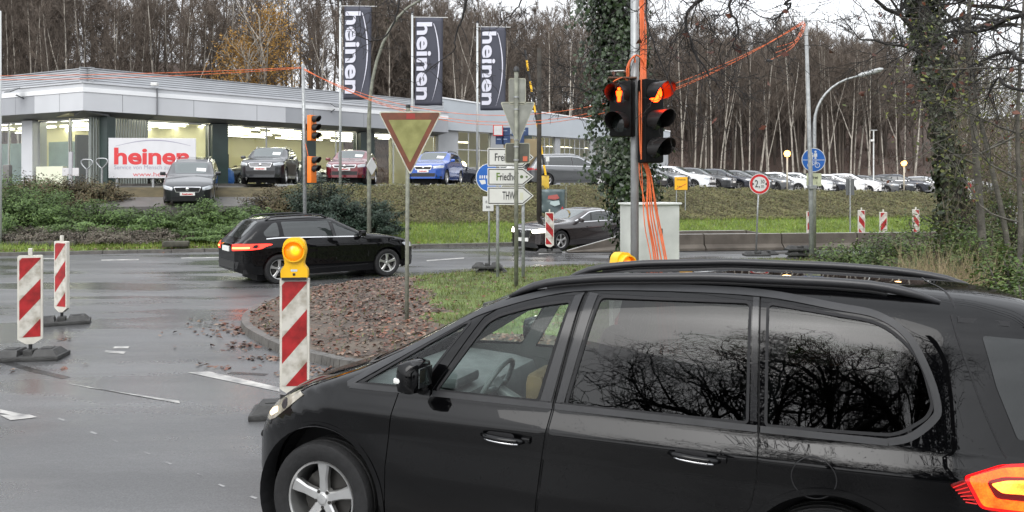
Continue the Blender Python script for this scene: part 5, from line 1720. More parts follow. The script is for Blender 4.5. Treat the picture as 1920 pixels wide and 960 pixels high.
for x in (700, 728, 812, 850, 872, 905, 932, 1035, 1062): plant(x + rng.uniform(-5, 5), rng.uniform(66.3, 71), 'slender pale birch seen between the flags and the ivy tree', 'birches between the flags')
for x in (1282, 1302, 1316, 1322, 1331, 1344, 1360, 1378, 1394, 1402, 1423, 1438, 1446, 1468, 1486, 1497, 1508, 1545, 1560, 1577, 1589, 1600, 1612, 1628, 1636, 1660, 1684, 1700, 1716, 1788, 1803, 1835, 1862, 1905):
    plant(x + rng.uniform(-4, 4), rng.uniform(66.5, 72), 'slender pale birch on the slope above the row of used cars', 'birches above the used cars')

# golden birch with its last leaves
def leafy(name, label, loc, H, cw, mat, n, size, seed, trunkmat=BARKG, base=.35):
    rng = np.random.default_rng(seed)
    root = thing(name, label, 'tree', loc)
    out = []; tips = []
    branch(rng, (0, 0, 0), (0, 0, 1), H * .95, H * .012, 2, out, tips, .15, .3, [9, 6], 7, .38, .7, .012)
    tV, tF = tubes_np(out, 5); npmesh('trunk', tV, tF, trunkmat, root, True)
    f = rng.uniform(base, 1.02, n)
    cl = rng.integers(0, 60, n); cc = np.random.default_rng(seed + 1).normal(size=(60, 3))
    rad = cw * np.sin(np.pi * np.clip((f - base) / (1.05 - base), .03, 1)) ** .7
    a = rng.uniform(0, 2 * np.pi, n)
    rr = rad * np.sqrt(rng.uniform(0, 1, n))
    P = np.column_stack([rr * np.cos(a), rr * np.sin(a), f * H]) + cc[cl] * .5 + rng.normal(0, .18, (n, 3))
    V, F = leaves(P, np.array([0, 0, 1.0]) + 0 * P, size, rng, .6, 1.2)
    npmesh('crown', V, F, mat, root)
    return root
GOLD = leaf_mat('golden_leaves', [(.20, .11, .03), (.34, .19, .045), (.44, .27, .07)], .6, .3)
for x, D, H in ((452, 62.5, 11.5), (505, 63.5, 14.0)):
    X = (x - 960) / FPX * D
    leafy('golden_birch', 'birch with thin golden leaves behind the showroom roof, ' + ('the shorter left one' if x < 480 else 'the taller right one'), (X, D, hxy(X, D)), H, 2.3, GOLD, 4200, .20, x, BIRCH)
GRN = leaf_mat('yellowgreen_leaves', [(.06, .075, .02), (.12, .13, .04)], .6, .3)
X = (705 - 960) / FPX * 84
leafy('larch_tree', 'yellow-green conifer behind the leftmost flag', (X, 84, hxy(X, 84)), 15.5, 1.3, GRN, 2200, .25, 7, BARKG, .2)
BUSHG = leaf_mat('bush_green', [(.03, .05, .012), (.07, .10, .02), (.11, .14, .035)], .5, .25)
for x, y, D, r, lab in ((1455, 313, 74, 1.6, 'small green bush on the slope left of the left glowing lamp'), (1580, 302, 80, .8, 'tiny green bush on the bare slope right of the grey mast')):
    p = px(x, y, D); rng_ = np.random.default_rng(x); n = 900
    P = rand_unit(rng_, n) * (rng_.uniform(.3, 1, n) ** .5)[:, None] * np.array([r, r, r * .7]) 
    V, F = leaves(P, P, .16, rng_)
    o = npmesh('bush', V, F, BUSHG); o.location = (p.x, p.y, hxy(p.x, p.y) + r * .5)
    tag(o, lab, 'bush')

# ---------------- ground cover on the bank, grass, leaf litter
def bank_cover():
    rng = np.random.default_rng(31); n = 120000
    d = rng.uniform(31.0, 35.4, n); s = rng.uniform(-26, 38, n)
    X = ROAD_E.x * s + ROAD_N.x * d; Y = ROAD_E.y * s + ROAD_N.y * d
    k = (Y < 20) | (np.abs(X / Y) > .80)
    rampm_ = (X > -16.3) & (X < -9.6) & (d < 35.6)
    keep = ~k & ~rampm_
    X, Y, s, d = X[keep], Y[keep], s[keep], d[keep]; n = len(X)
    bump_ = .16 + .12 * np.sin(s * 2.1 + np.sin(d * 3)) + .08 * np.sin(s * 5.3 + d * 4)
    Z = hz(s, d) + rng.uniform(0, 1, n) ** .7 * (.10 + .5 * np.maximum(0, bump_)) * np.clip((35.5 - d) / .5, .4, 1)
    P = np.column_stack([X, Y, Z])
    V, F = leaves(P, np.tile([0, -.5, 1.0], (n, 1)), .10, rng, .5, .8)
    m = leaf_mat('bank_leaves', [(.065, .055, .022), (.115, .10, .036), (.095, .105, .032), (.14, .12, .05), (.075, .085, .026)], .6, .15)
    return tag(npmesh('ground_cover', V, F, m), 'low brownish green ground cover on the bank', 'ground cover', kind='stuff')
bank_cover()
def blades(name, label, P, h, w, mat, seed):
    rng = np.random.default_rng(seed); n = len(P)
    D = rand_unit(rng, n) * .55 + np.array([0, 0, 1.0]); D /= np.linalg.norm(D, axis=1)[:, None]
    V, F = spikes(P, D, rng.uniform(.5, 1.3, n) * h, w, rng, .35)
    return tag(npmesh(name, V, F, mat), label, 'grass', kind='stuff')
GRASSM = leaf_mat('grass_blades', [(.09, .14, .022), (.16, .25, .035), (.24, .32, .05), (.19, .19, .06)], .5, .3)
rng = np.random.default_rng(41); n = 60000
d = D0 + .05 + (31.3 - D0) * rng.random(n); s = rng.uniform(-24, 38, n)
X = ROAD_E.x * s + ROAD_N.x * d; Y = ROAD_E.y * s + ROAD_N.y * d
k = np.abs(X / Y) < .80
blades('grass', 'bright green grass strip beyond the main road', np.column_stack([X, Y, hz(s, d)])[k], .16, .011, GRASSM, 42)
def verge_pts(n, seed, cond):
    rng = np.random.default_rng(seed)
    g = np.column_stack([rng.uniform(-4.5, 17, n), rng.uniform(3, 26, n)])
    g = g[in_poly(g, VPOLY)]
    g = g[np.abs(g[:, 0] / g[:, 1]) < 1.0]
    return g[cond(g, rng)]
def vz_at(g):
    O = np.array([tuple(p) for p in VPOLY]); S = []
    for i in range(len(O)):
        a, b = O[i], O[(i + 1) % len(O)]
        S.append(a + (b - a) * np.linspace(0, 1, 4, endpoint=False)[:, None])
    S = np.concatenate(S)
    dd = np.concatenate([np.min(np.linalg.norm(g[i:i + 4000, None] - S[None], axis=2), axis=1) for i in range(0, len(g), 4000)])
    return KH - .004 + np.clip(dd / 1.5, 0, 1) * .07
def litter_w(g):   # where the leaf litter lies: the left half of the island and along the side road
    return np.clip(1.0 - (g[:, 0] - (-1.55) - .30 * (g[:, 1] - 12) * -1) / .5, 0, 1)
g = verge_pts(105000, 51, lambda g, r: grass_line(g) | (r.random(len(g)) < .04))
g = g[(g[:, 1] > 9.8) | (g[:, 0] > 2)]
blades('grass', 'short green grass on the near verge', np.column_stack([g, vz_at(g)]), .085, .0075, leaf_mat('verge_grass', [(.07, .10, .022), (.12, .17, .035), (.17, .19, .06), (.14, .11, .055)], .5, .3), 52)
g = verge_pts(95000, 53, lambda g, r: (~grass_line(g)) | (r.random(len(g)) < .10))
rng = np.random.default_rng(54)
P = np.column_stack([g, vz_at(g) + rng.uniform(.004, .035, len(g))])
V, F = leaves(P, np.tile([0, 0, 1.0], (len(P), 1)), .078, rng, .62, .40)
LITTER = leaf_mat('leaf_litter', [(.045, .018, .010), (.14, .042, .020), (.16, .080, .046), (.08, .032, .018), (.24, .165, .115), (.026, .015, .010), (.13, .055, .028)], .42, .05)
tag(npmesh('leaf_litter', V, F, LITTER), 'wet brown leaf litter covering the island', 'leaf litter', kind='stuff')
# leaves on the road along the kerb
rng = np.random.default_rng(56); Q = []
for x, y, k, sp1, sp2 in ((440, 622, 110, .28, .22), (465, 650, 60, .2, .16), (520, 672, 60, .25, .1), (600, 694, 60, .35, .12), (640, 700, 40, .3, .1), (418, 605, 30, .3, .25), (395, 686, 5, .12, .06), (425, 690, 7, .18, .05), (300, 633, 1, .02, .02), (370, 625, 3, .3, .1), (120, 638, 6, .12, .03), (330, 660, 3, 1.5, .6), (60, 690, 10, .5, .1)):
    c_ = gpx(x, y); Q.append(np.column_stack([rng.normal(c_[0], sp1, k), rng.normal(c_[1], sp2, k)]))
Q = np.concatenate(Q); Q = Q[~in_poly(Q, [tuple(p) for p in KP] + [tuple(p) for p in ISLE[-1:]])]
V, F = leaves(np.column_stack([Q, rng.uniform(.008, .03, len(Q))]), np.tile([0, 0, 1.0], (len(Q), 1)), .085, rng, .62, .4)
tag(npmesh('road_leaves', V, F, LITTER), 'scattered wet fallen leaves on the road by the kerb', 'fallen leaves', kind='stuff')
rng = np.random.default_rng(57); s = rng.uniform(-18, 4, 900); d = D0 + rng.normal(.25, .18, 900)
V, F = leaves(np.column_stack([ROAD_E.x * s + ROAD_N.x * d, ROAD_E.y * s + ROAD_N.y * d, np.where(d > D0, .15, .02)]), np.tile([0, 0, 1.0], (900, 1)), .10, rng, .6, .5)
tag(npmesh('verge_leaves', V, F, LITTER), 'brown leaves lying along the far kerb', 'fallen leaves', kind='stuff')

# ---------------- shrubs
def shrub(name, label, cat, c, size, n, leaf, mat, seed, aspect=.4, dens=70, stemmat=BARKD, group=None, flat=.0):
    """a loose shrub: arching stems, sprays of foliage with gaps"""
    rng = np.random.default_rng(seed)
    root = thing(name, label, cat, c, 0, group)
    sx, sy, sz = size
    nsp = max(10, n // dens)
    # spray tips over an uneven dome
    a = rng.uniform(0, 2 * np.pi, nsp); e = np.arcsin(rng.uniform(.02, 1, nsp))
    rad = rng.uniform(.62, 1.08, nsp)
    T = np.column_stack([np.cos(a) * np.cos(e) * sx, np.sin(a) * np.cos(e) * sy, np.sin(e) * sz]) * rad[:, None]
    st = []
    for t in T[: min(nsp, 70)]:
        b = t * np.array([.12, .12, 0.0]); m_ = (b + t) / 2 + np.array([0, 0, .25 * sz]) * .5
        st.append((np.array([b, m_, t]), np.array([.014, .010, .004]) * (1 + sz)))
    V, F = tubes_np(st, 4); npmesh('stem', V, F, stemmat, root, True)
    m_ = n // nsp
    base = T * rng.uniform(.45, .7, (nsp, 1)) 
    u = rng.uniform(0, 1, (nsp, m_))[:, :, None]
    ax = (T - base)[:, None, :]
    P = base[:, None, :] + ax * u * 1.15 + rng.normal(0, 1, (nsp, m_, 3)) * (.10 * (1.15 - u * .6)) * np.array([sx, sy, sz * (1 if dens < 80 else .45)])
    P[:, :, 2] = np.abs(P[:, :, 2])
    P = P.reshape(-1, 3)
    Nn = P / np.array([sx, sy, sz]) ; Nn = Nn / (np.linalg.norm(Nn, axis=1)[:, None] + 1e-6) + np.array([0, 0, .5 + flat])
    V, F = leaves(P, Nn, leaf, rng, aspect, .7)
    npmesh('foliage', V, F, mat, root)
    return root
JUN = leaf_mat('juniper_green', [(.035, .065, .018), (.065, .12, .026), (.11, .18, .042), (.085, .14, .04)], .55, .15)
JUND = leaf_mat('dark_juniper', [(.012, .027, .018), (.022, .043, .026), (.036, .060, .036)], .55, .1)
HEATH = leaf_mat('faded_heather', [(.08, .062, .046), (.12, .10, .075), (.16, .14, .115), (.07, .075, .045)], .7, .1)
MOUND = leaf_mat('mound_leaves', [(.06, .042, .02), (.10, .07, .032), (.085, .075, .03), (.05, .05, .02)], .65, .12)
def sx(x, D): return (x - 960) / FPX * D
shr = [
 # name, label, x, D, ground z, size, n, leaf, mat
 ('juniper_bush', 'tall dark green juniper at the left picture edge', 40, 27.6, .4, (2.5, 1.4, 2.05), 15000, .085, JUN),
 ('juniper_bush', 'spreading juniper right of the tall dark one', 175, 27.3, .4, (1.9, 1.3, 1.15), 6500, .085, JUN),
 ('juniper_bush', 'low juniper sprays below the ramp, left of the parked grey estate', 262, 27.6, .4, (1.6, 1.1, 1.12), 6500, .085, JUN),
 ('juniper_bush', 'bright green juniper in front of the grey estate on the ramp', 372, 28.2, .4, (1.9, 1.1, 1.32), 7000, .085, JUN),
 ('juniper_bush', 'juniper between the grey estate and the dark yew', 468, 28.4, .4, (1.6, 1.1, 1.05), 6000, .085, JUN),
 ('juniper_bush', 'low green juniper behind the tail of the passing black estate', 400, 26.9, .3, (1.7, .9, .55), 4800, .08, JUN),
 ('yew_bush', 'dark blue-green yew behind the passing black estate', 605, 28.2, .4, (1.9, 1.2, 1.95), 13000, .085, JUND),
 ('yew_bush', 'lower dark yew between the left lamp post and the warning sign', 695, 28.4, .4, (1.35, 1.0, 1.25), 8000, .085, JUND),
 ('heather_bush', 'faded brown heather behind the left striped beacons', 60, 25.9, .25, (1.5, .6, .55), 4200, .06, HEATH),
 ('heather_bush', 'pale brown heather between the striped beacons and the passing car', 185, 26.0, .25, (2.0, .6, .55), 5200, .06, HEATH),
 ('heather_bush', 'dull heather clump under the low junipers', 300, 26.6, .25, (1.3, .6, .45), 3600, .06, HEATH),
]
for i, (nm, lab, x, D, z, size, n, lf, mt) in enumerate(shr):
    shrub(nm, lab, 'bush', (sx(x, D), D, z), size, int(n * 1.7), lf * 1.15, mt, 100 + i, .38, dens=150 if mt is not HEATH else 70)
shrub('mound_shrub', 'brownish clipped hedge mound in front of the left showroom window', 'hedge', (sx(70, 30.5), 30.5, 1.3), (3.0, 1.4, 1.35), 9500, .10, MOUND, 130, .5)
shrub('mound_shrub', 'brownish hedge mound left of the ramp below the white billboard', 'hedge', (sx(175, 30.2), 30.2, 1.2), (1.7, 1.3, 1.25), 6500, .10, MOUND, 131, .5)
shrub('mound_shrub', 'small brownish hedge mound below the black off-roader', 'hedge', (sx(530, 30.6), 30.6, 1.0), (1.7, 1.0, 1.12), 7500, .09, MOUND, 132, .5)
# stones along the bed
sm = []
for i, x in enumerate((28, 62, 92, 125, 330)):
    D = 25.55
    m = MB(); rg = np.random.default_rng(i)
    m.bbox((0, 0, 0), (.62 + .2 * rg.random(), .35, .18), .06)
    o = m.build('edging_stone', pm('mossy_stone', (.05, .048, .035), .85, 0, .4, 5, .6, 20), auto=50)
    o.location = (sx(x, D), D, .26); o.rotation_euler = (0, rg.uniform(-.1, .1), rg.uniform(-.3, .3))
    tag(o, ['flat mossy stone at the far left of the bed edge', 'flat stone second from the left along the bed', 'mossy stone above the first striped beacon', 'stone just right of the thin striped beacon', 'lone low stone under the heather'][i], 'stone')
# ------------------------------------------------------------------ ivy clad trees
IVY = leaf_mat('ivy_leaves', [(.010, .020, .008), (.020, .036, .012), (.035, .060, .020), (.026, .042, .018)], .32, .1)
IVY2 = leaf_mat('ivy_leaves_olive', [(.018, .026, .010), (.035, .048, .018), (.06, .075, .03)], .36, .12)
def ivy_tree(label, loc, path, rad, n, wid, seed, mat, limbs=(), frac=1.0, hang=0):
    rng = np.random.default_rng(seed)
    root = thing('ivy_tree', label, 'tree', loc)
    P = np.array([tuple(p) for p in smooth_path([Vector(p) for p in path], 5)])
    tt = np.linspace(0, 1, len(P)); out = [(P, np.linspace(rad, rad * .6, len(P)))]
    tips = []
    for (f, d, L, r) in limbs:
        b = np.array([np.interp(f, tt, P[:, c]) for c in range(3)])
        branch(rng, b, d, L, r, 3, out, tips, .35, .05, [5, 6, 5], 6, .6, .85, .005)
    tV, tF = tubes_np(out[:1], 10); npmesh('trunk', tV, tF, BARKD, root, True)
    if len(out) > 1:
        tV, tF = tubes_np(out[1:], 5); npmesh('crown', tV, tF, TWIGD, root, True)
    # ivy: clustered shingles of leaves round the trunk
    ncl = n // 40
    f = rng.uniform(0, frac, ncl); a = rng.uniform(0, 2 * np.pi, ncl)
    c = np.column_stack([np.interp(f, tt, P[:, k]) for k in range(3)])
    w = wid * (np.clip(.50 + f * 1.7, .5, 1) if hang else 1.0) * (.75 + .35 * np.sin(f * 21 + seed) * np.sin(f * 9.3)) * rng.uniform(.55, 1.12, ncl)
    c[:, 0] += np.cos(a) * w; c[:, 1] += np.sin(a) * w
    Q = (c[:, None] + rng.normal(0, 1, (ncl, 40, 3)) * np.array([.13, .13, .20]) * (wid / .5))
    Q = Q.reshape(-1, 3)
    Nn = np.repeat(np.column_stack([np.cos(a), np.sin(a), .15 + 0 * a]), 40, 0)
    if hang:   # trailing shoots that hang clear of the trunk
        hs_ = []
        for _ in range(hang):
            f0 = rng.uniform(.32, .95) * frac; a0 = rng.uniform(2.4, 4.0)
            b = np.array([np.interp(f0, tt, P[:, k]) for k in range(3)]) + np.array([math.cos(a0), math.sin(a0), 0]) * wid * 1.05
            L = rng.uniform(.5, 1.5); k_ = 34; u = rng.uniform(0, 1, k_)
            q = b + np.column_stack([-.35 * u * L * rng.uniform(.3, 1.3), 0 * u, -u * L]) + rng.normal(0, .05, (k_, 3)); hs_.append(q)
        hs_ = np.concatenate(hs_); Q = np.concatenate([Q, hs_]); Nn = np.concatenate([Nn, np.tile([-.5, -.8, .2], (len(hs_), 1))])
    V, F = leaves(Q, Nn, .115, rng, .85, .5)
    npmesh('ivy', V, F, mat, root)
    return root
ivy_tree('thick ivy-covered trunk behind the traffic lights', (px(1182, 460, 19.6).x, 19.6, 0), [(.25, 0, 0), (.10, 0, 1.5), (-.05, 0, 3.2), (-.22, 0, 5.0), (-.40, 0, 7.0), (-.5, 0, 9.0)], .30, 21000, .62, 3, IVY,
    limbs=[(.62, (-1, -.1, -.05), 2.2, .03), (.5, (-1, -.2, .0), 2.0, .025), (.8, (-.8, -.5, .4), 3.2, .05), (.85, (.9, -.4, .5), 3.2, .05)], hang=26)
ivy_tree('leaning ivy-covered trunk at the right, in front of the used cars', (px(1795, 470, 16.8).x, 16.8, 0), [(0.05, 0, 0), (-.05, 0, 1.4), (-.2, 0, 2.8), (-.45, 0, 4.4), (-.75, 0, 6.0), (-.9, 0, 8.0)], .26, 11000, .30, 4, IVY2,
    limbs=[(.72, (-1, -.1, .28), 2.6, .06), (.66, (-1, .1, -.10), 1.7, .05), (.7, (1, -.1, .25), 2.6, .06), (.8, (.7, .3, .5), 3.0, .06), (.55, (.9, -.2, .4), 2.2, .035), (.76, (.9, -.4, .05), 2.4, .05)])
# saplings at the right edge
def sapling(label, x, D, pts, r, seed, limbs, lf=0, mat=None, bm_=BARKG):
    rng = np.random.default_rng(seed)
    root = thing('sapling', label, 'tree', (sx(x, D), D, .05))
    P = np.array([tuple(p) for p in smooth_path([Vector(p) for p in pts], 5)])
    out = [(P, np.linspace(r, r * .35, len(P)))]; tips = []
    tt = np.linspace(0, 1, len(P))
    lim = []
    for (f, d, L, rr) in limbs:
        b = np.array([np.interp(f, tt, P[:, c]) for c in range(3)])
        branch(rng, b, d, L, rr, 2, lim, tips, .3, .1, [6, 5], 6, .55, .8, .003)
    V, F = tubes_np(out, 7); npmesh('trunk', V, F, bm_, root, True)
    V, F = tubes_np(lim, 4); npmesh('crown', V, F, bm_, root, True)
    if lf:
        pts_ = np.concatenate([l[0] for l in lim]); k = rng.integers(0, len(pts_), lf)
        Q = pts_[k] + rng.normal(0, .08, (lf, 3))
        V, F = leaves(Q, np.tile([0, -.6, .8], (lf, 1)), .07, rng, .6, 1.0); npmesh('foliage', V, F, mat, root)
    return root
YG = leaf_mat('sparse_yellow_leaves', [(.07, .09, .02), (.13, .15, .03), (.17, .17, .05)], .5, .3)
RUST = leaf_mat('rust_leaves', [(.07, .02, .012), (.12, .04, .02)], .6, .2)
sapling('slim brown sapling right of the leaning ivy trunk', 1852, 13.6, [(0, 0, 0), (-.12, 0, 1.6), (-.22, 0, 2.9), (-.32, 0, 4.4), (-.30, 0, 6.2)], .075, 61, [(.42, (-1, .1, .25), 2.4, .022), (.45, (1, 0, .7), 1.6, .022), (.6, (-.8, -.2, .5), 1.6, .02), (.62, (.9, .2, .4), 1.8, .02), (.75, (-.7, 0, .5), 1.8, .02), (.8, (.8, -.2, .2), 1.8, .02), (.9, (.6, .1, .5), 1.4, .015), (.9, (-.8, .1, .3), 1.6, .015)], 260, RUST)
sapling('thin dark sapling leaning left behind the slim brown one', 1905, 15.2, [(0, 0, 0), (-.25, 0, 1.5), (-.55, 0, 2.8), (-.85, 0, 4.2), (-1.0, 0, 5.5)], .06, 62, [(.5, (.8, 0, .6), 1.6, .02), (.6, (-.8, 0, .5), 1.3, .018), (.7, (1, .1, .4), 1.6, .018), (.85, (-.5, 0, .6), 1.4, .015)], 200, YG)
sapling('sapling with a few yellow leaves at the right picture edge', 1908, 11.8, [(0, 0, 0), (.05, 0, 1.5), (.0, 0, 3.0), (.1, 0, 5.0)], .05, 63, [(.35, (-.9, 0, .5), 1.2, .018), (.5, (-1, .1, .3), 1.4, .018), (.65, (-.9, -.1, .4), 1.5, .018), (.8, (-1, 0, .1), 1.6, .018), (.9, (-.8, .2, .2), 1.4, .014), (.45, (.8, 0, .5), 1.0, .014)], 420, YG)
BRAM = leaf_mat('bramble_green', [(.03, .058, .014), (.058, .105, .02), (.095, .16, .03), (.12, .16, .045), (.08, .08, .035)], .5, .22)
for i, (x, D, z, size, n, lab) in enumerate([
  (1640, 15.4, .1, (1.45, .9, 1.12), 11000, 'leafy bramble bush right of the grey mast'),
  (1745, 14.6, .1, (1.4, .9, 1.45), 12000, 'bramble bush at the foot of the leaning ivy trunk'),
  (1858, 13.0, .1, (1.05, .7, 1.25), 8500, 'green bush under the slim brown sapling'),
  (1902, 10.2, .1, (.8, .7, 1.25), 9000, 'dense green bush at the right picture edge'),
  (1880, 17.0, .1, (2.2, 1.0, 2.3), 14000, 'tall tangled bush behind the saplings at the right'),
  (1590, 17.6, .1, (.8, .5, .75), 5000, 'small bush just behind the grey mast')]):
    shrub('bramble_bush', lab, 'bush', (sx(x, D), D, z), size, n, .066, BRAM, 200 + i, .6, stemmat=BARKG)
# dry stalks
rng = np.random.default_rng(71); n = 1300
xs_ = rng.uniform(1680, 1875, n); Ds = rng.uniform(11.2, 13.4, n)
P = np.column_stack([(xs_ - 960) / FPX * Ds, Ds, np.full(n, .12)])
Dn = rand_unit(rng, n) * .38 + np.array([0, 0, 1.0]); Dn /= np.linalg.norm(Dn, axis=1)[:, None]
V, F = spikes(P, Dn, rng.uniform(.6, 1.2, n), .007, rng, .22)
tag(npmesh('dry_grass', V, F, leaf_mat('straw', [(.20, .155, .085), (.32, .26, .155), (.13, .10, .06)], .7, .2)), 'tall dry straw-coloured grass in front of the right bushes', 'dry grass', kind='stuff')

shrub('bramble_bush', 'green bush at the right edge just behind the people carrier', 'bush', (sx(1945, 8.4), 8.4, .1), (.9, .8, 1.05), 9000, .055, BRAM, 210, .6, stemmat=BARKG)
def thicket():
    rng = np.random.default_rng(77); n = 5200
    D = rng.uniform(15.5, 23, n); x = rng.uniform(1765, 2000, n)
    P = np.column_stack([(x - 960) / FPX * D, D, rng.uniform(.1, 1, n) ** 1.3 * 4.6])
    Dn = rand_unit(rng, n) * .75 + np.array([0, 0, .8]); Dn /= np.linalg.norm(Dn, axis=1)[:, None]
    V, F = spikes(P, Dn, rng.uniform(.4, 1.3, n), .006, rng, .35)
    o = npmesh('thicket', V, F, leaf_mat('tangle_twigs', [(.07, .055, .04), (.13, .105, .075), (.10, .09, .05)], .8, .1))
    k = 5200; i = rng.integers(0, n, k)
    V2, F2 = leaves(P[i] + rng.normal(0, .15, (k, 3)), np.tile([0, -.6, .7], (k, 1)), .075, rng, .6, 1.0)
    o2 = npmesh('thicket_foliage', V2, F2, leaf_mat('tangle_leaves', [(.05, .06, .02), (.10, .11, .035), (.14, .14, .05), (.10, .075, .035)], .6, .2))
    o2.name = 'foliage'; o2.parent = o
    tag(o, 'tangled olive-brown thicket at the right edge', 'thicket', kind='stuff')
thicket()
# ------------------------------------------------------------------ beacons, signs, signals and street furniture
def at(x, D, z=0.0): return Vector(((x - 960) / FPX * D, D, z))
STR_R = stripes('sheeting_up_right', 1.15, .50, .12)
STR_L = stripes('sheeting_up_left', -1.15, .50, .12)
def rubber_foot(mb, z=0.0, L=.80, W=.40, cx=0.0, cy=0.0):
    mb.bbox((cx, cy, z + .028), (L, W, .056), .012)
    for sgn in (-1, 1):
        x0, x1 = cx + sgn * .085, cx + sgn * (L / 2 - .02)
        a, b = min(x0, x1), max(x0, x1)
        y0, y1 = cy - W / 2 + .02, cy + W / 2 - .02
        ins = .07
        t0 = a + (.02 if sgn > 0 else ins); t1 = b - (ins if sgn > 0 else .02)
        mb.hexa([(a, y0, z + .05), (b, y0, z + .05), (b, y1, z + .05), (a, y1, z + .05), (t0, y0 + .06, z + .125), (t1, y0 + .06, z + .125), (t1, y1 - .06, z + .125), (t0, y1 - .06, z + .125)])
        mb.bbox(((t0 + t1) / 2, cy, z + .128), ((t1 - t0) * .6, W * .30, .012), .004)
    mb.bbox((cx, cy, z + .07), (.12, .16, .10), .015)
def beacon(label, loc, rz=0.0, foot_rz=0.0, left=False, lamp=False, h=1.08, group='red and white striped beacons', z0=.22):
    r = thing('striped_beacon', label, 'beacon', loc, rz, group)
    f = MB(); rubber_foot(f); o = f.build('rubber_foot', RUBBER, r, auto=40); o.rotation_euler = (0, 0, foot_rz)
    W = .275
    shell = [(-W / 2, z0 + .03), (-.04, z0 - .035), (.04, z0 - .035), (W / 2, z0 + .03), (W / 2, z0 + h), (-W / 2, z0 + h)]
    m = MB().prism(round_poly(shell, [.01, .01, .01, .01, .02, .02], 3), -.028, .028); m.build('panel', WHITEPL, r)
    hh = h - .075
    for yy, sg in ((-.0305, 1), (.0305, -1)):
        fc = MB().prism([(-W / 2 + .022, z0 + .055), (W / 2 - .022, z0 + .055), (W / 2 - .022, z0 + .055 + hh - .01), (-W / 2 + .022, z0 + .055 + hh - .01)], yy - .002, yy + .002)
        fc.build('striped_sheeting', STR_L if left else STR_R, r)
    p = MB().cyl((0, 0, .06), (0, 0, z0), .021, n=10); p.build('post_stub', DARKIN, r)
    if not lamp:
        MB().bbox((0, 0, z0 + h + .045), (.045, .04, .09), .008).build('top_peg', WHITEPL, r)
    else:
        L = thing('warning_lamp', None, None); L.parent = r; L.location = (0, 0, z0 + h); L.name = 'warning_lamp'
        hs_ = round_poly([(-.125, .0), (.125, .0), (.125, .085), (.085, .135), (.098, .20), (.112, .27), (.095, .35), (.05, .388), (-.05, .388), (-.095, .35), (-.112, .27), (-.098, .20), (-.085, .135), (-.125, .085)], .02, 3)
        MB().prism(hs_, -.055, .055).build('housing', YELLOW, L)
        MB().prism([(-.115, -.012), (.115, -.012), (.115, .012), (-.115, .012)], -.06, .06).build('lamp_base', BLACKPL, L)
        MB().lathe([(.001, -.105), (.045, -.098), (.075, -.078), (.090, -.056), (.090, -.05)], 24, 'Y', (0, 0, .262)).build('lens', amber_mat(), L, smooth=True)
        MB().lathe([(.092, -.085), (.104, -.085), (.104, -.05), (.092, -.05)], 28, 'Y', (0, 0, .262), close=True).build('lens_ring', YELLOW, L)
        hd = []
        for a in np.linspace(20, 160, 15): hd.append((.104 * math.cos(R(a)), .262 + .104 * math.sin(R(a))))
        hd += [(.092 * math.cos(R(a)), .262 + .092 * math.sin(R(a))) for a in np.linspace(160, 20, 15)]
        MB().prism(hd, -.125, -.085).build('lens_hood', YELLOW, L)
        MB().prism(round_poly([(-.030, .068), (.030, .068), (.030, .088), (-.030, .088)], .005), -.0565, -.055).build('sticker', pm('pale_sticker', (.45, .55, .62), .4), L)
        MB().prism([(-.012, .028), (.012, .028), (.012, .052), (-.012, .052)], -.0565, -.055).build('lock_slot', INK, L)
    return r
def amber_mat():
    if 'amber_lens' in MATS: return MATS['amber_lens']
    m, n, out = new_mat('amber_lens')
    b = n.nodes.new('ShaderNodeBsdfPrincipled'); b.inputs['Base Color'].default_value = (.85, .22, .005, 1); b.inputs['Roughness'].default_value = .15
    tc = n.nodes.new('ShaderNodeTexCoord'); vl = n.nodes.new('ShaderNodeVectorMath'); vl.operation = 'DISTANCE'; vl.inputs[1].default_value = (.018, -.105, .268)
    n.links.new(tc.outputs['Object'], vl.inputs[0])
    rp = n.nodes.new('ShaderNodeValToRGB'); e = rp.color_ramp.elements
    e[0].position = .0; e[0].color = (3.2, 3.2, 3.2, 1); e[1].position = .055; e[1].color = (.42, .42, .42, 1)
    n.links.new(vl.outputs['Value'], rp.inputs[0]); n.links.new(rp.outputs[0], b.inputs['Emission Strength'])
    b.inputs['Emission Color'].default_value = (1, .30, .01, 1)
    n.links.new(b.outputs[0], out.inputs['Surface'])
    MATS['amber_lens'] = m
    return m
beacon('striped beacon with a lit amber lamp in front of the people carrier bonnet', (*gpx(553, 776), 0), R(7), R(2), lamp=True)
beacon('wide striped beacon on a grey rubber foot nearest the left picture edge', (*gpx(57, 672), 0), R(22), R(-14))
beacon('narrow-looking striped beacon turned sideways, behind the wide one at the left', (*gpx(116, 607), 0), R(-23), R(48))
beacon('striped beacon in front of the waiting dark coupe', (1.20, 25.2, 0), R(0), R(0), left=True)
beacon('striped beacon with an amber lamp peeping over the people carrier roof', (px(1165, 500, 8.0).x, 8.0, .10), R(34), R(0), lamp=True, h=.80)
for x, D, l, lab in ((1519, 29.0, False, 'striped beacon half hidden by the grey mast'), (1615, 30.3, True, 'striped beacon between the grey mast and the two at the ivy trunk'), (1656, 28.2, False, 'largest of the striped beacons right of the grey mast'), (1717, 31.2, True, 'striped beacon just left of the leaning ivy trunk')):
    beacon(lab, at(x, D), R(8), 0, left=l, z0=.12)

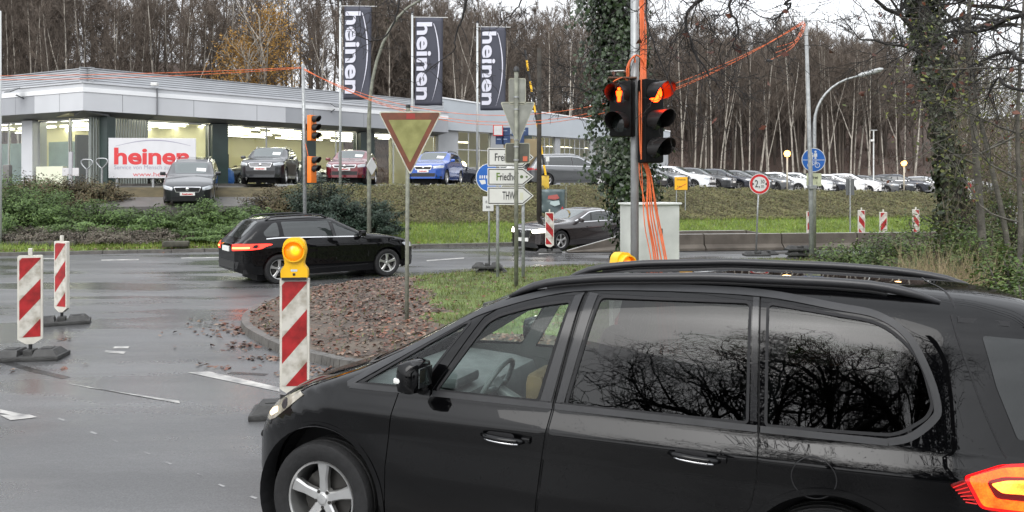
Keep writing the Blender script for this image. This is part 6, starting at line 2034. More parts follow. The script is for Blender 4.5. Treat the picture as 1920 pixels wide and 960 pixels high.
# yield sign
def tri_plate(hw, h, r): return round_poly([(-hw, 0), (hw, 0), (0, -h)], r, 6)
D = EYE * FPX / (624 - 345); 
y = thing('yield_sign', 'weathered yellowed give way sign on a pole in the leaf litter', 'sign', at(762, D, .10), R(-2))
zt = EYE - (209 - 345) / FPX * D - .10
MB().tube([(.0, .03, -.2), (.005, .03, 1.0), (.02, .03, zt + .08)], .030, 12).build('pole', OLDPOLE, y, smooth=True)
MB().cyl((.02, .03, zt + .06), (.02, .03, zt + .10), .036, n=12).build('pole_cap', BLACKPL, y)
hw = .475
p_ = MB().prism([(a + .055, b + zt) for a, b in tri_plate(hw, .945, .06)], -.004, .004); p_.build('plate', pm('dirty_white_edge', (.42, .42, .34), .6, 0, .3, 6), y)
brd = MB().prism([(a + .055, b + zt - .018) for a, b in tri_plate(hw - .024, .945 - .055, .045)], -.0065, -.0045)
brd.build('red_border', pm('faded_brown_red', (.075, .028, .012), .6, 0, 0, 5, 0.1, 40, col2=(.16, .038, .016)), y)
brd = MB().prism([(a + .055, b + zt - .125) for a, b in tri_plate(hw - .155, .945 - .315, .012)], -.0085, -.0067)
brd.build('field', pm('algae_field', (.14, .14, .036), .6, 0, 0, 4.0, 0.1, 40, col2=(.25, .25, .085)), y)
MB().prism([(.0, zt - .11), (.13, zt - .11), (.13, zt - .03), (.0, zt - .03)], -.0080, -.0067).build('clean_patch', pm('clean_red', (.24, .020, .014), .6), y)
for z in (zt - .12, zt - .50): MB().bbox((.02, .012, z), (.11, .022, .03), .004).build('clamp', GALV, y)

# pole with the backs of three signs
D = 15.5
b = thing('sign_post', 'old grey post carrying three signs seen from behind', 'sign post', at(968, D, .12), 0)
MB().cyl((0, 0, -.2), (0, 0, 4.34), .042, n=14).build('pole', OLDPOLE, b, smooth=True)
MB().lathe([(.001, 4.40), (.04, 4.38), (.055, 4.33), (.055, 4.29)], 14).build('pole_cap', BLACKPL, b, smooth=True)
BK = pm('sign_back_grey', (.21, .215, .19), .55, .3, .22, 5)
EDG = pm('sign_edge_aluminium', (.30, .30, .24), .5, .4, .2, 6)
def back_plate(poly, zc, xc, dark=None, nme='sign_back'):
    P = [(a + xc, c + zc) for a, c in poly]
    o = MB().prism(P, .046, .052).build(nme, dark or BK, b)
    cx = sum(p[0] for p in P) / len(P); cz = sum(p[1] for p in P) / len(P)
    n = len(P); Q = [((p[0] - cx) * .93 + cx, (p[1] - cz) * .93 + cz) for p in P]
    rim = MB()
    for i in range(n):
        j = (i + 1) % n
        rim.hexa([(P[i][0], .038, P[i][1]), (P[j][0], .038, P[j][1]), (Q[j][0], .038, Q[j][1]), (Q[i][0], .038, Q[i][1]), (P[i][0], .0455, P[i][1]), (P[j][0], .0455, P[j][1]), (Q[j][0], .0455, Q[j][1]), (Q[i][0], .0455, Q[i][1])])
    rim.build('rim', EDG, o)
    return o
z = lambda yy: EYE - (yy - 345) / FPX * D - .12
back_plate(round_poly([(-.17, -.26), (.17, -.26), (.17, .26), (-.17, .26)], .04), z(171), .02)
back_plate(round_poly([(-.345, .60), (.345, .60), (0, -.28)], .05), z(248), .03, nme='sign_back')
back_plate(round_poly([(-.245, -.20), (.245, -.20), (.245, .20), (-.245, .20)], .04), z(287), .025, pm('sign_back_dark', (.07, .07, .055), .6, .2, .3, 5))
for yy in (182, 205, 262, 275, 300): MB().lathe([(.043, z(yy) - .015), (.050, z(yy) - .015), (.050, z(yy) + .015), (.043, z(yy) + .015)], 14, close=True).build('clamp', GALV, b)
MB().prism([(.13, z(302)), (.22, z(302)), (.22, z(293)), (.13, z(293))], .0365, .0445).build('reflector', pm('faded_orange', (.45, .10, .05), .5), b)

# direction signs
D = 17.0
d = thing('direction_sign', 'three white arrow boards on two grey posts pointing right', 'sign', at(956, D, .12), 0)
zz = lambda yy: EYE - (yy - 345) / FPX * D - .12
xx = lambda x: (x - 956) / FPX * D
for x in (933, 981): MB().cyl((xx(x), .06, -.2), (xx(x), .06, zz(282)), .036, n=12).build('post', GREYPOLE, d, smooth=True)
def arrow(y0, y1, txt, tx, tsize, wd):
    x0, x1, xt = xx(914), xx(981), xx(1001)
    P = [(x0, zz(y1)), (x1, zz(y1)), (xt, zz((y0 + y1) / 2)), (x1, zz(y0)), (x0, zz(y0))]
    o = MB().prism(round_poly(P, .015, 3), -.012, .012).build('arrow_board', pm('sign_white', (.52, .52, .49), .45, 0, .06, 3), d)
    def inset(k):
        cz = zz((y0 + y1) / 2)
        return [(x0 + k, zz(y1) + k), (x1 - k * .35, zz(y1) + k), (xt - k * 1.5, cz), (x1 - k * .35, zz(y0) - k), (x0 + k, zz(y0) - k)]
    A, B = inset(.022), inset(.040)
    m = MB()
    for i in range(5):
        j = (i + 1) % 5
        m.hexa([(A[i][0], -.0142, A[i][1]), (A[j][0], -.0142, A[j][1]), (B[j][0], -.0142, B[j][1]), (B[i][0], -.0142, B[i][1]), (A[i][0], -.0125, A[i][1]), (A[j][0], -.0125, A[j][1]), (B[j][0], -.0125, B[j][1]), (B[i][0], -.0125, B[i][1])])
    m.build('black_outline', INK, o)
    lettering(txt, tsize, INK, o, (xx(tx), -.014, zz((y0 + y1) / 2 + .5)), .003, width=wd, align='LEFT')
    return o
arrow(277.5, 312.5, 'Freilicht', 927, .23, .50)
o = arrow(315, 348, 'riedhof', 937, .23, .40)
lettering('F', .23, pm('mossy_letter', (.10, .17, .03), .7), o, (xx(930), -.014, zz(332)), .005, sx=.8, align='LEFT')
for x, r_ in ((978, .036), (987.5, .024)):
    MB().lathe([(.001, -.0150), (r_, -.0148), (r_, -.0125)], 14, 'Y', (xx(x), 0, zz(331.5))).build('green_symbol', pm('green_symbol', (.08, .12, .04), .6), o)
o = arrow(350, 384, 'THW', 942, .25, .27)
MB().prism([(xx(975), zz(375)), (xx(981), zz(375)), (xx(981), zz(361)), (xx(975), zz(361))], -.0150, -.0125).build('faded_symbol', pm('faded_symbol', (.50, .50, .38), .6), o)

# blue round sign with white plate on rubber feet
def round_sign(par, r, loc, ring, field, rim=.1, rot=0.0):
    o = MB().lathe([(.001, -.004), (r, -.004), (r, .004), (.001, .004)], 40, 'Y').build('plate', ring, par)
    MB().lathe([(.001, -.0062), (r * (1 - rim), -.0062), (r * (1 - rim), -.0042)], 40, 'Y').build('field', field, o)
    o.location = loc; o.rotation_euler = (0, 0, rot)
    return o
D = 18.2
s_ = thing('mandatory_sign', 'blue round sign half hidden behind the white arrow boards', 'sign', at(917, D, 0), 0)
zf = lambda yy: EYE - (yy - 345) / FPX * D
MB().cyl((0, 0, .1), (0, 0, zf(308)), .024, n=10).build('pole', GALV, s_, smooth=True)
o = round_sign(s_, .335, (.03, -.03, zf(333)), WHITE, BLUESH, .05)
for k in range(4): MB().prism([(-.25 + .05 * k, -.02), (-.22 + .05 * k, -.02), (-.22 + .05 * k, .05), (-.25 + .05 * k, .05)], -.0082, -.0064).build('white_bar', WHITE, o)
MB().prism([(-.26, -.06), (-.12, -.05), (-.10, -.14), (-.2, -.16)], -.0082, -.0064).build('white_shape', WHITE, o)
o = MB().bbox((-.02, -.03, zf(382)), (.25, .008, .34), .003).build('supplement_plate', WHITE, s_)
for k, t in enumerate(('frei', 'bis')): lettering(t, .09, INK, o, (-.02, -.036, zf(379) - .11 * k), .001)
f = MB(); rubber_foot(f); rubber_foot(f, .13, .74, .38, .06, .04); rubber_foot(f, .26, .70, .38, -.04, .0); f.build('rubber_foot', RUBBER, s_, auto=40)

# the traffic signal
D = 9.05
tx = (1190 - 960) / FPX * D
ts = thing('traffic_signal', 'grey signal pole with red pedestrian and vehicle lights and orange cables', 'traffic light', (tx, D, .15))
zs = lambda yy: EYE - (yy - 345) / FPX * D - .15
xs = lambda x: (x - 1190) / FPX * D
MB().cyl((0, 0, -.3), (0, 0, 5.6), .047, n=16).build('pole', pm('signal_pole', (.30, .31, .31), .45, .4, .15, 6), ts, smooth=True)
SHELL = pm('signal_black', (.004, .004, .004), .6, 0, .3, 10, ior=1.25)
VISOR = pm('visor_black', (.016, .015, .015), .4, 0, .2, 10, ior=1.35)
def hood(par, c, r, L, mat=None):
    """tunnel visor, open at the bottom"""
    V = []; Fc = []
    aa = np.linspace(R(-35), R(215), 26)
    for i, a in enumerate(aa):
        t = abs(i / 25 - .5) * 2
        l = L * (1 - .55 * t ** 2.2)
        for rr, yy in ((r, 0), (r * .97, -l), (r * .94, -l), (r * .96, 0)):
            V.append((c[0] + rr * math.cos(a), c[1] + yy, c[2] + rr * math.sin(a)))
        if i:
            b0 = (i - 1) * 4
            for q in range(3): Fc.append((b0 + q, b0 + q + 1, b0 + 5 + q, b0 + 4 + q))
    return MB().add(V, Fc).build('visor', VISOR, par, smooth=False, auto=30)
head = thing('vehicle_head', None, None); head.parent = ts
head.location = (xs(1217), -.10, zs(229)); head.rotation_euler = (0, 0, R(31))
MB().bbox((0, 0, 0), (.27, .15, .945), .025).build('signal_case', SHELL, head, auto=40)
LENSRED = em('lit_red_lens', (1.0, .034, .003), 14.0)
LENSOFF = pm('unlit_lens', (.012, .016, .015), .12)
for k, zc in enumerate((.315, 0, -.315)):
    MB().lathe([(.001, -.100), (.05, -.096), (.092, -.080), (.105, -.074)], 28, 'Y', (0, 0, zc)).build('lens', LENSRED if k == 0 else LENSOFF, head, smooth=True)
    hood(head, (0, -.074, zc), .122, .26)
ped = thing('pedestrian_head', None, None); ped.parent = ts
ped.location = (xs(1166), -.06, zs(206)); ped.rotation_euler = (0, 0, R(-32))
MB().bbox((0, 0, 0), (.27, .14, .63), .025).build('signal_case', SHELL, ped, auto=40)
PEDRED = em('lit_red_walker', (1.0, .034, .003), 12.0)
for k, zc in enumerate((.157, -.157)):
    MB().lathe([(.001, -.092), (.06, -.088), (.105, -.070)], 28, 'Y', (0, 0, zc)).build('lens', LENSOFF, ped, smooth=True)
    hood(ped, (0, -.07, zc), .120, .22)
fig = MB()
fig.prism([(.018 * math.cos(a), .157 + .066 + .018 * math.sin(a)) for a in np.linspace(0, 6.0, 12)], -.103, -.096)
fig.prism(round_poly([(-.034, .157 + .045), (.034, .157 + .045), (.030, .157 - .012), (.020, .157 - .015), (.018, .157 - .078), (-.018, .157 - .078), (-.020, .157 - .015), (-.030, .157 - .012)], .006, 3), -.103, -.0965)
fig.build('standing_figure', PEDRED, ped)
MB().bbox((xs(1165), -.05, zs(148)), (.32, .16, .02), .004).build('top_board', pm('brown_board', (.10, .05, .03), .7, 0, .2, 6), ts)
MB().bbox((xs(1157), -.08, zs(136)), (.16, .12, .012), .003, R(-20)).build('sensor_lid', WHITE, ts)
MB().cyl((xs(1150), -.08, zs(148)), (xs(1152), -.08, zs(137)), .012, n=8).build('sensor_stem', BLACKPL, ts)
for yy in (165, 240, 295): 
    MB().bbox((xs(1203), -.02, zs(yy)), (.12, .03, .035), .006).build('bracket', SHELL, ts)
for yy in (165, 245): MB().bbox((xs(1178), -.02, zs(yy)), (.12, .03, .035), .006).build('bracket', SHELL, ts)

# cables on the pole
def cable(mb, pts, r=.009, n=6): mb.tube(smooth_path([Vector(p) for p in pts], 8), r, n, cap=False)
rng = np.random.default_rng(81)
for k in range(6):
    m = MB(); o_ = .016 * (k - 2.5)
    j = rng.normal(0, .008, 8)
    X = tx + .052 + .012 * k
    cable(m, [(tx + .03 + .012 * k, D - .05, 5.6), (X + j[0], D - .06, zs(60) + .15), (X + j[1], D - .07, zs(130) + .15), (X - .02 + j[2], D - .16, zs(200) + .15), (X - .01 + j[3], D - .15, zs(290) + .15), (X + .065 + j[4], D - .1, zs(330) + .15), (tx + .19 + o_ * 1.5 + j[5], D - .08, zs(400) + .15), (tx + .285 + o_ * 2.0 + j[6], D - .10, zs(500) + .15), (tx + .40 + o_ * 3, D - .15, .12)], .0085)
    tag(m.build('cable', ORANGE, None, True), 'thick orange signal cable running down the signal pole to the ground', 'cable', 'orange cables down the signal pole')
for k, (a, b) in enumerate(((-.01, .16), (.012, .10))):
    m = MB(); cable(m, [(tx + .045 + a, D - .10, zs(300) + .15), (tx + .06 + a, D - .09, zs(340) + .15), (tx + b, D - .09, zs(420) + .15), (tx + b + .08, D - .12, zs(500) + .15), (tx + b + .2, D - .15, .1)], .006)
    tag(m.build('cable', ORANGE, None, True), 'thin orange cable hanging left of the thick cable bundle by the cabinet', 'cable', 'thin cables by the cabinet')
m = MB(); cable(m, [(tx - .09, D - .06, zs(152) + .15), (tx - .10, D - .08, zs(130) + .15), (tx - .05, D - .09, zs(112) + .15), (tx + .02, D - .1, zs(107) + .15), (tx + .10, D - .08, zs(122) + .15), (tx + .12, D - .06, zs(152) + .15)], .011)
cable(m, [(tx - .075, D - .06, zs(152) + .15), (tx - .08, D - .1, zs(125) + .15), (tx - .03, D - .11, zs(109) + .15), (tx - .01, D - .1, zs(120) + .15)], .011)
tag(m.build('cable', ORANGE, None, True), 'orange cable loop arching over the two signal heads', 'cable')
m = MB(); cable(m, [(tx - .09, D - .1, zs(155) + .15), (tx - .15, D - .12, zs(148) + .15), (tx - .22, D - .12, zs(152) + .15), (tx - .26, D - .1, zs(156) + .15)], .010)
tag(m.build('cable', ORANGE, None, True), 'short orange cable end lying on the pedestrian head', 'cable')
m = MB(); cable(m, [(tx + .048, D - .17, zs(152) + .15), (tx + .046, D - .19, zs(220) + .15), (tx + .048, D - .17, zs(300) + .15)], .009); tag(m.build('cable', ORANGE, None, True), 'orange cable drawn straight down between the two signal heads', 'cable')
# controller cabinet
D2 = 18.0
cx0 = at(1222, D2)
cb = thing('control_cabinet', 'big light grey signal control cabinet behind the orange cables', 'cabinet', (at(1218, D2).x, D2, .14), R(24))
CAB = pm('cabinet_grey', (.44, .45, .43), .5, 0, .16, 1.6, .05)
MB().bbox((0, 0, .13), (1.16, .62, .30), .006).build('plinth', CAB, cb)
MB().bbox((0, 0, .94), (1.18, .64, 1.31), .008).build('case', CAB, cb)
MB().bbox((0, -.01, 1.615), (1.26, .72, .045), .012).build('lid', pm('cabinet_lid', (.58, .59, .57), .5, 0, .05, 2), cb)
g = MB()
for k in range(6): g.box((.596, .0, 1.30 + .035 * k), (.012, .20, .014))
g.build('vent', pm('vent_grey', (.24, .245, .24), .5), cb)
MB().bbox((.10, -.335, .98), (.03, .03, .16), .008).build('handle', BLACKPL, cb)
for zz_ in (.45, 1.45): MB().bbox((-.56, -.330, zz_), (.03, .02, .10), .006).build('hinge', GALV, cb)
g = MB(); g.box((0, -.322, .95), (.006, .006, 1.26)); g.build('door_joint', pm('joint_grey', (.15, .15, .15), .6), cb)
# grey mast with the strung cables, cycle path sign
D3 = 21.3
ms = thing('cable_mast', 'tall grey mast holding the strung orange cables at its tip', 'mast', at(1522, D3, .12))
zt3 = EYE - (34 - 345) / FPX * D3 - .12
MB().tube([(0, 0, -.3), (-.03, 0, 2.2), (-.16, 0, zt3)], [.062, .057, .045], 12).build('pole', GREYPOLE, ms, smooth=True)
MB().bbox((0, -.02, 2.0), (.20, .19, .10), .01).build('clamp', GALV, ms)
D4 = 22.1
cs_ = thing('path_sign', 'blue round foot and cycle path sign with a dirty plate below', 'sign', at(1528, D4, .12))
z4 = lambda yy: EYE - (yy - 345) / FPX * D4 - .12
MB().cyl((0, 0.03, -.3), (0, 0.03, z4(276)), .045, n=12).build('post', OLDPOLE, cs_, smooth=True)
o = round_sign(cs_, .335, (-.05, -.03, z4(300)), WHITE, BLUESH, .055)
sy = MB()
sy.prism([(-.30, -.008), (.30, -.008), (.30, .008), (-.30, .008)], -.0084, -.0064); sy.build('dividing_line', WHITE, o)
sy = MB()
for cxx, sc_ in ((-.045, .75), (.05, 1.0)):
    sy.prism([(cxx + .032 * sc_ * math.cos(a), .03 + .20 * sc_ + .032 * sc_ * math.sin(a)) for a in np.linspace(0, 5.9, 10)], -.0084, -.0064)
    sy.prism([(cxx - .045 * sc_, .03 + .155 * sc_), (cxx + .045 * sc_, .03 + .155 * sc_), (cxx + .05 * sc_, .03 + .06 * sc_), (cxx + .02 * sc_, .03 + .06 * sc_), (cxx + .03 * sc_, .03), (cxx - .03 * sc_, .03), (cxx - .02 * sc_, .03 + .06 * sc_), (cxx - .05 * sc_, .03 + .06 * sc_)], -.0084, -.0064)
sy.build('walkers_symbol', WHITE, o)
sy = MB()
for cxx in (-.105, .105): sy.lathe([(.058, -.0084), (.074, -.0084), (.074, -.0064), (.058, -.0064)], 18, 'Y', (cxx, 0, -.145), close=True)
def bar2(a, b, w=.014):
    a = Vector(a); b = Vector(b); t = (b - a).normalized(); n_ = Vector((-t.y, t.x)) * w / 2
    sy.prism([tuple(a - n_), tuple(b - n_), tuple(b + n_), tuple(a + n_)], -.0084, -.0064)
for a, b_ in (((-.105, -.145), (-.05, -.06)), ((-.05, -.06), (.07, -.06)), ((.07, -.06), (.105, -.145)), ((-.05, -.06), (-.01, -.145)), ((-.105, -.145), (-.01, -.145)), ((-.01, -.145), (.07, -.06)), ((.07, -.06), (.06, -.035)), ((.04, -.03), (.09, -.03)), ((-.075, -.04), (-.03, -.04))): bar2(a, b_)
sy.build('bicycle_symbol', WHITE, o)
o = MB().bbox((-.04, -.03, z4(337)), (.42, .01, .36), .003).build('supplement_plate', pm('algae_plate', (.40, .42, .28), .6, 0, .2, 4), cs_)
lettering('frei', .12, INK, o, (-.01, -.037, z4(333)), .002); lettering('1', .10, INK, o, (.04, -.037, z4(343)), .002)
# width limit sign
D5 = 23.0
w = thing('width_sign', 'round red-rimmed width limit sign reading 2,30 m on a thin pole', 'sign', at(1418, D5, .10))
z5 = lambda yy: EYE - (yy - 345) / FPX * D5 - .10
MB().tube([(0, 0.02, .05), (.04, .02, 1.2), (.09, .02, z5(334))], .024, 10).build('pole', GALV, w, smooth=True)
o = MB().lathe([(.001, -.004), (.30, -.004), (.30, .004), (.001, .004)], 40, 'Y').build('plate', WHITE, w); o.location = (.09, -.02, z5(345))
MB().lathe([(.215, -.0062), (.283, -.0062), (.283, -.0042), (.215, -.0042)], 40, 'Y', close=True).build('red_rim', REDINK, o)
lettering('2,', .30, INK, o, (-.065, -.0065, -.005), .002, sx=.72); lettering('30', .15, INK, o, (.085, -.0065, .065), .001, sx=.8); lettering('m', .17, INK, o, (.085, -.0065, -.065), .001, sx=.75)
for sg in (-1, 1): MB().prism([(sg * .21, -.05), (sg * .155, 0), (sg * .21, .05)], -.0066, -.0045).build('black_arrow', INK, o)
f = MB(); rubber_foot(f, 0, .72, .40); f.build('rubber_foot', RUBBER, w, auto=40)
# spare feet
def feet(label, x, D, layers, rz=0.0):
    t = thing('rubber_feet', label, 'rubber feet', at(x, D, .11), rz)
    for k in range(layers):
        f = MB(); rubber_foot(f, 0, .70, .38); o = f.build('rubber_foot', RUBBER, t, auto=40); o.location = (.02 * (k % 2), .02 * k % .05, .135 * k)
feet('stack of three black rubber feet left of the grey mast', 1499, 21.6, 3)
feet('pair of black rubber feet half in the bush right of the grey mast', 1552, 21.3, 2, R(8))
feet('black rubber foot beside the width limit sign pole', 1434, 23.2, 1, R(20))
# seen-from-behind grey sign, town sign, warning triangle
D6 = 31.5
p = at(1594, D6); gz = hxy(p.x, p.y)
g_ = thing('sign_back_post', 'small grey sign on a thin post seen from behind', 'sign', (p.x, p.y, gz))
MB().cyl((0, 0, -.2), (0, 0, EYE - (336 - 345) / FPX * D6 - gz), .03, n=8).build('post', GALV, g_)
MB().bbox((.02, .05, EYE - (350.5 - 345) / FPX * D6 - gz), (.34, .01, .66), .003).build('plate', pm('sign_back_slate', (.10, .105, .105), .6, .2), g_)
D7 = 35.5
p = at(1277, D7); gz = hxy(p.x, p.y)
t = thing('town_sign', 'yellow town exit sign with a red diagonal stroke', 'sign', (p.x, p.y, gz))
zc = EYE - (344 - 345) / FPX * D7 - gz
for x in (-.2, .2): MB().cyl((x, .04, -.2), (x, .04, zc + .3), .025, n=8).build('post', GALV, t)
o = MB().bbox((0, 0, zc), (.58, .02, .58), .01).build('plate', pm('town_yellow', (.70, .36, .01), .45), t)
MB().bbox((.33, .03, zc), (.06, .06, .58), .01).build('side_frame', INK, t)
lettering('Ortsende', .10, INK, o, (0, -.012, zc + .17), .001, width=.40); lettering('5 km', .10, INK, o, (-.08, -.012, zc - .14), .001)
MB().prism([(-.22, zc - .24), (-.20, zc - .26), (.25, zc - .02), (.23, zc + .0)], -.0135, -.011).build('red_stroke', REDINK, o)
D8 = 27.0
p = at(1817, D8); 
t = thing('warning_triangle', 'red-edged white triangular warning sign among the bush twigs', 'sign', (p.x, p.y, .0))
zc = EYE - (378 - 345) / FPX * D8
MB().cyl((0, .03, 0), (0, .03, zc + .5), .03, n=8).build('post', GALV, t)
MB().prism(round_poly([(-.40, zc), (.40, zc), (0, zc + .70)], .05, 4), -.004, .004).build('plate', REDINK, t)
MB().prism(round_poly([(-.26, zc + .075), (.26, zc + .075), (0, zc + .53)], .02, 3), -.0065, -.0045).build('field', WHITE, t)
# concrete barriers
CONC = pm('stained_concrete', (.045, .036, .028), .7, 0, 0, 1.6, .4, 30, col2=(.105, .09, .073))
def barrier(label, a, b, ha=.55, hb=.55, group='low concrete barriers'):
    a = Vector(a); b = Vector(b); L = (b - a).length; ang = math.atan2(b.y - a.y, b.x - a.x)
    t = thing('concrete_barrier', label, 'barrier', (*((a + b) / 2), 0), ang, group)
    m = MB()
    def sect(x, h): return [(x, -.26, .02), (x, -.26, min(.10, h * .5)), (x, -.10, min(.22, h * .7)), (x, -.075, h - .01), (x, -.06, h), (x, .06, h), (x, .075, h - .01), (x, .10, min(.22, h * .7)), (x, .26, min(.10, h * .5)), (x, .26, .02)]
    A, B = sect(-L / 2 + .012, ha), sect(L / 2 - .012, hb); n = len(A)
    m.add(A + B, [(i, (i + 1) % n, n + (i + 1) % n, n + i) for i in range(n)] + [tuple(range(n)), tuple(reversed(range(n, 2 * n)))])
    o = m.build('concrete_body', CONC, t)
    e = MB(); e.hexa([(-L / 2 + .02, -.055, ha + .002), (L / 2 - .02, -.055, hb + .002), (L / 2 - .02, .055, hb + .002), (-L / 2 + .02, .055, ha + .002), (-L / 2 + .02, -.055, ha + .006), (L / 2 - .02, -.055, hb + .006), (L / 2 - .02, .055, hb + .006), (-L / 2 + .02, .055, ha + .006)])
    e.build('pale_top', pm('washed_concrete', (.42, .42, .40), .6, 0, .15, 4), t)
B0 = Vector((1.75, 25.35)); bd = Vector((.985, .135)).normalized()
cuts = [0, 1.9, 4.6, 7.3, 10.0, 12.7, 15.4]
labs = ['sloping end piece of the barrier beside the waiting coupe', 'barrier piece behind the control cabinet', 'barrier piece right of the cabinet with a joint in its middle view', 'barrier piece behind the width limit sign', 'barrier piece behind the grey mast', 'barrier piece running into the right bushes']
for k in range(6):
    barrier(labs[k], B0 + bd * cuts[k], B0 + bd * (cuts[k + 1] - .02), .06 if k == 0 else .55, .55)
barrier('rear barrier piece by the grass, behind the cabinet', Vector((5.6, 27.6)), Vector((8.3, 28.1)))
barrier('rear barrier piece sloping down at its right end by the grass', Vector((8.33, 28.1)), Vector((10.8, 28.5)), .55, .08)
# lamps
def lamp_post(label, p, H, arm, ang, r=.07, mat=GALV, head=.75, kind='curved_lamp', group=None, rise=.95):
    t = thing(kind, label, 'street lamp', p, ang, group)
    pts = [(0, 0, -.2), (0, 0, H * .5), (0, 0, H)]
    for a in np.linspace(10, 78, 8):
        q = a / 78; pts.append((arm * (1 - math.cos(R(a))), 0, H + arm * rise * math.sin(R(a))))
    last = Vector(pts[-1]); prev = Vector(pts[-2]); dv = (last - prev).normalized()
    pts.append(tuple(last + dv * .2))
    n = len(pts)
    MB().tube(pts, [r] * 3 + list(np.linspace(r * .8, r * .5, n - 3)), 12).build('pole', mat, t, smooth=True)
    m = MB(); m.tube([last + dv * .15, last + dv * .3, last + dv * (head + .2), last + dv * (head + .3)], [.05, .085, .075, .03], 8)
    m.build('lamp_head', pm('lamp_head_grey', (.36, .37, .37), .4, .3), t, smooth=True)
    return t
D9 = 26.2
z9 = lambda yy: EYE - (yy - 345) / FPX * D9
lamp_post('tall curved street lamp with a tilted square sign on its shaft', at(692, D9, .1), z9(225) - .1, 2.0, R(0), mat=OLDPOLE, rise=2.0)
sgn = thing('priority_sign', 'white-edged square sign seen edge-on on the curved lamp shaft', 'sign', at(697, D9 - .12, z9(312)), R(66))
MB().prism(round_poly([(-.30, 0), (0, -.30), (.30, 0), (0, .30)], .04, 3), -.006, .006).build('plate', WHITE, sgn)
MB().prism(round_poly([(-.26, 0), (0, -.26), (.26, 0), (0, .26)], .03, 3), .0065, .009).build('sign_back', BK, sgn)
lamp_post('curved grey street lamp behind the grey mast, arm to the right', at(1527, 27.5, 0), EYE - (232 - 345) / FPX * 27.5, 1.75, R(0), r=.06)
lamp_post('street lamp with pale arm half hidden by the saplings at the right', at(1893, 33, 0), EYE - (255 - 345) / FPX * 33, 1.2, R(180), r=.06)
def glow_post(label, x, y, D):
    p = at(x, D); gz = hxy(p.x, p.y); H = EYE - (y - 345) / FPX * D - gz
    t = thing('yard_lamp', label, 'lamp', (p.x, p.y, gz), 0, 'glowing yard lamps')
    MB().cyl((0, 0, 0), (0, 0, H - .15), .05, n=10).build('pole', pm('lamp_post_pale', (.42, .38, .30), .5), t, smooth=True)
    MB().lathe([(.001, H - .20), (.13, H - .17), (.2, H), (.15, H + .14), (.001, H + .2)], 16).build('globe', em('sodium_globe', (1.0, .50, .13), 5.0), t, smooth=True)
    l = bpy.data.lights.new('lamp_light', 'POINT'); l.energy = 60; l.color = (1, .6, .25); l.shadow_soft_size = .25
    lo = bpy.data.objects.new('lamp_light', l); C.objects.link(lo); lo.parent = t; lo.location = (0, 0, H + .5)
glow_post('glowing warm yard lamp left of the blue cycle path sign', 1476, 288, 47)
glow_post('glowing warm yard lamp left of the leaning ivy trunk', 1695, 306, 55)
p = at(1638, 60); t = thing('yard_mast', 'thin pale mast with a small lamp on the slope above the used cars', 'lamp', (p.x, p.y, hxy(p.x, p.y)))
H = EYE - (245 - 345) / FPX * 60 - hxy(p.x, p.y)
MB().cyl((0, 0, 0), (0, 0, H), .05, n=8).build('pole', pm('pale_mast', (.50, .52, .51), .5), t)
MB().bbox((0, 0, H + .03), (.5, .12, .06), .01).build('lamp_head', pm('lamp_head_grey', (.36, .37, .37), .4), t); MB().bbox((-.12, -.05, H - .75), (.25, .18, .16), .03).build('junction_box', WHITE, t)
# left signal mast with two orange-backed heads
D10 = 25.6
p = at(572, D10, .3)
t = thing('signal_mast', 'grey mast with two orange-backed signal heads at the yard entrance', 'traffic light', p)
z10 = lambda yy: EYE - (yy - 345) / FPX * D10 - .3
MB().tube([(0, 0, -.3), (-.02, 0, 3), (-.07, 0, z10(122))], [.065, .06, .05], 10).build('pole', GALV, t, smooth=True)
OR_ = pm('orange_signal_back', (.75, .17, .012), .45, 0, .06, 3)
for yy, hgt, kk in ((240, .83, 3), (318, .86, 2)):
    h = thing('signal_head', None, None); h.parent = t; h.location = (.22, 0, z10(yy)); h.rotation_euler = (0, 0, R(68))
    MB().bbox((0, 0, 0), (.30, .16, hgt), .02).build('signal_case', OR_, h, auto=40)
    for q in range(kk):
        zc = hgt / 2 - .14 - q * .27
        MB().lathe([(.001, -.10), (.10, -.085)], 18, 'Y', (0, 0, zc)).build('lens', LENSOFF, h); hood(h, (0, -.08, zc), .125, .24)
m = MB(); cable(m, [(p.x + .03, D10 - .06, z10(270) + .3), (p.x + .10, D10 - .1, z10(285) + .3), (p.x + .14, D10 - .1, z10(300) + .3)], .012); tag(m.build('cable', ORANGE, None, True), 'short orange cable between the two orange signal heads', 'cable')
# strung cables
def span(a, b, sag, label, r=.0085, group='orange cables strung across the road'):
    a, b = Vector(a), Vector(b)
    pts = [a.lerp(b, t) - Vector((0, 0, sag * 4 * t * (1 - t))) for t in np.linspace(0, 1, 28)]
    m = MB(); m.tube(pts, r, 6, cap=False)
    return tag(m.build('strung_cable', ORANGE, None, True), label, 'cable', group)
A = Vector((at(566, D10).x, D10, EYE - (126 - 345) / FPX * D10)); Bp = Vector((at(1512, D3).x, D3, EYE - (36 - 345) / FPX * D3))
for k, sg in enumerate((2.35, 2.22, 1.98)):
    span(A + Vector((0, 0, -.03 * k)), Bp + Vector((0, 0, -.04 * k)), sg, 'orange cable sagging from the left signal mast to the tall grey mast')
for k, sg in enumerate((.10, .16)):
    span(A + Vector((0, 0, -.03 * k)), Vector((-18.0, 22.0, 5.22 - .08 * k)), sg, 'orange cable from the left signal mast to the left picture edge', group='orange cables to the left edge')
for k in range(3):
    m = MB(); q = px(1445 + 6 * k, 112 - 12 * k, D3 - .4)
    cable(m, [Bp, (px(1505 - 3 * k, 62, D3 - .1)), (px(1482 + 3 * k, 92 - 7 * k, D3 - .3)), q], .007)
    tag(m.build('cable', ORANGE, None, True), 'slack orange cable end looping down from the tall grey mast', 'cable', 'slack cable ends at the mast')
